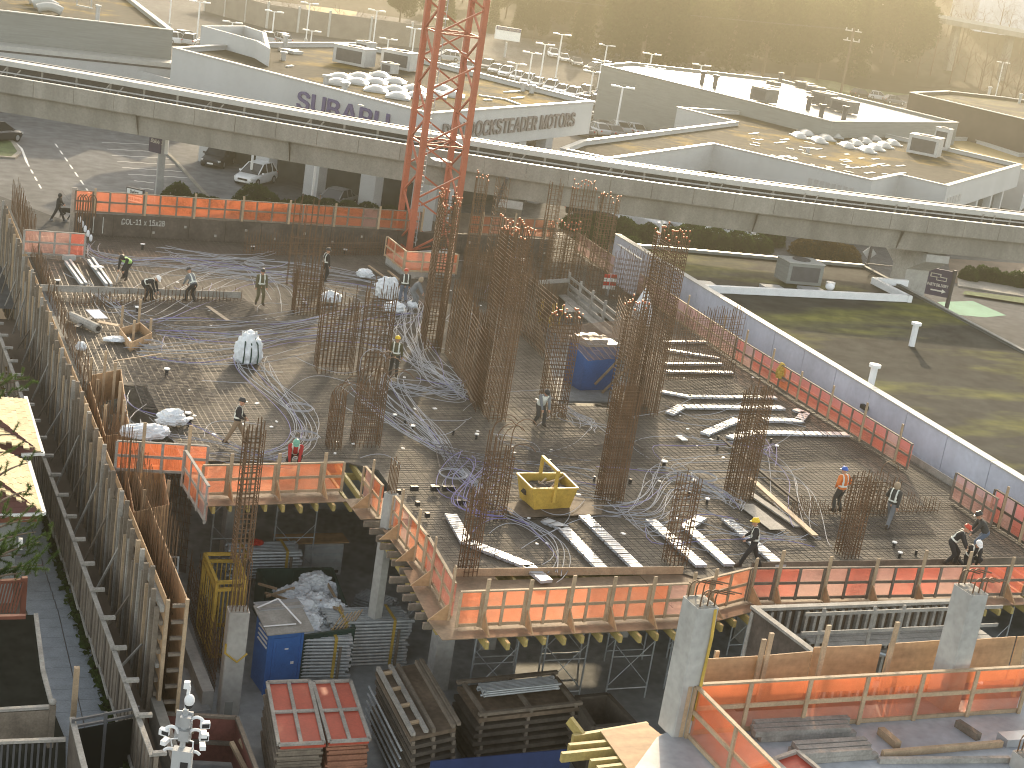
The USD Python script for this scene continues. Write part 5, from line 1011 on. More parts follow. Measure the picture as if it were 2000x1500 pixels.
# core: blue cabin, stairs with guard rails
cbn = T('blue_cabin', 'blue portable toilet with grey roof standing down inside the core', 'portable toilet', G(1150, 740, -2.2)); o = G(1148, 752, -1.6)
cbn.p('body', B().box(o + [0, 0, 1.1], [1.9, 1.5, 2.2], .15), 'blue'); cbn.p('roof', B().box(o + [0, 0, 2.25], [2.0, 1.6, .1], .15).box(o + [-.3, 0, 2.38], [1.3, 1.2, .18], .15), 'metal'); cbn.p('door', B().box(o + [-.45, -.85, 1.05], [.75, .06, 1.9], .15), 'blue'); cbn.p('prop', B().bar(o + [-.2, -1.1, .4], o + [1.2, -1.0, 2.0], .09), 'lumber'); cbn.p('prop', B().bar(o + [.2, -1.2, 0], o + [1.5, -1.1, 1.4], .09), 'lumber')
setting('core_floor', B().box(G(1150, 690, -1.65), [12, 16, .1]), 'concrete_floor')
lw = T('core_wall_form', 'white boarded wall form with slots and planks around the core', 'formwork', G(1180, 620, 0))
a, c_ = G(1112, 540, 1.0), G(1262, 660, 1.0)
for z, w in ((1.0, .12), (.55, .2), (.1, .25)): lw.p('board', B().bar(a + [0, 0, z - 1.0], c_ + [0, 0, z - 1.0], .06, w), 'lumber_grey')
lw.p('walk_plank', B().bar(a + [-.5, -.3, -.95], c_ + [-.5, -.3, -.95], .5, .06), 'lumber_grey')
for i in range(7): o = a + (c_ - a) * i / 6; lw.p('post', B().bar(o + [0, 0, -1.2], o + [0, 0, .25], .12, .12), 'lumber_grey')
lw.p('back_board', B().bar(G(1052, 553, .8), G(1110, 549, .8), .1, .3), 'lumber_grey')
for i in range(7): o = G(1054 + 9 * i, 553 - .6 * i, .6); lw.p('stud', B().bar(o - [0, 0, 1.7], o, .1, .1), 'lumber_old')
lw.p('back_sheet', B().bar(G(1052, 555, .8) - [0, -.1, 1], G(1112, 551, .8) - [0, -.1, 1], .03, 1.9), 'plywood_dark')
for i in range(7):
    o = G(1050 + 9 * i + 5 * rng.standard_normal(), 600 + 8 * rng.standard_normal(), 1.6); one('yellow_sling', B().tube([o, o + [.05, 0, -.4], o + [-.05, .05, -.8], o + [.06, 0, -1.2]], .03, 4), 'yellow', 'pale yellow sling hanging on the cages by the core', 'sling', 'yellow slings hanging by the core')
sg = T('barrier_sign', 'red and white barrier board behind the core boards', 'barrier', G(1186, 580, 0)); o = G(1186, 578, 0)
for k in range(4): sg.p('stripe', B().box(o + [0, 0, .5 + .22 * k], [.8, .05, .2]), 'red' if k % 2 else 'paint_white')
sg.p('foot', B().bar(o, o + [0, 0, 1.3], .06), 'metal')
wc = T('white_tent_sack', 'pale pointed sack hanging in the glare beside the core', 'sack', G(1250, 630, 0)); wc.p('sack', B().tube([G(1250, 632, .1), G(1250, 632, .1) + [0, 0, .9], G(1250, 632, .1) + [0, 0, 2.0]], [.55, .5, .05], 10), 'bag')
cp_ = G(1480, 862, 0)
# ================================================================ in the pit
Z0 = FLOOR
def stack(label, p, q, r_, n, th, gap, mat, topmat, z0=Z0, frame='lumber_grey', bars=True):
    """panels piled on each other; p,q,r_ = three corners (pixels) of the top panel at its height"""
    H = n * (th + gap); zt = z0 + .12 + H; a, b, c = G(*p, zt), G(*q, zt), G(*r_, zt); d = a + (c - b)
    t = T('panel_stack', label, 'panel stack', (*((a + c) / 2)[:2], z0))
    for s in (.2, .8): t.p('bearer', B().bar(a * (1 - s) + b * s - [0, 0, H + .06], d * (1 - s) + c * s - [0, 0, H + .06], .12, .12), 'lumber_old')
    for k in range(n):
        z = -H + (k + .5) * (th + gap); j = .03 * rng.standard_normal(3) * [1, 1, 0]; P = [x + A([0, 0, z]) + j for x in (a, b, c, d)]
        t.p('panel', B().hexa([x - [0, 0, th / 2] for x in P] + [x + [0, 0, th / 2] for x in P]), mat if k < n - 1 else topmat)
        if gap > .05:
            for s in (.06, .5, .94): t.p('spacer', B().bar(P[0] * (1 - s) + P[1] * s + [0, 0, th / 2 + gap / 2], P[3] * (1 - s) + P[2] * s + [0, 0, th / 2 + gap / 2], .1, gap - .006), 'lumber_old')
    if bars:
        up = A([0, 0, .03])
        for x, y in ((a, b), (b, c), (c, d), (d, a)): t.p('frame_bar', B().bar(x + up, y + up, .1, .07), frame)
        t.p('frame_bar', B().bar((a + b) / 2 + up, (d + c) / 2 + up, .1, .06), frame); t.p('frame_bar', B().bar((a + d) / 2 + up * 1.1, (b + c) / 2 + up * 1.1, .1, .06), frame)
    t.abcd = (a, b, c, d); return t
stack('left stack of red faced form panels with grey frames', (522, 1334), (604, 1331), (632, 1452), 22, .075, .012, 'lumber_old', 'red_ply')
stack('right stack of red faced form panels with grey frames', (611, 1334), (684, 1331), (722, 1446), 22, .075, .012, 'lumber_red', 'red_ply')
s3 = stack('tall stack of weathered brown form panels with a ladder like frame on top', (738, 1308), (822, 1292), (896, 1418), 8, .12, .14, 'lumber_dark', 'plywood_dark', bars=False)
a, b, c, d = s3.abcd; u = A([0, 0, .06])
for k, (x, y) in enumerate(((a, d), (a * .72 + b * .28, d * .72 + c * .28), (b, c))): s3.p('top_rail', B().bar(x + u, y + u, .12, .1), 'lumber_grey' if k < 2 else 'lumber_old')
for s in (.1, .35, .6, .85): s3.p('rung', B().bar(a * (1 - s) + d * s + u, (a * .72 + b * .28) * (1 - s) + (d * .72 + c * .28) * s + u, .1, .08), 'lumber')
for k in range(5): s3.p('prop', B().tube([a + [-.25, -.1, -.5 - .25 * k], d + [-.25, .1, -.5 - .25 * k]], .035, 6), 'galv')
s4 = stack('low wide stack of brown form panels carrying a strapped bundle of props', (892, 1336), (1088, 1316), (1136, 1376), 7, .13, .14, 'lumber_dark', 'plywood_dark', bars=False)
a, b, c, d = s4.abcd
for x, y in ((a, b), (c, d)): s4.p('edge_bar', B().bar(x + u, y + u, .12, .1), 'lumber_old')
def pipes(label, p, q, z0, rows, cols, r=.035, dep=(0, 1), straps=True, ends=True, name='prop_bundle', mat='galv'):
    a, b = G(*p, z0), G(*q, z0); d = (b - a); L = np.linalg.norm(d); d /= L; nr = A([-d[1], d[0], 0]); t = T(name, label, 'prop bundle', (a + b) / 2)
    for i in range(rows):
        for j in range(cols):
            o = nr * (j * 2.25 * r) + A([0, 0, r + i * 2.15 * r]) + d * .05 * rng.standard_normal(); t.p('prop', B().tube([a + o, b + o], r, 7), mat)
            if ends and (i == rows - 1 or j == 0): t.p('end_plate', B().box(a + o, [.02, r * 2, r * 2], math.atan2(d[1], d[0])), 'metal'); t.p('collar', B().tube([b + o - d * .12, b + o - d * .02], r * 1.25, 7), 'metal')
    W, H = cols * 2.25 * r, rows * 2.15 * r
    if straps:
        for s in (.2, .8):
            o = a + d * L * s; t.p('strap', B().bar(o + nr * -.05 + [0, 0, H + .012], o + nr * W + [0, 0, H + .012], .1, .012).bar(o + nr * -.06, o + nr * -.06 + [0, 0, H], .1, .012, up=nr), 'yellow')
            o = a + d * L * (s + .06); t.p('stake', B().bar(o - nr * .09, o - nr * .09 + [0, 0, H * .8], .09, .05, up=nr), 'lumber_old')
    return t
zt4 = Z0 + .12 + 7 * .27
pipes('strapped bundle of bright props lying on the low wide stack', (945, 1362), (1092, 1346), zt4 + .12, 3, 7, .034, straps=False)
pipes('banded rack of galvanised props beside the blue toilet', (520, 1325), (678, 1322), Z0, 12, 9, .055)
pipes('second rack of galvanised props behind the first one', (632, 1303), (790, 1296), Z0, 14, 9, .055)
pipes('rack of galvanised props with a red rag under the deck edge', (446, 1132), (582, 1128), Z0 + .6, 9, 8, .055)
rg = G(500, 1062, Z0 + 1.75); one('red_rag', crumple(rg, A([.25, .16, .1]), 31), 'red', 'red rag lying on the props under the deck edge', 'rag')
pipes('rack of dark props right of the rubbish bin', (690, 1195), (752, 1215), Z0, 6, 8, .05, straps=False); 
def boxy(name, label, cat, px, z0, d, rz, mat): 
    c = G(*px, z0); t = T(name, label, cat, c); t.c = c; t.p('body', B().box(c + [0, 0, d[2] / 2], d, rz), mat); return t
mb_ = boxy('steel_tool_box', 'grey steel tool chest with forklift slots under a brown sheet', 'tool chest', (620, 1112), Z0, (1.5, 1.0, 1.25), .02, 'metal')
for k in range(4): mb_.p('rib', B().box(mb_.c + [0, -.515, .3 + .27 * k], [1.45, .03, .1], .02), 'galv')
for dx in (-.5, 0, .5): mb_.p('slot', B().box(mb_.c + [dx, -.512, .14], [.3 if dx else .45, .03, .1], .02), 'plastic_black')
one('brown_sheet', B().box(G(608, 1052, Z0 + 1.3), [2.7, .9, .03], .02), 'plywood', 'brown plywood sheet laid over the grey tool chest', 'sheet')
# rubbish bin
rbx = T('rubbish_bin', 'big dark green rubbish bin heaped with white bags', 'skip', G(590, 1200, Z0)); zr = Z0 + 1.5
R4 = [G(*p, zr) for p in ((503, 1114), (648, 1112), (692, 1230), (580, 1245))]; Q4 = [x - A([0, 0, 1.5]) for x in R4]
for i in range(4):
    j = (i + 1) % 4; m_ = (R4[i] + R4[j]) / 2 - [0, 0, .75]; rbx.p('side', B().bar(R4[i] - [0, 0, .75], R4[j] - [0, 0, .75], .06, 1.5), 'green_dark'); rbx.p('rim', B().bar(R4[i] + [0, 0, .03], R4[j] + [0, 0, .03], .1, .06), 'green_dark')
    for s in (.25, .5, .75): o = R4[i] * (1 - s) + R4[j] * s; rbx.p('rib', B().bar(o - [0, 0, 1.45], o - [0, 0, .02], .12, .12), 'green_dark')
rbx.p('floor', B().add(Q4, [[0, 1, 2], [0, 2, 3]]).mv([0, 0, .04]), 'green_dark')
bg = [(560, 1180, .5), (585, 1168, .45), (612, 1150, .5), (635, 1165, .45), (560, 1210, .5), (590, 1205, .55), (620, 1195, .55), (645, 1205, .5), (600, 1228, .45), (635, 1228, .4), (575, 1230, .35), (620, 1135, .3)]
for i, (x, y, r) in enumerate(bg): sack('full white rubbish bag heaped in the green bin', (x, y), (r, r * .9, r * .75), 40 + i, zr - .45 + .1 * (i % 3), 'rubbish_bag', 'bag', 'bag', 'white rubbish bags in the green bin')
for i, (a, b) in enumerate((((520, 1165), (575, 1148)), ((518, 1158), (565, 1172)), ((600, 1160), (660, 1190)), ((505, 1140), (540, 1150)), ((640, 1140), (670, 1195)))): one('waste_stick', B().bar(G(*a, zr + .05), G(*b, zr + .2), .07), 'lumber', 'waste timber lying in the green bin', 'stick', 'waste timbers in the green bin')
for i in range(6): o = G(655 + 8 * i, 1222 - 2 * i, Z0 + 1.6); one('loose_lath', B().bar(o - [.3, .2, .3], o + [.2 + .1 * rng.random(), .1, .35], .035), 'lumber', 'thin lath sticking up between the bin and the prop rack', 'lath', 'laths beside the green bin')
# blue toilet
pt = T('portable_toilet', 'blue portable toilet with a tarred roof board strapped over it', 'portable toilet', G(508, 1352, Z0)); o = G(535, 1352, Z0); rzp = .12; o = o + A([0.1, .55, 0])
pt.p('body', B().box(o + [0, 0, 1.1], [1.12, 1.15, 2.2], rzp), 'blue')
Rp = RZ(rzp)
for sx in (-1, 1): pt.p('corner_post', B().box(o + Rp @ A([sx * .55, -.58, 1.1]), [.08, .08, 2.2], rzp), 'blue')
pt.p('door', B().box(o + Rp @ A([0, -.585, 1.0]), [.78, .04, 1.85], rzp), 'blue'); pt.p('door_panel', B().box(o + Rp @ A([0, -.61, 1.35]), [.6, .02, .9], rzp), 'blue'); pt.p('handle', B().box(o + Rp @ A([.28, -.63, 1.05]), [.1, .04, .08], rzp), 'plastic_white'); pt.p('sign', B().box(o + Rp @ A([.05, -.625, 1.55]), [.12, .01, .05], rzp), 'plastic_white')
for k in range(4): pt.p('side_vent', B().box(o + Rp @ A([-.575, -.1 + .0 * k, 2.05 - .16 * k]), [.03, .8, .05], rzp), 'plastic_white')
lid = B().box([0, 0, 0], [1.55, 1.45, .05]); tilt = A([[1, 0, 0], [0, math.cos(.22), -math.sin(.22)], [0, math.sin(.22), math.cos(.22)]]); lid.xf(Rp @ tilt, o + [0.05, -.15, 2.38]); pt.p('roof_board', lid, 'lumber_grey')
lid = B().box([0, 0, 0], [1.5, .6, .05]); lid.xf(Rp, o + [0.05, .55, 2.5]); pt.p('rear_board', lid, 'metal')
for p, q in ((A([-.7, .3, 2.6]), A([.05, .5, 2.75])), (A([.05, .5, 2.75]), A([.45, -.6, 2.38])), (A([-.75, -.5, 2.35]), A([.3, -.55, 2.36]))): pt.p('strap', B().bar(o + Rp @ p, o + Rp @ q, .06, .015), 'plastic_white')
# yellow cage
yc = T('yellow_lifting_cage', 'open yellow steel lifting cage standing among the pit rebar', 'cage', G(435, 1225, Z0 + .3)); zt, zb_ = Z0 + 3.0, Z0 + .4
Y4 = [G(*p, zt) for p in ((400, 1082), (462, 1082), (480, 1135), (424, 1138))]; 
for i in range(4):
    j = (i + 1) % 4
    for z in (0, -.25, zb_ - zt): yc.p('rail', B().bar(Y4[i] + [0, 0, z], Y4[j] + [0, 0, z], .1, .1), 'yellow')
    yc.p('post', B().bar(Y4[i] + [0, 0, zb_ - zt], Y4[i], .1, .1), 'yellow')
    for k in range(1, 7): o = Y4[i] + (Y4[j] - Y4[i]) * k / 7; yc.p('bar', B().bar(o + [0, 0, zb_ - zt], o + [0, 0, -.25], .035), 'yellow')
# rebar, kerbs and pads in the left pit
c0_, c1_ = G(330, 1100, FLOOR), G(420, 1395, FLOOR)
kb = T('pit_kerb', 'low bare concrete kerb wall stepping down the left pit', 'wall', (c0_ + c1_) / 2); kb.p('wall', B().bar(G(352, 1235, FLOOR + .35), G(405, 1370, FLOOR + .35), .35, .7), 'concrete'); 
setting('pit_pad', B().prism([G(*p, FLOOR)[:2] for p in ((312, 1320), (375, 1318), (410, 1400), (345, 1410))], FLOOR, FLOOR + .25), 'concrete_floor'); setting('pit_pad', B().prism([G(*p, FLOOR)[:2] for p in ((305, 1265), (368, 1262), (376, 1312), (312, 1316))], FLOOR, FLOOR + .12), 'concrete_floor')
wr = B()
for i in range(34):
    o = G(362 + i * 1.7, 1180 + i * 5.2, FLOOR); wr.tube([o, o + [0.03 * rng.standard_normal(), 0, 1.6 + .6 * rng.random()]], .013, 3, False)
    o = o + A([.35, 0, 0]); wr.tube([o, o + [0.03 * rng.standard_normal(), 0, 1.6 + .6 * rng.random()]], .013, 3, False)
for k in range(7): wr.tube([G(362, 1180, FLOOR) + [0, 0, .2 + .25 * k], G(420, 1352, FLOOR) + [0, 0, .2 + .25 * k]], .012, 3, False); wr.tube([G(362, 1180, FLOOR) + [0.35, 0, .2 + .25 * k], G(420, 1352, FLOOR) + [0.35, 0, .2 + .25 * k]], .012, 3, False)
one('pit_rebar_row', wr, 'rebar', 'row of bars rising along the kerb wall in the left pit', 'rebar', kind='stuff')
wr = B()
for i in range(40): o = G(280 + i * 2.1, 1100 + .5 * i, FLOOR); wr.tube([o, o + [0.05 * rng.standard_normal(), 0, 3.6 + 1.4 * rng.random()]], .013, 3, False)
for k in range(12): wr.tube([G(280, 1100, FLOOR) + [0, 0, .3 + .33 * k], G(364, 1120, FLOOR) + [0, 0, .3 + .33 * k]], .012, 3, False)
one('pit_rebar_row', wr, 'rebar', 'tall screen of bars behind the end of the left wall form', 'rebar', kind='stuff')
ldr = T('ladder', 'pale ladder standing in the pit behind the wall form end', 'ladder', G(338, 1250, FLOOR)); p, q = G(322, 1262, FLOOR), G(338, 1262, FLOOR)
for x in (p, q): ldr.p('stile', B().bar(x, x + [0, .5, 3.0], .06), 'galv')
for k in range(9): ldr.p('rung', B().bar(p + A([0, .055, .33]) * (k + 1), q + A([0, .055, .33]) * (k + 1), .035), 'galv')
one('plywood_offcut', B().bar(G(437, 1400, FLOOR + .5), G(452, 1400, FLOOR + .5), .03, 1.0), 'wall_grey', 'grey plywood offcut leaning at the foot of the stout column', 'board')
# bottom: dark tub, blue sheet, red box form, gate, camera mast
tub = T('timber_tub', 'dark timber framed square shaft form half seen behind the joists', 'formwork', G(1190, 1400, Z0)); zt = Z0 + 1.9; X4 = [G(*p, zt) for p in ((1124, 1366), (1186, 1360), (1240, 1418), (1160, 1424))]
for i in range(4): j = (i + 1) % 4; tub.p('side', B().bar(X4[i] - [0, 0, .9], X4[j] - [0, 0, .9], .08, 1.8), 'lumber_dark'); tub.p('rim', B().bar(X4[i] + [0, 0, .05], X4[j] + [0, 0, .05], .16, .1), 'lumber_dark')
one('blue_sheet', B().bar(G(835, 1530, Z0 + 1.2), G(1110, 1504, Z0 + 1.2), .04, 1.4), 'blue_tarp', 'deep blue hoarding sheet along the bottom of the view', 'hoarding'); one('red_strap', B().bar(G(990, 1508, Z0 + 1.2) + [0, -.1, 0], G(990, 1508, Z0 + 1.2) + [0, -.1, .62], .2, .02, up=(0, 1, 0)), 'red', 'dark red strap over the blue hoarding sheet', 'strap')
rf = T('red_box_form', 'large reddish ply lined box form at the bottom left below the mast', 'formwork', G(370, 1450, Z0)); zt = Z0 + 1.5; V4 = [G(*p, zt) for p in ((262, 1392), (462, 1404), (510, 1530), (300, 1540))]
M('ply_maroon', (0.16, 0.055, 0.045), 0.6, 0.3, 1.0, fine=.15)
for i in range(3): j = i + 1; rf.p('side', B().bar(V4[i] - [0, 0, .7], V4[j] - [0, 0, .7], .05, 1.4), 'ply_maroon'); rf.p('top_rail', B().bar(V4[i] + [0, 0, .04], V4[j] + [0, 0, .04], .12, .08), 'lumber_old')
rf.p('side', B().bar(V4[3] - [0, 0, .7], V4[0] - [0, 0, .7], .05, 1.4), 'ply_maroon')
rf.p('middle_rail', B().bar(V4[0] + [0, -.1, -.75], V4[1] + [0, -.1, -.75], .1, .1), 'lumber_old'); rf.p('loose_rail', B().bar(G(355, 1432, Z0 + 1), G(425, 1422, Z0 + 1), .1, .1), 'lumber'); rf.p('ladder_rail', B().bar(G(452, 1450, Z0 + 1.3), G(488, 1520, Z0 + 1.0), .12, .1), 'lumber'); rf.p('ladder_rail', B().bar(G(470, 1445, Z0 + 1.3), G(505, 1515, Z0 + 1.0), .12, .1), 'lumber')
cmast = T('camera_mast', 'white security camera mast with lamps on bent arms at the bottom', 'camera mast', (G(352, 1500, 1.0)[0], G(352, 1500, 1.0)[1], FLOOR)); mp = G(352, 1500, 1.0); mx, my = mp[0], mp[1]
hz = lambda x, y: TOPZ(A([mx, my, 0]), x, y)
H = [hz(352, y) for y in (1500, 1430, 1402, 1385, 1365, 1345, 1335)]
V = lambda dx, z, dy=0.0: A([mx, my, z]) + sdir * dx + A([0, dy, 0])
cmast.p('pole', B().cyl(V(0, FLOOR), .06, H[3] - FLOOR, 10), 'metal'); cmast.p('cabinet', B().box(V(0, (H[0] + hz(352, 1458)) / 2 - .25, -.1), [.42, .22, hz(352, 1458) - H[0] + .5], math.atan2(sdir[1], sdir[0])), 'wall_white'); cmast.p('cabinet_window', B().box(V(.02, H[0] + .1, -.225), [.16, .02, .34], math.atan2(sdir[1], sdir[0])), 'plastic_black')
rzs = math.atan2(sdir[1], sdir[0])
for k, y in enumerate((1432, 1405)): cmast.p('junction_box', B().box(V(0, hz(352, y), -.06), [.22, .16, .24], rzs), 'metal'); cmast.p('back_plate', B().box(V(0, hz(352, y), .06), [.36, .03, .34], rzs), 'metal')
for k in range(2): cmast.p('cabinet_frame', B().tube([V(-.22 + .44 * k, hz(352, 1460)), V(-.26 + .44 * k + .04 * k, hz(352, 1446)), V(-.1 + .2 * k, hz(352, 1443))], .02, 6), 'plastic_white')
def arm(s, y, floods=True):
    z = hz(352, y); aa = np.linspace(0, 2.6, 9); pts_ = [V(s * .08, z)] + [V(s * (.12 + .14 * (1 - math.cos(a))), z + .13 * math.sin(a)) for a in aa]; cmast.p('bent_arm', B().tube(pts_, .035, 8), 'plastic_white')
    if floods:
        e = pts_[-1]; f = cmast.p('flood_lamp', B().box(e + sdir * s * .04 + A([0, -.05, -.06]), [.2, .12, .14], rzs + s * .3), 'plastic_white'); f.p('lens', B().box(e + sdir * s * .04 + A([0, -.115, -.06]), [.15, .02, .09], rzs + s * .3), 'plastic_black'); cmast.p('camera_body', B().box(e + sdir * s * .02 + A([0, -.1, -.26]), [.12, .2, .1], rzs + s * .3), 'plastic_white')
arm(-1, 1432); arm(1, 1432); arm(1, 1408); arm(-1, 1475, False); arm(1, 1475, False)
zt = hz(352, 1345); cmast.p('dome_arm', B().tube([V(0, H[3]), V(0.02, hz(352, 1340)), V(-.02, hz(352, 1333))], .04, 8), 'plastic_white'); cmast.p('dome_bracket', B().box(V(-.03, hz(352, 1337)), [.12, .1, .16], rzs), 'plastic_white')
cmast.p('dome_camera', B().ell(V(.03, hz(352, 1362), -.1), (.11, .11, .14)), 'plastic_white', smooth=True); cmast.p('dome_lens', B().ell(V(.03, hz(352, 1371), -.1), (.085, .085, .1)), 'plastic_black', smooth=True)
gt = T('black_gate', 'black steel gate with sheeted front and top rails at the bottom left', 'gate', G(195, 1500, Z0 + 1.4)); zt = -2.0
ga, gb = G(142, 1420, zt), G(268, 1396, zt); gt.p('sheet', B().bar(ga - [0, 0, 1.1], gb - [0, 0, 1.1], .04, 2.0), 'black_matte')
for z in (0, .2): gt.p('rail', B().bar(ga + [0, 0, z], gb + [0, 0, z], .06), 'metal_dark')
for x in (ga, (ga + gb) / 2, gb): gt.p('post', B().bar(x - [0, 0, 2.1], x + [0, 0, .25], .08), 'metal_dark')
gt.p('latch', B().box(ga + (gb - ga) * .2 + [0, -.06, -1.0], [.04, .04, .3]), 'metal')

# ================================================================ neighbour's side on the left
PZ = -3.55
setting('side_yard', B().sheet(Polygon([(-12, 20), (7.85, 20), (7.85, 78), (-12, 78)]), PZ), 'earth')
pv = setting('paving', B().sheet(Polygon([(4.2, 30), (6.2, 30), (6.0, 60), (4.2, 60)]), PZ + .01), 'earth')
M('paver', (0.20, 0.225, 0.25), 0.85, .14, 2.0, fine=.12)
lx0 = G(115, 1200, PZ + .05); lx1 = G(170, 1440, PZ + .05); lx2 = G(55, 1010, PZ + .05)
for i in range(44):
    for j in range(-1, 2):
        y = 31.0 + i * .64; xc = np.interp(y, [lx1[1], lx0[1], lx2[1]], [lx1[0], lx0[0], lx2[0]]); wj = .92 if j != -1 else .5
        x = xc + (wj / 2 + .008 if j == 0 else -wj / 2 - .008 if j == -1 else wj * 1.5 + .03)
        if j == 1: continue
        if j == -1: x = xc - .47; wj = .92
        pv.p('paving_slab', B().box([x, y, PZ + .03 + .006 * rng.random()], [wj - .012, .625, .05], .003 * rng.standard_normal()), 'paver')
bf = T('boundary_fence', 'tall grey board fence with arm brackets beside the paved path', 'fence', (6.6, 52, PZ)); FZ = -1.75
fx = lambda y: 6.45 + .55 * (52 - y) / 18 if y < 52 else 6.45 - .1 * (y - 52) / 20
ca, cb2 = G(115, 975, FZ), G(259, 1372, FZ)
fx = lambda y: ca[0] + (cb2[0] - ca[0]) * (y - ca[1]) / (cb2[1] - ca[1])
_fx = fx
vg = B()
for i in range(900):
    y = rng.uniform(31, 58); x = fx(y) - .04 - abs(rng.normal(0, .1)); s = .05 + .09 * rng.random(); R = trimesh.transformations.random_rotation_matrix(rng.random(3))[:3, :3]; vg.add(A([[-s, -s * .5, 0], [s, -s * .5, 0], [s, s * .5, 0], [-s, s * .5, 0]]) @ R.T + [x, y, PZ + .06 + .12 * rng.random()], [[0, 1, 2, 3]])
one('weeds', vg, 'leaf_hedge', 'low dark weeds growing along the foot of the boundary fence', 'weeds', kind='stuff')
n_ = 176
for i in range(n_):
    y = 33.6 + 40 * i / n_; bf.p('board', B().box([fx(y) + .02 * (i % 2), y + .11, (PZ + FZ) / 2], [.025, .215, FZ - PZ - .1]), 'lumber_old' if i % 5 else 'lumber_dark')
for i in range(22):
    y = 33.6 + 1.86 * i; bf.p('cap_rail', B().bar([fx(y), y + .02, FZ + .02], [fx(y + 1.8), y + 1.8, FZ + .02], .13, .05), 'lumber_grey'); bf.p('post', B().box([fx(y) + .09, y, (PZ + FZ) / 2 + .03], [.11, .11, FZ - PZ + .1]), 'lumber_old'); bf.p('bracket_arm', B().bar([fx(y) + .0, y, FZ + .1], [fx(y) + .34, y, FZ + .1], .14, .09), 'lumber_grey')
    bf.p('lower_rail', B().bar([fx(y) - .06, y, PZ + .35], [fx(y) - .06, y + 1.86, PZ + .35], .05, .1), 'lumber_grey')
cnr = G(140, 1440, PZ); one('wooden_post', B().bar([cnr[0], cnr[1], PZ], [cnr[0], cnr[1], TOPZ(cnr, 148, 1303)], .14, .14), 'lumber', 'tall brown wooden post beside the gate at the bottom left', 'post')
rl = T('sloping_rail', 'weathered timber rail and board fence by the gate at the bottom left', 'fence', G(160, 1460, PZ)); rl.p('cap', B().bar(G(141, 1402, -1.9), G(170, 1520, -1.9), .14, .06), 'lumber_grey'); rl.p('boards', B().bar(G(138, 1404, -1.9) - [0, 0, .85], G(166, 1522, -1.9) - [0, 0, .85], .03, 1.6), 'lumber_dark')
# house: steep shingled roof with dormer hips
M('shingle', (0.50, 0.41, 0.24), 0.8, .14, 3.0, rnd=0.0, fine=.1); M('shingle_b', (0.43, 0.35, 0.20), 0.8, .14, 3.0, fine=.1); M('siding_red', (0.11, 0.045, 0.04), .7, .15, 1.0, fine=.1); M('wood_red', (0.16, 0.055, 0.035), .7, .2, 2.0)
hs_ = T('shingled_house', 'neighbour house with gold shingle roof and dark red hips on the left', 'house', G(20, 1000, PZ))
def roofplane(t, px, zs, n=9, mat=('shingle', 'shingle_b')):
    """px: eave right-bottom, eave top, ridge top, ridge bottom; shingle courses each a part"""
    P = [G(*p, z) for p, z in zip(px, zs)]; a, b, c, d = P
    for k in range(n):
        u0, u1 = k / n, (k + 1) / n; l0, l1 = a + (d - a) * u0, a + (d - a) * u1; r0, r1 = b + (c - b) * u0, b + (c - b) * u1
        m_ = 9
        for q in range(m_):
            s0, s1 = q / m_ + (.05 if k % 2 else 0), (q + 1) / m_ + (.05 if k % 2 else 0); s0, s1 = min(s0, 1), min(s1, 1) - .004
            if s1 <= s0: continue
            A_, B_, C_, D_ = l0 + (r0 - l0) * s0, l0 + (r0 - l0) * s1, l1 + (r1 - l1) * s1, l1 + (r1 - l1) * s0; up = A([0, 0, .02 + .012 * rng.random()])
            t.p('shingle', B().hexa([A_ - [0, 0, .03], B_ - [0, 0, .03], C_ - [0, 0, .03], D_ - [0, 0, .03], A_ + up * 1.6, B_ + up * 1.6, C_ + up * .3, D_ + up * .3]), mat[int(rng.random() * 2)])
    return P
HZ = -.3
P1_ = roofplane(hs_, ((80, 883), (52, 780), (-60, 770), (-60, 850)), (HZ, HZ, HZ + 1.2, HZ + 1.2), 12)
P2_ = roofplane(hs_, ((82, 1000), (52, 902), (-50, 852), (-40, 940)), (HZ, HZ, HZ + 1.2, HZ + 1.2), 12)
def hip(t, px, zs, n=6):
    P = [G(*p, z) for p, z in zip(px, zs)]
    for k in range(n):
        u0, u1 = k / n, (k + 1) / n - .01; a, b = P[0] + (P[2] - P[0]) * u0, P[1] + (P[2] - P[1]) * u0; c, d = P[1] + (P[2] - P[1]) * u1, P[0] + (P[2] - P[0]) * u1
        t.p('hip_board', B().hexa([x - [0, 0, .05] for x in (a, b, c, d)] + [x + A([0, 0, .03 * (1 - .8 * (i > 1))]) for i, x in enumerate((a, b, c, d))]), 'siding_red')
hip(hs_, ((-60, 888), (80, 884), (-10, 812)), (HZ - .02, HZ - .02, HZ + 1.0)); hip(hs_, ((-60, 1006), (82, 1001), (-5, 935)), (HZ - .02, HZ - .02, HZ + 1.0))
for a, b in (((50, 776), (84, 888)), ((56, 902), (86, 1003)), ((-60, 1008), (86, 1003)), ((42, 888), (84, 886))): hs_.p('gutter', B().bar(G(*a, HZ - .06), G(*b, HZ - .06), .12, .1), 'lamp_white')
hs_.p('fascia', B().bar(G(-60, 1012, HZ - .25), G(72, 1008, HZ - .25), .06, .35), 'wood_red')
e1_, e2_ = G(70, 1000, HZ), G(45, 780, HZ); hs_.p('side_wall', B().prism([(-9, e1_[1]), (e1_[0] - .5, e1_[1] + .3), (e2_[0] - .5, e2_[1]), (-9, e2_[1])], PZ, HZ - .35), 'wall_grey')
hs_.p('wall_lamp', B().box(G(40, 1062, -1.2), [.12, .14, .35]), 'lamp_white')
bal = T('red_balcony', 'dark red wooden balcony railing below the pine at the left edge', 'balcony', G(20, 1200, -2.5)); bz = -1.6
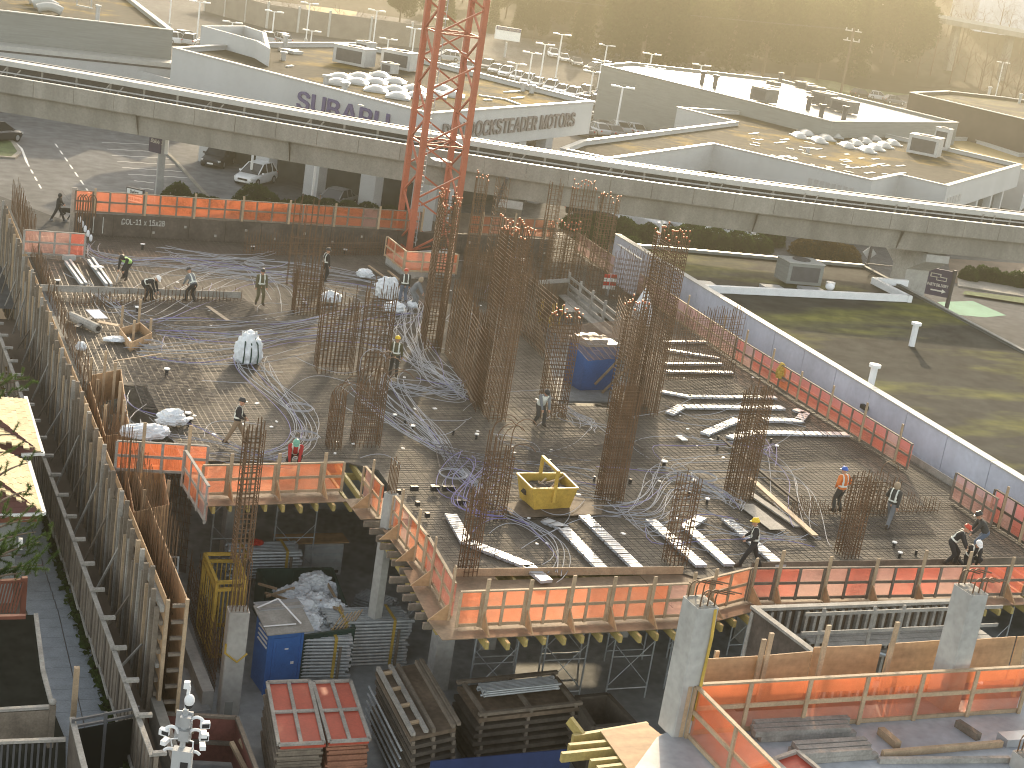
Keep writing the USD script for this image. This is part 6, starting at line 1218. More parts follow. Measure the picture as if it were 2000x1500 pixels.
for a, b in (((-40, 1138), (52, 1133)), ((-40, 1206), (50, 1204))): bal.p('rail', B().bar(G(*a, bz), G(*b, bz), .14, .1), 'wood_red')
for i in range(14): p = G(-36 + 6.3 * i, 1137, bz); bal.p('baluster', B().bar(p, G(-36 + 6.3 * i, 1205, bz) * [1, 0, 0] + p * [0, 1, 0] + [0, 0, bz - 1.0], .05), 'wood_red')
bal.p('corner_post', B().bar(G(48, 1133, bz) + [0, 0, .1], G(48, 1133, bz) - [0, 0, 1.2], .16), 'wood_red')
dr_ = T('garden_balustrade', 'mossy wooden balustrade around the dark yard at the bottom left', 'balustrade', G(50, 1400, -2.4)); bz = -2.3
for a, b in (((-30, 1388), (100, 1380)), ((-30, 1450), (128, 1444)), ((84, 1310), (102, 1378)), ((70, 1200), (84, 1310))): dr_.p('rail', B().bar(G(*a, bz), G(*b, bz), .12, .08), 'lumber_grey')
for i in range(11): p = G(-20 + 11 * i, 1390 - .6 * i, bz); dr_.p('slat', B().bar(p - [0, 0, .05], p - [0, 0, 1.0], .16, .03, up=(0, 1, 0)), 'lumber_old')
for i in range(12): p = G(-20 + 12 * i, 1452 - .4 * i, bz); dr_.p('baluster', B().bar(p - [0, 0, .05], p - [0, 0, .9], .05), 'metal_dark')
p = G(103, 1376, bz + .1); dr_.p('post', B().bar(p, p - [0, 0, 1.3], .16), 'lumber_old'); dr_.p('post_cap', B().ell(p + [0, 0, .08], (.1, .1, .09), sub=1), 'lumber_grey')
setting('dark_court', B().sheet(Polygon([G(*p, PZ + .02)[:2] for p in ((-80, 1205), (66, 1205), (100, 1382), (128, 1450), (128, 1530), (-80, 1530))]), PZ + .09), 'court_shade')  # sheet over the yard earth, its deep shade painted in as near black
# ================================================================ people
import manifold3d as m3
for n_, c_ in (('skin', (0.42, 0.24, 0.16)), ('cloth_black', (0.022, 0.022, 0.025)), ('cloth_dark', (0.05, 0.048, 0.045)), ('cloth_tan', (0.24, 0.18, 0.12)), ('cloth_grey', (0.16, 0.17, 0.18)), ('cloth_red', (0.36, 0.03, 0.03)), ('cloth_orange', (0.60, 0.17, 0.04)), ('cloth_olive', (0.10, 0.09, 0.05)), ('cloth_denim', (0.10, 0.13, 0.18)), ('boot', (0.06, 0.045, 0.035)), ('vest_lime', (0.36, 0.62, 0.20)), ('vest_white', (0.66, 0.68, 0.62)), ('helmet_white', (0.75, 0.75, 0.74)), ('helmet_yellow', (0.75, 0.52, 0.03)), ('helmet_blue', (0.05, 0.12, 0.42)), ('helmet_green', (0.15, 0.36, 0.27)), ('helmet_black', (0.03, 0.03, 0.03)), ('helmet_red', (0.45, 0.06, 0.03)), ('fur_black', (0.012, 0.012, 0.012)), ('hood_tan', (0.32, 0.25, 0.17))):
    M(n_, c_, 0.35 if 'helmet' in n_ else 0.85, 0.14, 6.0)
def hullS(pts): 
    ms = [m3.Manifold.sphere(r, 12).translate(tuple(map(float, p))) for p, r in pts]
    return m3.Manifold.batch_hull(ms)
def fuse(ms, smooth=6, edge=0.035):
    m = m3.Manifold.batch_boolean(ms, m3.OpType.Add).refine_to_length(edge).to_mesh()
    t = trimesh.Trimesh(m.vert_properties[:, :3], m.tri_verts, process=True); trimesh.smoothing.filter_taubin(t, iterations=smooth); return t
def ik(a, b, l1, l2, bend):
    d = b - a; L = np.linalg.norm(d); L2 = min(L, (l1 + l2) * .999); u = d / max(L, 1e-6); b = a + u * L2
    x = (l1 * l1 - l2 * l2 + L2 * L2) / (2 * L2); h = math.sqrt(max(l1 * l1 - x * x, 0)); n = bend - u * (bend @ u); n /= np.linalg.norm(n) + 1e-9
    return a + u * x + n * h, b
def person(label, feet, face, pose='stand', jacket='cloth_black', legs='cloth_dark', vest=None, helmet='helmet_white', hood=None, boots='boot', z=0.1, hands=None, size=1.0, stance=0.0, tool=None, wide=.14):
    """face: heading angle (world); local frame x = forward, y = left"""
    c = G(*feet, z); t = T('person', label, 'person', c, rz=face); t.off = A([0, 0, 0.0])
    tilt, ph, kb = {'stand': (.04, .93, 0), 'walk': (.08, .90, 0), 'bend': (1.15, .84, 0), 'lean': (.55, .86, 0), 'crouch': (.75, .42, 0), 'kneel': (.5, .40, 0)}[pose]
    pel = A([-.28 if pose == 'bend' else -.12 if pose in ('lean', 'crouch') else 0, 0, ph]); up = A([math.sin(tilt), 0, math.cos(tilt)]); fw = A([math.cos(tilt), 0, -math.sin(tilt)])
    chest = pel + up * .36; neck = pel + up * .54; sh = [neck - up * .05 + A([0, s * .19, 0]) for s in (1, -1)]; hd_t = tilt * (.75 if pose in ('bend', 'crouch', 'lean') else 1); hu = A([math.sin(hd_t), 0, math.cos(hd_t)]); hf = A([math.cos(hd_t), 0, -math.sin(hd_t)]); head = neck + hu * .155 + hf * .035
    hip = [pel + A([0, s * .095, -.02]) for s in (1, -1)]; st = {'stand': (.03 + stance, -.03 - stance), 'walk': (.36, -.36), 'bend': (.08, -.14), 'lean': (.15, -.15), 'crouch': (.12, -.1), 'kneel': (.2, -.34)}[pose]
    foot = [A([st[0], wide, .09]), A([st[1], -wide, .09 if pose != 'kneel' else .1])]
    knee = []
    for i in range(2): k, f = ik(hip[i], foot[i], .44, .43, A([1.0, (.25 if i == 0 else -.25) * (pose in ('crouch', 'kneel')), .15])); knee.append(k); foot[i] = f
    if pose == 'kneel': knee[1] = A([.12, -.13, .07])
    dh = {'stand': (A([.12, .27, .82]), A([.12, -.27, .82])), 'walk': (A([.28, .22, 1.0]), A([-.1, -.26, .85])), 'bend': (A([.42, .15, .32]), A([.45, -.12, .30])), 'lean': (A([.5, .14, .62]), A([.5, -.14, .6])), 'crouch': (A([.45, .16, .2]), A([.45, -.16, .2])), 'kneel': (A([.5, .12, .3]), A([.5, -.12, .35]))}[pose]
    hand = [A(h, float) for h in (hands or dh)]; elb = []
    for i, s in enumerate((1, -1)): e, w = ik(sh[i], hand[i], .29, .26, A([-.7, s * .9, -.3])); elb.append(e); hand[i] = w
    body = [hullS([(pel, .125), (chest, .13), (pel + A([0, .06, 0]), .11), (pel - A([0, .06, 0]), .11)]), hullS([(chest + A([0, .07, 0]), .11), (chest - A([0, .07, 0]), .11), (sh[0] - A([0, .04, 0]), .07), (sh[1] + A([0, .04, 0]), .07)]), hullS([(neck - up * .03, .06), (head - hu * .05, .055)]),
            hullS([(head + hu * .03, .095), (head - hu * .065 + hf * .03, .055)]), hullS([(head + hf * .09 - hu * .01, .016), (head + hf * .1 - hu * .035, .02)])]
    for s in (1, -1): body.append(hullS([(head + A([0, s * .092, 0]), .02), (head + A([0, s * .09, 0]) - hu * .03, .016)]))
    J, L = [], []
    for i, s in enumerate((1, -1)):
        body += [hullS([(sh[i], .058), (elb[i], .043)]), hullS([(elb[i], .042), (hand[i], .028)]), hullS([(hip[i], .085), (knee[i], .058)]), hullS([(knee[i], .056), (foot[i], .042)])]
        w = hand[i]; d = (w - elb[i]); d /= np.linalg.norm(d); sd = A([0, s, 0.0]) - d * d[1] * s; sd /= np.linalg.norm(sd); pn = np.cross(d, sd)
        body.append(hullS([(w, .026), (w + d * .06 + sd * .025, .019), (w + d * .06 - sd * .025, .019)]))
        for k in range(4): a = w + d * .075 + sd * (.03 - .02 * k); m_ = a + d * (.035 - .006 * abs(k - 1.3)); body += [hullS([(a - d * .02, .010), (m_, .009)]), hullS([(m_, .009), (m_ + d * .015 + pn * .02 * s, .008)])]
        body += [hullS([(w + d * .02 - sd * .028, .011), (w + d * .05 - sd * .055, .010)])]
        J += [hullS([(sh[i], .082), (elb[i], .062)]), hullS([(elb[i], .061), (hand[i] - d * .015, .044)])]
        L += [hullS([(hip[i], .105), (knee[i], .08)]), hullS([(knee[i], .078), (foot[i] + A([0, 0, .0]), .068)])]
    J += [hullS([(pel + up * .03 + A([0, .06, 0]), .128), (pel + up * .03 - A([0, .06, 0]), .128), (chest, .15)]), hullS([(chest + A([0, .08, 0]), .128), (chest - A([0, .08, 0]), .128), (sh[0] - A([0, .03, 0]), .085), (sh[1] + A([0, .03, 0]), .085), (neck - up * .02, .075)])]
    L += [hullS([(pel + A([0, .06, .02]), .125), (pel - A([0, .06, -.02]), .125), (hip[0], .105), (hip[1], .105)])]
    S = lambda q: B().add(q.vertices * size, q.faces)
    bd = t.p('body', S(fuse(body, 4, .03)), 'skin', smooth=60)
    bd.p('jacket', S(fuse(J)), jacket, smooth=60); bd.p('trousers', S(fuse(L)), legs, smooth=60)
    for i in range(2):
        dfw = A([1.0, (.25 if i == 0 else -.25), 0]); b = fuse([hullS([(foot[i] + A([-.05, 0, -.035]), .05), (foot[i] + dfw * .15 + A([0, 0, -.05]), .038), (foot[i] + A([0, 0, .06]), .058)])], 3); bd.p('boot', S(b), boots, smooth=60)
    if vest:
        V_ = fuse([hullS([(pel + up * .08 + A([0, .06, 0]), .138), (pel + up * .08 - A([0, .06, 0]), .138), (chest, .158)]), hullS([(chest + A([0, .08, 0]), .137), (chest - A([0, .08, 0]), .137), (sh[0] - A([0, .06, 0]), .09), (sh[1] + A([0, .06, 0]), .09)])])
        if vest == 'stripes':
            P = V_.triangles_center; u = (P - pel) @ up; keep = (np.abs(np.abs(P[:, 1]) - .11) < .028) & (u > .1) | (np.abs(u - .14) < .03) & (np.abs(P[:, 1]) < .3)
            V_ = V_.submesh([np.nonzero(keep)[0]], append=True); V_.vertices += V_.vertex_normals * .006; vm = 'vest_white'
        else: vm = vest
        bd.p('vest', S(V_), vm, smooth=60)
    bd.p('eye', B().ell((head + hf * .09 + hu * .012 + A([0, .035, 0])) * size, (.012,) * 3, sub=1), 'helmet_black'); bd.p('eye', B().ell((head + hf * .09 + hu * .012 - A([0, .035, 0])) * size, (.012,) * 3, sub=1), 'helmet_black'); bd.p('mouth', B().box((head + hf * .092 - hu * .065) * size, (.008, .04, .01)), 'cloth_red')
    Rh = np.stack([hf, A([0, 1.0, 0]), hu], 1)
    if helmet:
        m = trimesh.creation.icosphere(3); v = m.vertices * A([.14, .122, .13]); v[:, 2] = np.maximum(v[:, 2], -.004); h = B().add((v @ Rh.T + head + hu * .055) * size, m.faces); hp = bd.p('helmet', h, helmet, smooth=50)
        hp.p('brim', B().ell((head + hu * .05 + hf * .06) * size, (.14, .112, .012), Rh), helmet, smooth=True); hp.p('ridge', B().box((head + hu * .17) * size, (.18, .025, .035), R=Rh), helmet)
    if hood: bd.p('hood', B().add(((trimesh.creation.icosphere(3).vertices * A([.125, .118, .15])) @ Rh.T + head + hu * .01 - hf * .03) * size, trimesh.creation.icosphere(3).faces), hood, smooth=True)
    if tool: t.p(tool[0], B().bar(A(tool[1]), A(tool[2]), tool[3]), tool[4])
    return t
TOCAM = lambda p: math.atan2(-G(*p)[1], -G(*p)[0])
R0 = math.atan2(_r0[1], _r0[0])        # heading towards the right of the view
person('worker in a lime vest bending over the mats at the back left', (243, 546), TOCAM((243, 545)) - .6, 'bend', 'cloth_black', 'cloth_black', 'vest_lime', None, hood='helmet_black', tool=('hook_bar', (.5, 0, .35), (.75, .05, .0), .025, 'metal'))
person('worker with a white helmet stooping behind the pale upright plank', (290, 588), R0 - .2, 'bend', 'cloth_black', 'cloth_black', 'stripes', 'helmet_white')
person('worker in a grey sleeved top stooping behind the pale plank, right of the white helmet', (372, 590), R0 + 2.6, 'lean', 'cloth_grey', 'cloth_black', 'stripes', 'helmet_black')
person('worker in dark olive clothes standing upright with a pale tool pouch', (506, 595), TOCAM((505, 595)) + .3, 'stand', 'cloth_olive', 'cloth_olive', 'stripes', 'helmet_black', stance=.05)
person('worker in black with white vest stripes standing behind the left back cages', (632, 550), R0 + .6, 'stand', 'cloth_black', 'cloth_black', 'stripes', 'helmet_black')
person('worker with a reddish helmet standing by the white waste sack', (786, 592), R0 + 1.9, 'stand', 'cloth_dark', 'cloth_denim', 'stripes', 'helmet_red')
person('worker in a pale hood bending beside the crane cage', (806, 600), R0, 'lean', 'cloth_grey', 'cloth_grey', None, None, hood='hood_tan')
person('worker with a yellow green helmet in dark clothes seen between the cages', (767, 735), R0 + 1.6, 'stand', 'cloth_olive', 'cloth_dark', 'stripes', 'helmet_yellow')
person('worker in a white helmet and dark coat standing far back by the pen rebar', (1011, 566), TOCAM((1011, 566)) + 1.0, 'stand', 'cloth_black', 'cloth_black', 'stripes', 'helmet_white')
person('worker in white vest stripes leaning between the two middle cages', (1052, 830), TOCAM((1052, 830)) + .5, 'lean', 'cloth_grey', 'cloth_dark', 'vest_white', 'helmet_black')
person('worker in tan trousers and black top standing in profile at the left', (459, 867), R0 + .1, 'walk', 'cloth_black', 'cloth_tan', 'stripes', 'helmet_black', hands=((.25, .18, 1.0), (.3, -.16, 1.02)), size=1.0)
person('worker with green helmet and red sleeves crouching at the left front edge', (574, 908), TOCAM((574, 908)), 'crouch', 'cloth_red', 'cloth_black', 'stripes', 'helmet_green')
person('worker in an orange shirt and blue helmet standing with hands on hips', (1634, 1000), R0 + 2.2, 'stand', 'cloth_orange', 'cloth_dark', 'stripes', 'helmet_blue', hands=((.08, .24, 1.02), (.08, -.24, 1.02)))
person('worker with a tan hood and tool belt at the right, back half turned', (1733, 1028), R0 + .9, 'walk', 'cloth_dark', 'cloth_grey', 'stripes', None, hood='hood_tan')
person('worker with a yellow helmet in black walking left along the deck front', (1463, 1108), R0 + math.pi, 'walk', 'cloth_black', 'cloth_black', 'stripes', 'helmet_yellow', hands=((.3, .2, 1.0), (.3, -.2, 1.0)))
person('worker with a dull red helmet leaning over in the front right corner', (1855, 1103), R0 - .3, 'lean', 'cloth_black', 'cloth_black', 'stripes', 'helmet_red')
person('worker with a white helmet kneeling in the front right corner', (1888, 1106), TOCAM((1888, 1100)) + .6, 'kneel', 'cloth_black', 'cloth_black', 'stripes', 'helmet_white')
person('worker with a black helmet stooping behind the kneeling one', (1908, 1082), R0 + math.pi, 'lean', 'cloth_dark', 'cloth_denim', None, 'helmet_black')
person('pedestrian in black walking a dog on the street behind the fence', (112, 432), R0, 'walk', 'cloth_black', 'cloth_black', None, None, hood='helmet_black', boots='cloth_grey', z=STREET, hands=((.3, .15, 1.05), (.3, -.12, 1.05)), size=1.05)
dg = G(133, 428, STREET); D = T('dog', 'black dog trotting on a lead beside the pedestrian', 'dog', dg, rz=R0); D.off = A([0, 0, 0.0])
ms = [hullS([(A([-.28, 0, .5]), .12), (A([0, 0, .47]), .115), (A([.22, 0, .5]), .15)]), hullS([(A([.26, 0, .56]), .11), (A([.42, 0, .7]), .075)]), hullS([(A([.45, 0, .72]), .085), (A([.5, 0, .72]), .075)]), hullS([(A([.5, 0, .7]), .055), (A([.63, 0, .66]), .035)]), hullS([(A([-.36, 0, .55]), .035), (A([-.52, 0, .5]), .02)]), hullS([(A([-.52, 0, .5]), .02), (A([-.66, 0, .6]), .012)])]
for s in (1, -1):
    ms += [hullS([(A([.22, s * .09, .45]), .065), (A([.2 + .08 * s, s * .09, .24]), .035)]), hullS([(A([.2 + .08 * s, s * .09, .24]), .034), (A([.2 + .2 * s, s * .09, .03]), .028)]), hullS([(A([.2 + .2 * s, s * .09, .025]), .028), (A([.25 + .2 * s, s * .09, .02]), .022)]),
           hullS([(A([-.28, s * .08, .47]), .09), (A([-.24 - .08 * s, s * .09, .32]), .05)]), hullS([(A([-.24 - .08 * s, s * .09, .32]), .045), (A([-.38 - .1 * s, s * .09, .19]), .03)]), hullS([(A([-.38 - .1 * s, s * .09, .19]), .028), (A([-.34 - .14 * s, s * .09, .03]), .026)]), hullS([(A([.44, s * .06, .77]), .03), (A([.42, s * .085, .68]), .02)])]
q = fuse(ms, 5, .035); D.p('body', B().add(q.vertices * 1.15, q.faces), 'fur_black', smooth=60)
one('dog_lead', B().tube([G(118, 404, STREET + 1.05 - 1.05) + [0, 0, 1.1], dg + [.3, 0, .85]], .01, 4), 'plastic_black', 'thin lead between the pedestrian and the black dog', 'lead')

# ================================================================ vehicles
for n_, c_ in (('car_white', (0.72, 0.73, 0.74)), ('car_silver', (0.42, 0.43, 0.44)), ('car_grey', (0.14, 0.145, 0.15)), ('car_black', (0.02, 0.02, 0.022)), ('car_blue', (0.05, 0.10, 0.2)), ('car_red', (0.25, 0.03, 0.02))): M(n_, c_, 0.22, 0.03, spec=0.6)
M('tyre', (0.02, 0.02, 0.02), .85); M('lens', (0.7, 0.7, 0.68), .15, .05, spec=.6); M('lens_red', (0.4, 0.02, 0.02), .2)
def car(paint, label, loc, rz, kind='suv', name='parked_car', cat='car', group=None):
    t = T(name, label, cat, loc, group, rz=rz); t.off = A([0, 0, 0.0]); L, W = (4.45, 1.82) if kind == 'suv' else (4.6, 1.8); H = 1.62 if kind == 'suv' else 1.42
    def loft(secs):
        b = B(); n = len(secs[0]); v = np.vstack(secs); f = [[i * n + j, i * n + (j + 1) % n, (i + 1) * n + (j + 1) % n, (i + 1) * n + j] for i in range(len(secs) - 1) for j in range(n)]; b.add(v, f); e = (len(secs) - 1) * n
        return b.add(v[:n], [[0, k, k + 1] for k in range(1, n - 1)]).add(v[e:], [[0, k + 1, k] for k in range(1, n - 1)])
    def sec(x, w, z0, z1, r=.14): return A([[x, -w + r * .6, z0], [x, w - r * .6, z0], [x, w, z0 + r], [x, w, z1 - r], [x, w - r, z1], [x, -w + r, z1], [x, -w, z1 - r], [x, -w, z0 + r]])
    w = W / 2; hb = .92 if kind == 'suv' else .84
    body = [sec(-L / 2, w * .80, .38, hb - .1), sec(-L / 2 + .12, w * .93, .28, hb), sec(-L / 2 + .8, w, .22, hb + .03), sec(.3, w, .2, hb + .02), sec(1.0, w, .22, hb), sec(L / 2 - .35, w * .94, .24, hb - .1), sec(L / 2 - .05, w * .8, .32, hb - .22), sec(L / 2, w * .7, .4, hb - .3)]
    bd = t.p('body', loft(body), paint, smooth=35)
    def cs(x, wb, wt, z0, z1): return A([[x[0], -wb, z0], [x[0], wb, z0], [x[1], wt, z1], [x[1], -wt, z1]])
    r0, r1, f1, f0 = (-L / 2 + .12, -L / 2 + .75, .12, 1.22) if kind == 'suv' else (-L / 2 + .55, -.95, .25, 1.15)
    gv = [cs((r0, r1), w * .86, w * .68, hb, H - .03), cs((f0, f1), w * .86, w * .68, hb, H - .03)]
    gb = B().hexa([gv[0][0], gv[1][0], gv[1][1], gv[0][1], gv[0][3], gv[1][3], gv[1][2], gv[0][2]]); t.p('window', gb, 'glass_dark')
    t.p('roof', loft([sec((r1 - .04), w * .66, H - .06, H - .01, .025), sec(r1 + .3, w * .70, H - .05, H + .02, .03), sec(f1 - .4, w * .70, H - .05, H + .02, .03), sec(f1 + .02, w * .67, H - .06, H - .01, .025)]), paint, smooth=35)
    for s in (1, -1):
        for xb, xt in ((r0 + .05, r1 + .03), (f0 - .02, f1), (-.35, -.35), (-1.3 if kind == 'suv' else -1.1, -1.25 if kind == 'suv' else -1.0)): t.p('pillar', B().bar([xb, s * w * .865, hb], [xt, s * w * .69, H - .03], .07, .05), paint)
        t.p('headlight', B().box([L / 2 - .16, s * w * .66, hb - .27], [.2, .36, .13], s * -.35), 'lens'); t.p('tail_light', B().box([-L / 2 + .06, s * w * .76, hb - .14], [.12, .26, .16], s * .3), 'lens_red'); t.p('mirror', B().box([.75, s * (w + .07), hb + .08], [.12, .18, .12]), paint)
        for x in (-1.35, 1.38):
            wh = t.p('wheel', B().tube([[x, s * (w - .2), .33], [x, s * (w + .015), .33]], .33, 18), 'tyre'); wh.p('rim', B().tube([[x, s * (w + .0), .33], [x, s * (w + .022), .33]], .21, 12), 'metal')
    t.p('grille', B().box([L / 2 - .03, 0, hb - .36], [.08, .8, .14]), 'plastic_black'); t.p('licence_plate', B().box([L / 2 + .015, 0, .42], [.02, .5, .12]), 'paint_white')
    return t
lotax = G(990, 150, STREET) - G(972, 140, STREET); 
PR = {}
def park(px, paint, kind, rz, label, group=None, z=STREET):
    p = G(*px, z) if len(px) == 2 else A(px)
    if (paint, kind) not in PR: PR[(paint, kind)] = car(paint, label, p, rz, kind, group=group)
    else: dup(PR[(paint, kind)], p, rz, label, group)
G8 = 'cars parked nose out in the long far row'
near_ang = TOCAM((500, 330))
park((425, 322), 'car_black', 'suv', near_ang - .25, 'black crossover parked under the viaduct between showroom columns'); park((498, 358), 'car_white', 'suv', near_ang - .45, 'white compact crossover parked behind the round hedge'); park((655, 405), 'car_grey', 'sedan', near_ang - .5, 'dark car in the shade of the showroom right of the white crossover')
rd = G(1093, 175, STREET) - G(965, 142, STREET); ra = math.atan2(rd[1], rd[0]) - math.pi / 2 + math.pi
far = [(950, 136), (968, 143), (988, 150), (1010, 157), (1030, 165), (1050, 170), (1075, 178), (1097, 184)]
cols = ['car_grey', 'car_silver', 'car_white', 'car_silver', 'car_white', 'car_silver', 'car_white', 'car_white', 'car_silver']
W_ = ('first', 'second', 'third', 'fourth', 'fifth', 'sixth', 'seventh', 'eighth')
for i, p in enumerate(far): park(p, cols[i], 'sedan' if i % 2 else 'suv', math.atan2(*(G(950, 149, STREET) - G(992, 141, STREET))[[1, 0]]), f'pale car in the long row behind the showroom, {W_[i]} from its far end', G8)
for i, (p, c_) in enumerate((((1142, 188), 'car_grey'), ((1172, 198), 'car_white'), ((1210, 214), 'car_white'), ((1235, 219), 'car_silver'), ((1252, 224), 'car_silver'))): park(p, c_, 'suv', math.atan2(*(G(1150, 199, STREET) - G(1196, 191, STREET))[[1, 0]]), f'car in the second row right of the showroom corner, {W_[i]} from the left', 'cars in the row right of the showroom corner')
for i, (p, c_) in enumerate((((1280, 228), 'car_white'), ((1302, 234), 'car_white'), ((1192, 232), 'car_blue'), ((1222, 238), 'car_black'), ((1168, 228), 'car_black'))): park(p, c_, 'sedan' if i > 1 else 'suv', math.atan2(*(G(1260, 236, STREET) - G(1300, 226, STREET))[[1, 0]]), ('white car below the wall at the end of the lot', 'second white car below the wall at the end of the lot', 'dark blue car in the short row beside the showroom corner', 'black car in the short row beside the showroom corner', 'black car half hidden behind the showroom corner')[i])
for i, p in enumerate(((1130, 262), (1165, 262), (1192, 266), (1168, 256), (1205, 258), (1235, 262))): park(p, ('car_grey', 'car_silver', 'car_grey', 'car_black', 'car_silver', 'car_silver')[i], 'sedan', math.atan2(*(G(1250, 262, STREET) - G(1130, 262, STREET))[[1, 0]]) + 1.2, f'car crowded behind the low mossy roof, {W_[i]} of the cluster', 'cars crowded behind the low mossy roof')
for i, (p, c_) in enumerate((((345, 86), 'car_white'), ((362, 82), 'car_grey'), ((372, 88), 'car_silver'), ((520, 82), 'car_silver'), ((545, 84), 'car_silver'), ((715, 124), 'car_white'), ((905, 138), 'car_white'), ((870, 118), 'car_silver'), ((1160, 140), 'car_grey'))): park(p, c_, 'suv', ra + .4 * i, ('white car beside the grey hall wall', 'dark car beside the white one by the grey hall', 'pale car behind the white upstand', 'silver car beyond the showroom roof edge at left', 'second silver car beyond the showroom roof edge', 'white car behind the rooftop units', 'white car seen through the crane mast', 'silver car behind the crane mast', 'grey car under the dark canopy in the lot')[i])
for i, (p, c_) in enumerate((((1715, 195), 'car_silver'), ((1745, 203), 'car_grey'), ((1680, 190), 'car_black'), ((1785, 160), 'car_white'), ((1772, 158), 'car_silver'), ((1968, 385), 'car_red'))): park(p, c_, 'suv', R0 + .3 * i, ('silver car behind the white workshop roof', 'grey car beside the brown warehouse corner', 'black car behind the white roofed workshop edge', 'white car on the lane under the trees', 'silver car on the lane under the trees', 'dark red car beside the columns at the far right')[i])
for i, p in enumerate(((1118, 192), (1140, 206), (1165, 208), (1185, 214), (1205, 222), (1228, 229), (1250, 234), (1100, 120), (1080, 112), (1125, 128))): park(p, ('car_white', 'car_grey', 'car_silver', 'car_white', 'car_black', 'car_silver', 'car_white', 'car_silver', 'car_white', 'car_grey')[i], 'sedan' if i % 2 else 'suv', math.atan2(*(G(1150, 199, STREET) - G(1196, 191, STREET))[[1, 0]]) + (0 if i < 7 else .5), f'car packed in the lot between the showroom corner and workshop, {["first", "second", "third", "fourth", "fifth", "sixth", "seventh", "eighth", "ninth", "tenth"][i]}', 'cars packed between showroom and workshop')
ug = G(1450, 452, STREET); a_ = math.atan2(*(G(1260, 440, STREET) - G(1450, 452, STREET))[[1, 0]]) - math.pi / 2 + .5
for i, (p, c_) in enumerate((((1250, 440), 'car_white'), ((1290, 442), 'car_silver'), ((1345, 455), 'car_white'), ((1400, 462), 'car_silver'), ((1450, 470), 'car_silver'), ((1170, 425), 'car_white'), ((1155, 432), 'car_black'))): park(p, c_, 'suv', a_ + math.pi, f'car parked under the viaduct on the right, {W_[i]} of the row' if i < 5 else ('white van like car under the viaduct behind the rebar', 'black car under the viaduct beside the sunlit panel')[i - 5])
park((-8, 275), 'car_black', 'suv', R0 + 1.2, 'dark car cut off by the left edge of the view beside the grass island')

# ================================================================ lamps, poles and signs
lampP = None
def lamp(px, top, label, arms=2, w=0.75):
    global lampP
    b = G(*px, STREET); h = TOPZ(b, *top) - STREET
    t = T('lot_lamp', label, 'lamp post', b, 'lot lamps'); t.p('pole', B().bar(b, b + [0, 0, h], .16, .16), 'lamp_white'); t.p('base', B().cyl(b, .3, .5, 8), 'concrete')
    for s in ((-1, 1) if arms == 2 else (1,)): t.p('lamp_head', B().box(b + sdir * s * (w + .15) + A([0, 0, h + .02]), [w * 1.3, .55, .16], rzs + .05 * s), 'lamp_white')
    t.p('bracket', B().bar(b - sdir * w + [0, 0, h - .05], b + sdir * w + [0, 0, h - .05], .1), 'lamp_white')
lamps = [((383, 90), (387, 3), 'leftmost lot lamp behind the grey hall'), ((330, 52), (331, -20), 'tall thin lamp pole above the grey hall roof edge'), ((530, 82), (534, 22), 'lot lamp above the white upstand'), ((597, 82), (603, 6), 'tall lot lamp by the noise wall'), ((450, 90), (452, 43), 'low lot lamp just behind the showroom roof, left one'), ((606, 92), (609, 60), 'low lot lamp just behind the showroom roof, right one'), ((727, 98), (733, 20), 'tall lot lamp left of the crane mast'), ((755, 108), (758, 76), 'low lot lamp left of the crane mast'), ((803, 118), (808, 55), 'lot lamp just left of the crane leg'), ((850, 110), (855, 35), 'lot lamp seen inside the crane mast'), ((1004, 165), (1009, 124), 'lot lamp in front of the long car row, nearest the crane'), ((1030, 168), (1038, 103), 'lot lamp in front of the long car row, second from the crane'), ((1052, 172), (1063, 86), 'lot lamp in front of the long car row, third from the crane'), ((1084, 158), (1097, 67), 'tall single lamp behind the long car row'), ((1176, 150), (1183, 88), 'lamp behind the glaring cluster of lamp heads'), ((1166, 178), (1172, 118), 'lamp in the glaring cluster, upper one'), ((1150, 195), (1158, 140), 'lamp in the glaring cluster, lower one'), ((1200, 268), (1216, 170), 'brightly glaring lamp in the middle of the lot'), ((1262, 235), (1275, 132), 'lamp against the grey workshop wall, left one'), ((1277, 260), (1293, 155), 'lamp against the grey workshop wall, right one'), ((1258, 195), (1270, 105), 'far lamp in the glare above the workshop'), ((1355, 212), (1370, 127), 'lamp left of the first rooftop unit'), ((1460, 225), (1476, 150), 'lamp rising over the shiny white roof'), ((1420, 220), (1427, 170), 'short dark lamp before the shiny white roof'), ((1692, 262), (1704, 203), 'lamp before the white workshop end'), ((1818, 275), (1827, 234), 'lamp before the grey workshop corner wall'), ((1952, 318), (1963, 267), 'lamp rightmost behind the mossy dealership'), ((1413, 350), (1426, 270), 'lamp standing inside the mossy dealership courtyard'), ((1940, 205), (1960, 122), 'tall lamp among the bare trees'), ((1405, 358), (1412, 320), 'low lamp just over the viaduct rail')]
for p, q, l in lamps: lamp(p, q, l, 2)
for px, top, l in (((488, 360), (493, 288), 'thin white pole rising through the round hedge'), ((608, 398), (618, 325), 'white pole by the dark parked car'), ((1282, 495), (1296, 430), 'thin pole in the glare behind the tall rebar')): b = G(*px, STREET); one('thin_pole', B().bar(b, [b[0], b[1], TOPZ(b, *top)], .16), 'lamp_white', l, 'pole')
up_ = G(1640, 190, STREET); us = T('utility_pole', 'tall wooden utility pole with crossarms before the dark trees', 'utility pole', up_); h = TOPZ(up_, 1672, 55); tp = A([up_[0], up_[1], h]); us.p('pole', B().bar(up_, tp, .35), 'bark')
for k, dz in enumerate((-.6, -2.4)): us.p('crossarm', B().bar(tp - sdir * 1.6 + [0, 0, dz], tp + sdir * 1.6 + [0, 0, dz], .18), 'coping')
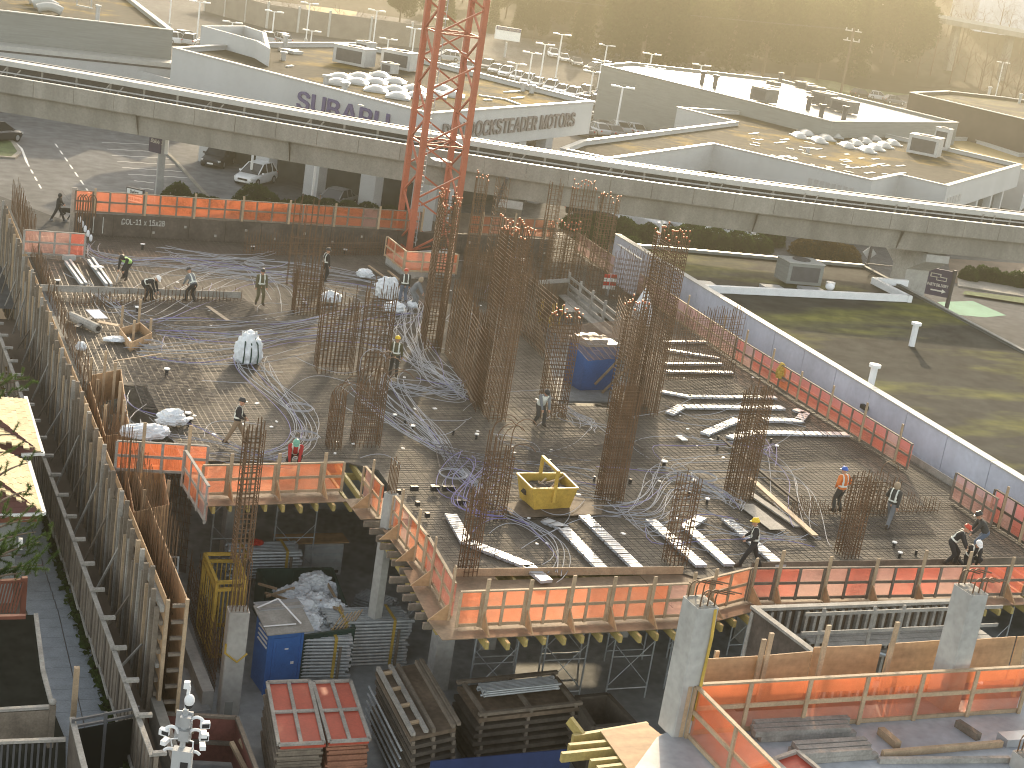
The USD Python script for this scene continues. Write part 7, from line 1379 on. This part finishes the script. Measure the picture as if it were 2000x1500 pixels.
for k in range(6): us.p('insulator', B().cyl(tp + sdir * (-1.4 + .56 * k) + [0, 0, -.5 - 1.8 * (k % 2)], .12, .4, 6), 'coping')
for q in (-1.2, 0, 1.2):
    a, c = tp + sdir * q + A([0, 0, -.3]), A([tp[0] - 120, tp[1] + 45, h - 2.5]) + sdir * q
    us.p('wire', B().tube([a + (c - a) * u - A([0, 0, 4 * u * (1 - u) * 2.0]) for u in np.linspace(0, 1, 14)], .02, 3), 'metal_dark')
cl_ = G(1722, 420, STREET); cs_ = T('curved_street_lamp', 'curved white street lamp hooking over the viaduct rail at right', 'street lamp', cl_); z1 = TOPZ(cl_, 1733, 378); o = A([cl_[0], cl_[1], z1])
cs_.p('pole', B().tube([cl_, o, o + sdir * .5 + [0, 0, .8], o + sdir * 1.2 + [0, 0, 1.05]], .09, 8), 'metal_dark'); cs_.p('lamp_head', B().ell(o + sdir * 1.6 + [0, 0, .95], (.55, .2, .12), RZ(rzs)), 'lamp_white', smooth=True)
# pole with diamond board and cable, right of the near roof
dp = G(1692, 530, STREET); ds = T('street_pole', 'grey pole with a pale diamond board on it beside the near roof', 'pole', dp); z1 = TOPZ(dp, 1704, 478); ds.p('pole', B().bar(dp, [dp[0], dp[1], z1], .16), 'metal_dark'); o = A([dp[0], dp[1], z1 - .7]); ds.p('board', B().box(o + [0, .1, 0], [.8, .04, .8], R=RZ(rzs) @ A([[.707, 0, .707], [0, 1, 0], [-.707, 0, .707]])), 'metal')
tp2 = G(1782, 575, STREET); ts = T('traffic_signal_pole', 'pale traffic pole standing before the viaduct pier at right', 'pole', tp2); ts.p('pole', B().bar(tp2, [tp2[0], tp2[1], TOPZ(tp2, 1788, 495)], .2), 'coping'); ts.p('collar', B().box(A([tp2[0], tp2[1], TOPZ(tp2, 1787, 505)]), [.3, .3, .4]), 'metal_dark'); ts.p('arm', B().bar(A([tp2[0], tp2[1], TOPZ(tp2, 1782, 524)]), G(1690, 515, 1.2), .1), 'metal_dark')
# PARTS DELIVERY sign
pb = G(1846, 612, STREET); ps = T('delivery_sign', 'violet PARTS DELIVERY signboard with white arrow on a dark post', 'sign', pb); zt = TOPZ(pb, 1862, 530); ps.p('post', B().bar(pb, [pb[0], pb[1], zt + .1], .22, .22), 'metal_dark')
o = A([pb[0], pb[1], zt - 1.0]) ; sd2 = RZ(-.25) @ sdir; c = o - sd2 * .95; rzz = math.atan2(sd2[1], sd2[0]); ps.p('board', B().box(c, [1.75, .1, 1.95], rzz), 'sign_purple'); nn2 = A([sd2[1], -sd2[0], 0]); fz = .065
letters(ps, 'PARTS DELIVERY', c - sd2 * .75 + nn2 * fz - [0, 0, .28], c + sd2 * .75 + nn2 * fz - [0, 0, .28], .2, .0, 'paint_white', depth=.02)
ps.p('arrow', B().box(c + sd2 * -.05 + nn2 * fz - [0, 0, .58], [.8, .02, .1], rzz), 'paint_white'); m = trimesh.creation.extrude_polygon(Polygon([(0, .16), (0, -.16), (.28, 0)]), .02, engine='earcut'); v = m.vertices; ps.p('arrow_head', B().add(c + nn2 * fz - A([0, 0, .58]) + sd2 * .35 + np.outer(v[:, 0], sd2) + np.outer(v[:, 1], [0, 0, 1]) + np.outer(v[:, 2], nn2), m.faces), 'paint_white')
for dx, dz, r in ((-.3, .5, .33), (.15, .3, .33)): ps.p('emblem', B().box(c + sd2 * dx + nn2 * fz + [0, 0, dz], [.75, .03, .3], rzz), 'paint_worn'); ps.p('emblem_field', B().box(c + sd2 * dx + nn2 * (fz + .012) + [0, 0, dz], [.62, .03, .18], rzz), 'sign_purple')
# showroom pylon and the Sales board
pb = G(308, 398, STREET); py = T('pylon_sign', 'slim dealer pylon sign with dark panel under the viaduct at left', 'sign', pb); py.p('post', B().bar(pb, pb + [0, 0, 4.6], .45, .45), 'metal'); o = pb + A([0, 0, 4.5]); py.p('panel', B().box(o - sdir * .45, [1.0, .3, 1.9], rzs - .5), 'sign_purple'); py.p('panel_edge', B().box(o + sdir * .25, [.28, .34, 1.9], rzs), 'lamp_white')
letters(py, 'SUBARU', o - sdir * .92 + A([-.0, -.42, -.2]), o - sdir * .05 + A([-.0, -.22, -.35]), .24, .05, 'paint_white', depth=.02)
pb = G(262, 402, STREET); so = T('sales_board', 'small white board reading Sales above the back fence', 'sign', pb); zt = TOPZ(pb, 262, 370); d2 = RZ(-.35) @ sdir; rz_ = math.atan2(d2[1], d2[0]); n2 = A([d2[1], -d2[0], 0]); o = A([pb[0], pb[1], zt - .1])
so.p('frame', B().box(o - [0, 0, .3], [1.35, .16, 1.0], rz_), 'metal_dark'); so.p('panel', B().box(o - [0, 0, .08] + n2 * .075, [1.22, .03, .38], rz_), 'paint_white'); so.p('panel', B().box(o - [0, 0, .55] + n2 * .075, [1.22, .03, .38], rz_), 'paint_white'); so.p('post', B().bar(pb, o - [0, 0, .8], .12), 'metal_dark')
letters(so, 'Sales', o - d2 * .35 + n2 * .095 - [0, 0, .16], o + d2 * .35 + n2 * .095 - [0, 0, .16], .2, 0, 'plastic_black', depth=.012); letters(so, 'Parts & Service', o - d2 * .55 + n2 * .095 - [0, 0, .63], o + d2 * .55 + n2 * .095 - [0, 0, .63], .2, 0, 'plastic_black', depth=.012)

# ================================================================ plants
def leaf_cloud(pts, s, flat=.5):
    n = len(pts); a = rng.standard_normal((n, 3)); a /= np.linalg.norm(a, axis=1, keepdims=True); b = np.cross(a, rng.standard_normal((n, 3))); b /= np.linalg.norm(b, axis=1, keepdims=True); s = s * (.6 + .8 * rng.random((n, 1)))
    v = np.stack([pts - a * s, pts - b * s * flat, pts + a * s, pts + b * s * flat], 1).reshape(-1, 3); return v, np.arange(4 * n).reshape(-1, 4)
def bush(name, label, c, r, n=1500, s=.09, mat='leaf_hedge', cat='bush', group=None):
    t = T(name, label, cat, c, group); t.off = A([0, 0, 0.0]); d = rng.standard_normal((n, 3)); d /= np.linalg.norm(d, axis=1, keepdims=True); d[:, 2] = np.abs(d[:, 2]) * 1.0
    k = (.80 + .28 * meshkit.fbm(d * 2.2 + rng.random() * 9, 3))[:, None] * (.86 + .16 * rng.random((n, 1))); p = d * k * A(r); p[:, 2] += .1
    t.p('foliage', B().add(*leaf_cloud(p, s, .55)), mat); m = trimesh.creation.icosphere(2); v = m.vertices * A(r) * .72; v[:, 2] = np.abs(v[:, 2]); t.p('core', B().add(v, m.faces), 'leaf_dark'); t.p('stem', B().cyl([0, 0, 0], .08, r[2] * .6, 6), 'bark'); return t
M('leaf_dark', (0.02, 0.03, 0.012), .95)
bush('round_bush', 'round clipped bush beside the pylon sign', G(345, 412, STREET), (1.35, 1.3, 1.9), 2600); bush('round_bush', 'large clipped bush in front of the white crossover', G(500, 420, STREET), (2.0, 1.7, 2.1), 4200)
hb0 = bush('hedge_bush', 'low hedge bush along the back fence, at its left end', G(415, 408, STREET), (.9, .8, .8), 800, group='hedge bushes behind the back fence')
for i, p in enumerate(((600, 412), (640, 415), (680, 416), (720, 420), (760, 424), (560, 418), (385, 405))): dup(hb0, G(*p, STREET), i * 1.1, f'low hedge bush along the back fence near the showroom columns, {W_[i]} of them', scale=1.0 + .3 * rng.random())
hb1 = bush('street_bush', 'rough bush under the viaduct beside the parked cars', G(1265, 475, STREET), (1.5, 1.4, 1.5), 1300, .12, group='bushes under the viaduct')
for i, p in enumerate(((1120, 450), (1165, 460), (1210, 470), (1310, 480), (1350, 480), (1395, 485), (1440, 488), (1480, 490), (1500, 478), (1150, 485), (1230, 500))): dup(hb1, G(*p, STREET), i * .9, f'rough bush under the viaduct between the rebar and the near roof, {("first", "second", "third", "fourth", "fifth", "sixth", "seventh", "eighth", "ninth", "tenth", "eleventh")[i]} of them', scale=.8 + .5 * rng.random())
bb2 = bush('brown_bush', 'reddish brown bush behind the near roof', G(1590, 500, STREET), (2.4, 2.0, 1.7), 2000, .12, 'leaf_brown'); dup(bb2, G(1640, 512, STREET), 1.0, 'reddish brown bush behind the near roof, nearer the street pole', scale=.9)
gb0 = bush('globe_bush', 'globe shaped bush at the right edge behind the verge, nearest the pier', G(1890, 548, STREET), (.9, .9, 1.2), 800, .1, group='globe bushes at the right edge')
for i in range(7): dup(gb0, G(1915 + 22 * i, 548 + 4 * i, STREET), i, f'globe shaped bush at the right edge behind the verge, {W_[i]} after the first', scale=.9 + .2 * rng.random())
setting('hedge_bed', B().sheet(Polygon([G(*p, STREET)[:2] for p in ((1860, 552), (2080, 590), (2080, 520), (1850, 505))]), STREET + .012), 'earth')
# conifers
def conifer(name, label, loc, h, r, n, group, mat='leaf_fir'):
    t = T(name, label, 'tree', loc, group); t.off = A([0, 0, 0.0]); u = rng.random(n) ** .75; z = h * (.06 + .94 * u); ang = rng.random(n) * 2 * np.pi; tier = .72 + .28 * np.cos(z * 5.2 + 2 * np.sin(ang * 3)); rr = r * (1 - u) ** .8 * (.35 + .65 * np.sqrt(rng.random(n))) * tier * (.8 + .4 * meshkit.noise(np.stack([np.cos(ang) * 2, np.sin(ang) * 2, z * .35], 1) + loc[0]))
    p = np.stack([rr * np.cos(ang), rr * np.sin(ang), z - rr * .25], 1); t.p('crown', B().add(*leaf_cloud(p, .38, .4)), mat); t.p('trunk', B().tube([[0, 0, -1], [0, 0, h * .95]], [.35, .04], 7), 'bark')
    for k in range(14): a = k * 2.4; zz = h * (.1 + .055 * k); L = r * (1 - zz / h) * .9; t.p('limb', B().tube([[0, 0, zz], [L * math.cos(a), L * math.sin(a), zz - .1 * L]], [.08, .02], 4), 'bark')
    return t
def broad(name, label, loc, h, r, n, group, mat='leaf_fir'):
    t = T(name, label, 'tree', loc, group); t.off = A([0, 0, 0.0]); P = []; cl = [(A([0, 0, h * .62]), r)] + [(A([r * .75 * math.cos(a), r * .75 * math.sin(a), h * (.35 + .45 * rng.random())]), r * (.45 + .3 * rng.random())) for a in np.arange(9) * .7]
    for c, q in cl: k = n // len(cl); d = rng.standard_normal((k, 3)); d /= np.linalg.norm(d, axis=1, keepdims=True); P.append(c + d * q * (.6 + .45 * rng.random((k, 1))) * A([1, 1, 1.15]))
    t.p('crown', B().add(*leaf_cloud(np.vstack(P), .40, .55)), mat); t.p('trunk', B().tube([[0, 0, -1], [.2, 0, h * .4], [0, .2, h * .75]], [.4, .3, .08], 7), 'bark')
    for c, q in cl[1:]: t.p('limb', B().tube([[.15, 0, h * .3], c * .6 + A([0, 0, h * .1]), c], [.15, .1, .03], 5), 'bark')
    return t
def bare(name, label, loc, h, group, mat='twig', n=7):
    t = T(name, label, 'tree', loc, group); t.off = A([0, 0, 0.0]); t.p('trunk', B().tube([[0, 0, -1], [.1, .05, h * .4], [0, .1, h * .8]], [.22, .16, .05], 6), mat); tw = B()
    def grow(p, d, L, r, k):
        q = p + d * L; tw.tube([p, (p + q) / 2 + .04 * L * rng.standard_normal(3), q], [r, r * .8, r * .55], 3, False)
        if k:
            for _ in range(3 if k > 1 else 4): e = d + .55 * rng.standard_normal(3) + A([0, 0, .25]); grow(p + d * L * rng.uniform(.5, 1), e / np.linalg.norm(e), L * rng.uniform(.5, .75), r * .55, k - 1)
    for i in range(n): a = i * 2.4; d = A([math.cos(a) * .75, math.sin(a) * .75, .75]); grow(A([0, 0, h * (.22 + .08 * i)]), d / np.linalg.norm(d), h * .24, .06, 3)
    t.p('crown', tw, mat, kind='stuff'); return t
loc0 = lambda px, dy=0: (lambda g: A([g[0], g[1], hill_z(g[0], g[1]) - .1]))(G(*px, STREET))
C1 = conifer('conifer_tree', 'dense dark conifer at the left end of the far belt of trees', loc0((1215, 118)), 21, 4.6, 6500, 'conifers in the far belt')
C2 = broad('evergreen_tree', 'broad dark evergreen in the far belt of trees near the flare', loc0((1330, 105)), 19, 5.6, 7000, 'broad evergreens in the far belt')
BR = bare('bare_tree', 'bare pinkish brown tree at the upper right, nearest the brown warehouse', loc0((1860, 160)), 14, 'bare trees at upper right')
AN = ['left of the glare', 'in the glare', 'right of the glare', 'behind the grey workshop', 'behind the white roof', 'behind the utility pole', 'near the grass bank', 'near the far lane', 'at the right end']
ti = 0
belt = []
for row, (y0, y1, n_) in enumerate(((128, 165, 12), (105, 150, 13), (78, 135, 14), (48, 112, 15), (22, 88, 14))):
    for i in range(n_):
        x = 1060 + (1790 - 1060) * (i + .5 * (row % 2)) / n_ + rng.uniform(-14, 14); u = (x - 1060) / 730; y = y0 + (y1 - y0) * u + rng.uniform(-4, 4)
        if row == 0 and x < 1225: continue
        if row <= 1 and x < 1120: continue
        belt.append((x, y))
nB = {}
for x, y in belt:
    src = C1 if rng.random() < .45 else C2; a = AN[min(int((x - 1060) / 730 * 9), 8)]; nB[(src.name, a)] = nB.get((src.name, a), 0) + 1; k = nB[(src.name, a)]; O = ('first', 'second', 'third', 'fourth', 'fifth', 'sixth', 'seventh', 'eighth', 'ninth', 'tenth', 'eleventh', 'twelfth')[min(k - 1, 11)]
    dup(src, loc0((x, y)), rng.random() * 6, f'{"dark conifer" if src is C1 else "broad evergreen"} of the far belt {a}, {O} one', scale=(lambda s: (s, s, s * rng.uniform(.85, 1.15)))(rng.uniform(.75, 1.2)))
for i, p in enumerate(((960, 60), (985, 50), (930, 45), (900, 30), (1010, 70), (1040, 80), (870, 60), (960, 20), (1000, 25), (1050, 40), (1090, 60), (780, 45), (830, 35))): dup(C2 if i % 2 else C1, loc0(p), i, 'small dark tree scattered beyond the lots above the crane mast', 'small dark trees beyond the lots', scale=.35 + .25 * rng.random())
k = 0
for row, (y0, y1, n_) in enumerate(((195, 235, 8), (165, 205, 9), (130, 170, 9), (95, 130, 9), (60, 95, 8), (25, 60, 6))):
    for i in range(n_):
        x = 1775 + (2040 - 1775) * (i + .5 * (row % 2)) / n_ + rng.uniform(-8, 8); y = y0 + (y1 - y0) * (x - 1775) / 265 + rng.uniform(-5, 5)
        if row < 1 and x < 1880: continue
        k += 1; dup(BR, loc0((x, y)), rng.random() * 6, 'bare pinkish brown tree in the leafless wood at upper right', 'bare trees of the leafless wood', scale=rng.uniform(.6, 1.1))
for i, p in enumerate(((420, 18), (450, 20), (480, 30), (560, 45), (520, 40), (610, 60), (655, 65), (700, 75), (740, 80))): dup(BR, loc0(p), i * 1.3, f'small bare tree before the noise wall, {("first", "second", "third", "fourth", "fifth", "sixth", "seventh", "eighth", "ninth")[i]} from the left', 'bare trees by the noise wall', scale=.35)
setting('grass_bank', B().sheet(Polygon([G(*p, STREET + .03)[:2] for p in ((1560, 150), (1720, 150), (1800, 175), (1860, 185), (1780, 185), (1640, 190))]), STREET + .03), 'grass')
setting('far_lane', B().sheet(LineString([G(*p, STREET + .05)[:2] for p in ((1700, 142), (1760, 155), (1800, 172), (1850, 187), (1930, 190))]).buffer(2.2), STREET + .05), 'asphalt_lot')
# near pine at the left edge
pn = T('pine_tree', 'near pine with tufted boughs reaching in from the left edge', 'tree', (1.2, 33, PZ)); fo = B(); bo = B()
def bough(px, z, px2, z2, tufts, s=.2, dens=170):
    p, q = G(*px, z), G(*px2, z2); pts_ = [p + (q - p) * u + A([0, 0, .12 * math.sin(u * 3)]) for u in np.linspace(0, 1, 8)]; pn.p('bough', B().tube(pts_, np.linspace(.045, .012, 8), 5), 'bark')
    for k in range(tufts):
        u = .2 + .8 * k / max(tufts - 1, 1); c = p + (q - p) * u + A([.12 * rng.standard_normal(), .12 * rng.standard_normal(), .05]); d0 = (q - p) / np.linalg.norm(q - p) * .7 + A([0, 0, .6]) + .35 * rng.standard_normal(3); d0 /= np.linalg.norm(d0); L = s * rng.uniform(1.6, 2.6); n = dens
        o = c + d0 * L * rng.random((n, 1)) ; e = d0 * .75 + .75 * rng.standard_normal((n, 3)); e /= np.linalg.norm(e, axis=1, keepdims=True); ln = s * rng.uniform(.35, .6, (n, 1)); sd_ = np.cross(e, rng.standard_normal((n, 3))); sd_ /= np.linalg.norm(sd_, axis=1, keepdims=True); v = np.stack([o - sd_ * .006, o + sd_ * .006, o + e * ln], 1).reshape(-1, 3); fo.add(v, np.arange(3 * n).reshape(-1, 3))
ZP = 3.2
for a, b, t_ in (((-40, 760), (55, 745), 8), ((-40, 770), (30, 748), 6), ((-30, 900), (20, 885), 3), ((-30, 950), (55, 905), 4), ((-40, 1010), (50, 960), 6), ((-60, 1060), (60, 1015), 8), ((-60, 1085), (70, 1040), 9), ((-60, 1120), (78, 1060), 10), ((-60, 1135), (82, 1105), 10), ((-60, 1150), (60, 1120), 9), ((-60, 1090), (30, 1075), 8), ((-60, 1030), (25, 1010), 7), ((-60, 1110), (45, 1085), 8), ((-50, 870), (25, 850), 3), ((-40, 785), (45, 765), 7)): bough(a, ZP, b, ZP - .1, t_)
pn.p('needles', fo, 'leaf_pine', kind='stuff'); tr0 = G(-80, 900, ZP); pn.p('trunk', B().tube([[tr0[0], tr0[1], PZ], [tr0[0], tr0[1], ZP + 2]], [.25, .1], 8), 'bark')
sh_ = B(); 
for i in range(1600): y = rng.uniform(56, 84); x = 5.4 + rng.normal(0, .5) - .02 * (y - 56); z = PZ + abs(rng.normal(.5, .6)); s = .05 + .07 * rng.random(); R = trimesh.transformations.random_rotation_matrix(rng.random(3))[:3, :3]; sh_.add(A([[-s, -s * .4, 0], [s, -s * .4, 0], [s, s * .4, 0], [-s, s * .4, 0]]) @ R.T + [x, y, z], [[0, 1, 2, 3]])
one('brown_scrub', sh_, 'leaf_brown', 'brown scrub along the foot of the left wall near the top left edge', 'scrub', kind='stuff')
# ---------------------------------------------------------------- air
hz = usdkit.material(stage, '/World/Looks/haze_air', {'v': ('principled_volume', {'color': (1.0, 0.94, 0.72), 'density': HAZE, 'anisotropy': HAZE_G})}, [], volume='v.volume')
hb = B().box([180, 320, 35], [760, 760, 85])
hm = usdkit.mesh(stage, '/World/haze', hb.get(0), hz, False); tagp(hm.GetPrim(), 'thin sunlit haze hanging over the whole site', None, None, 'stuff')
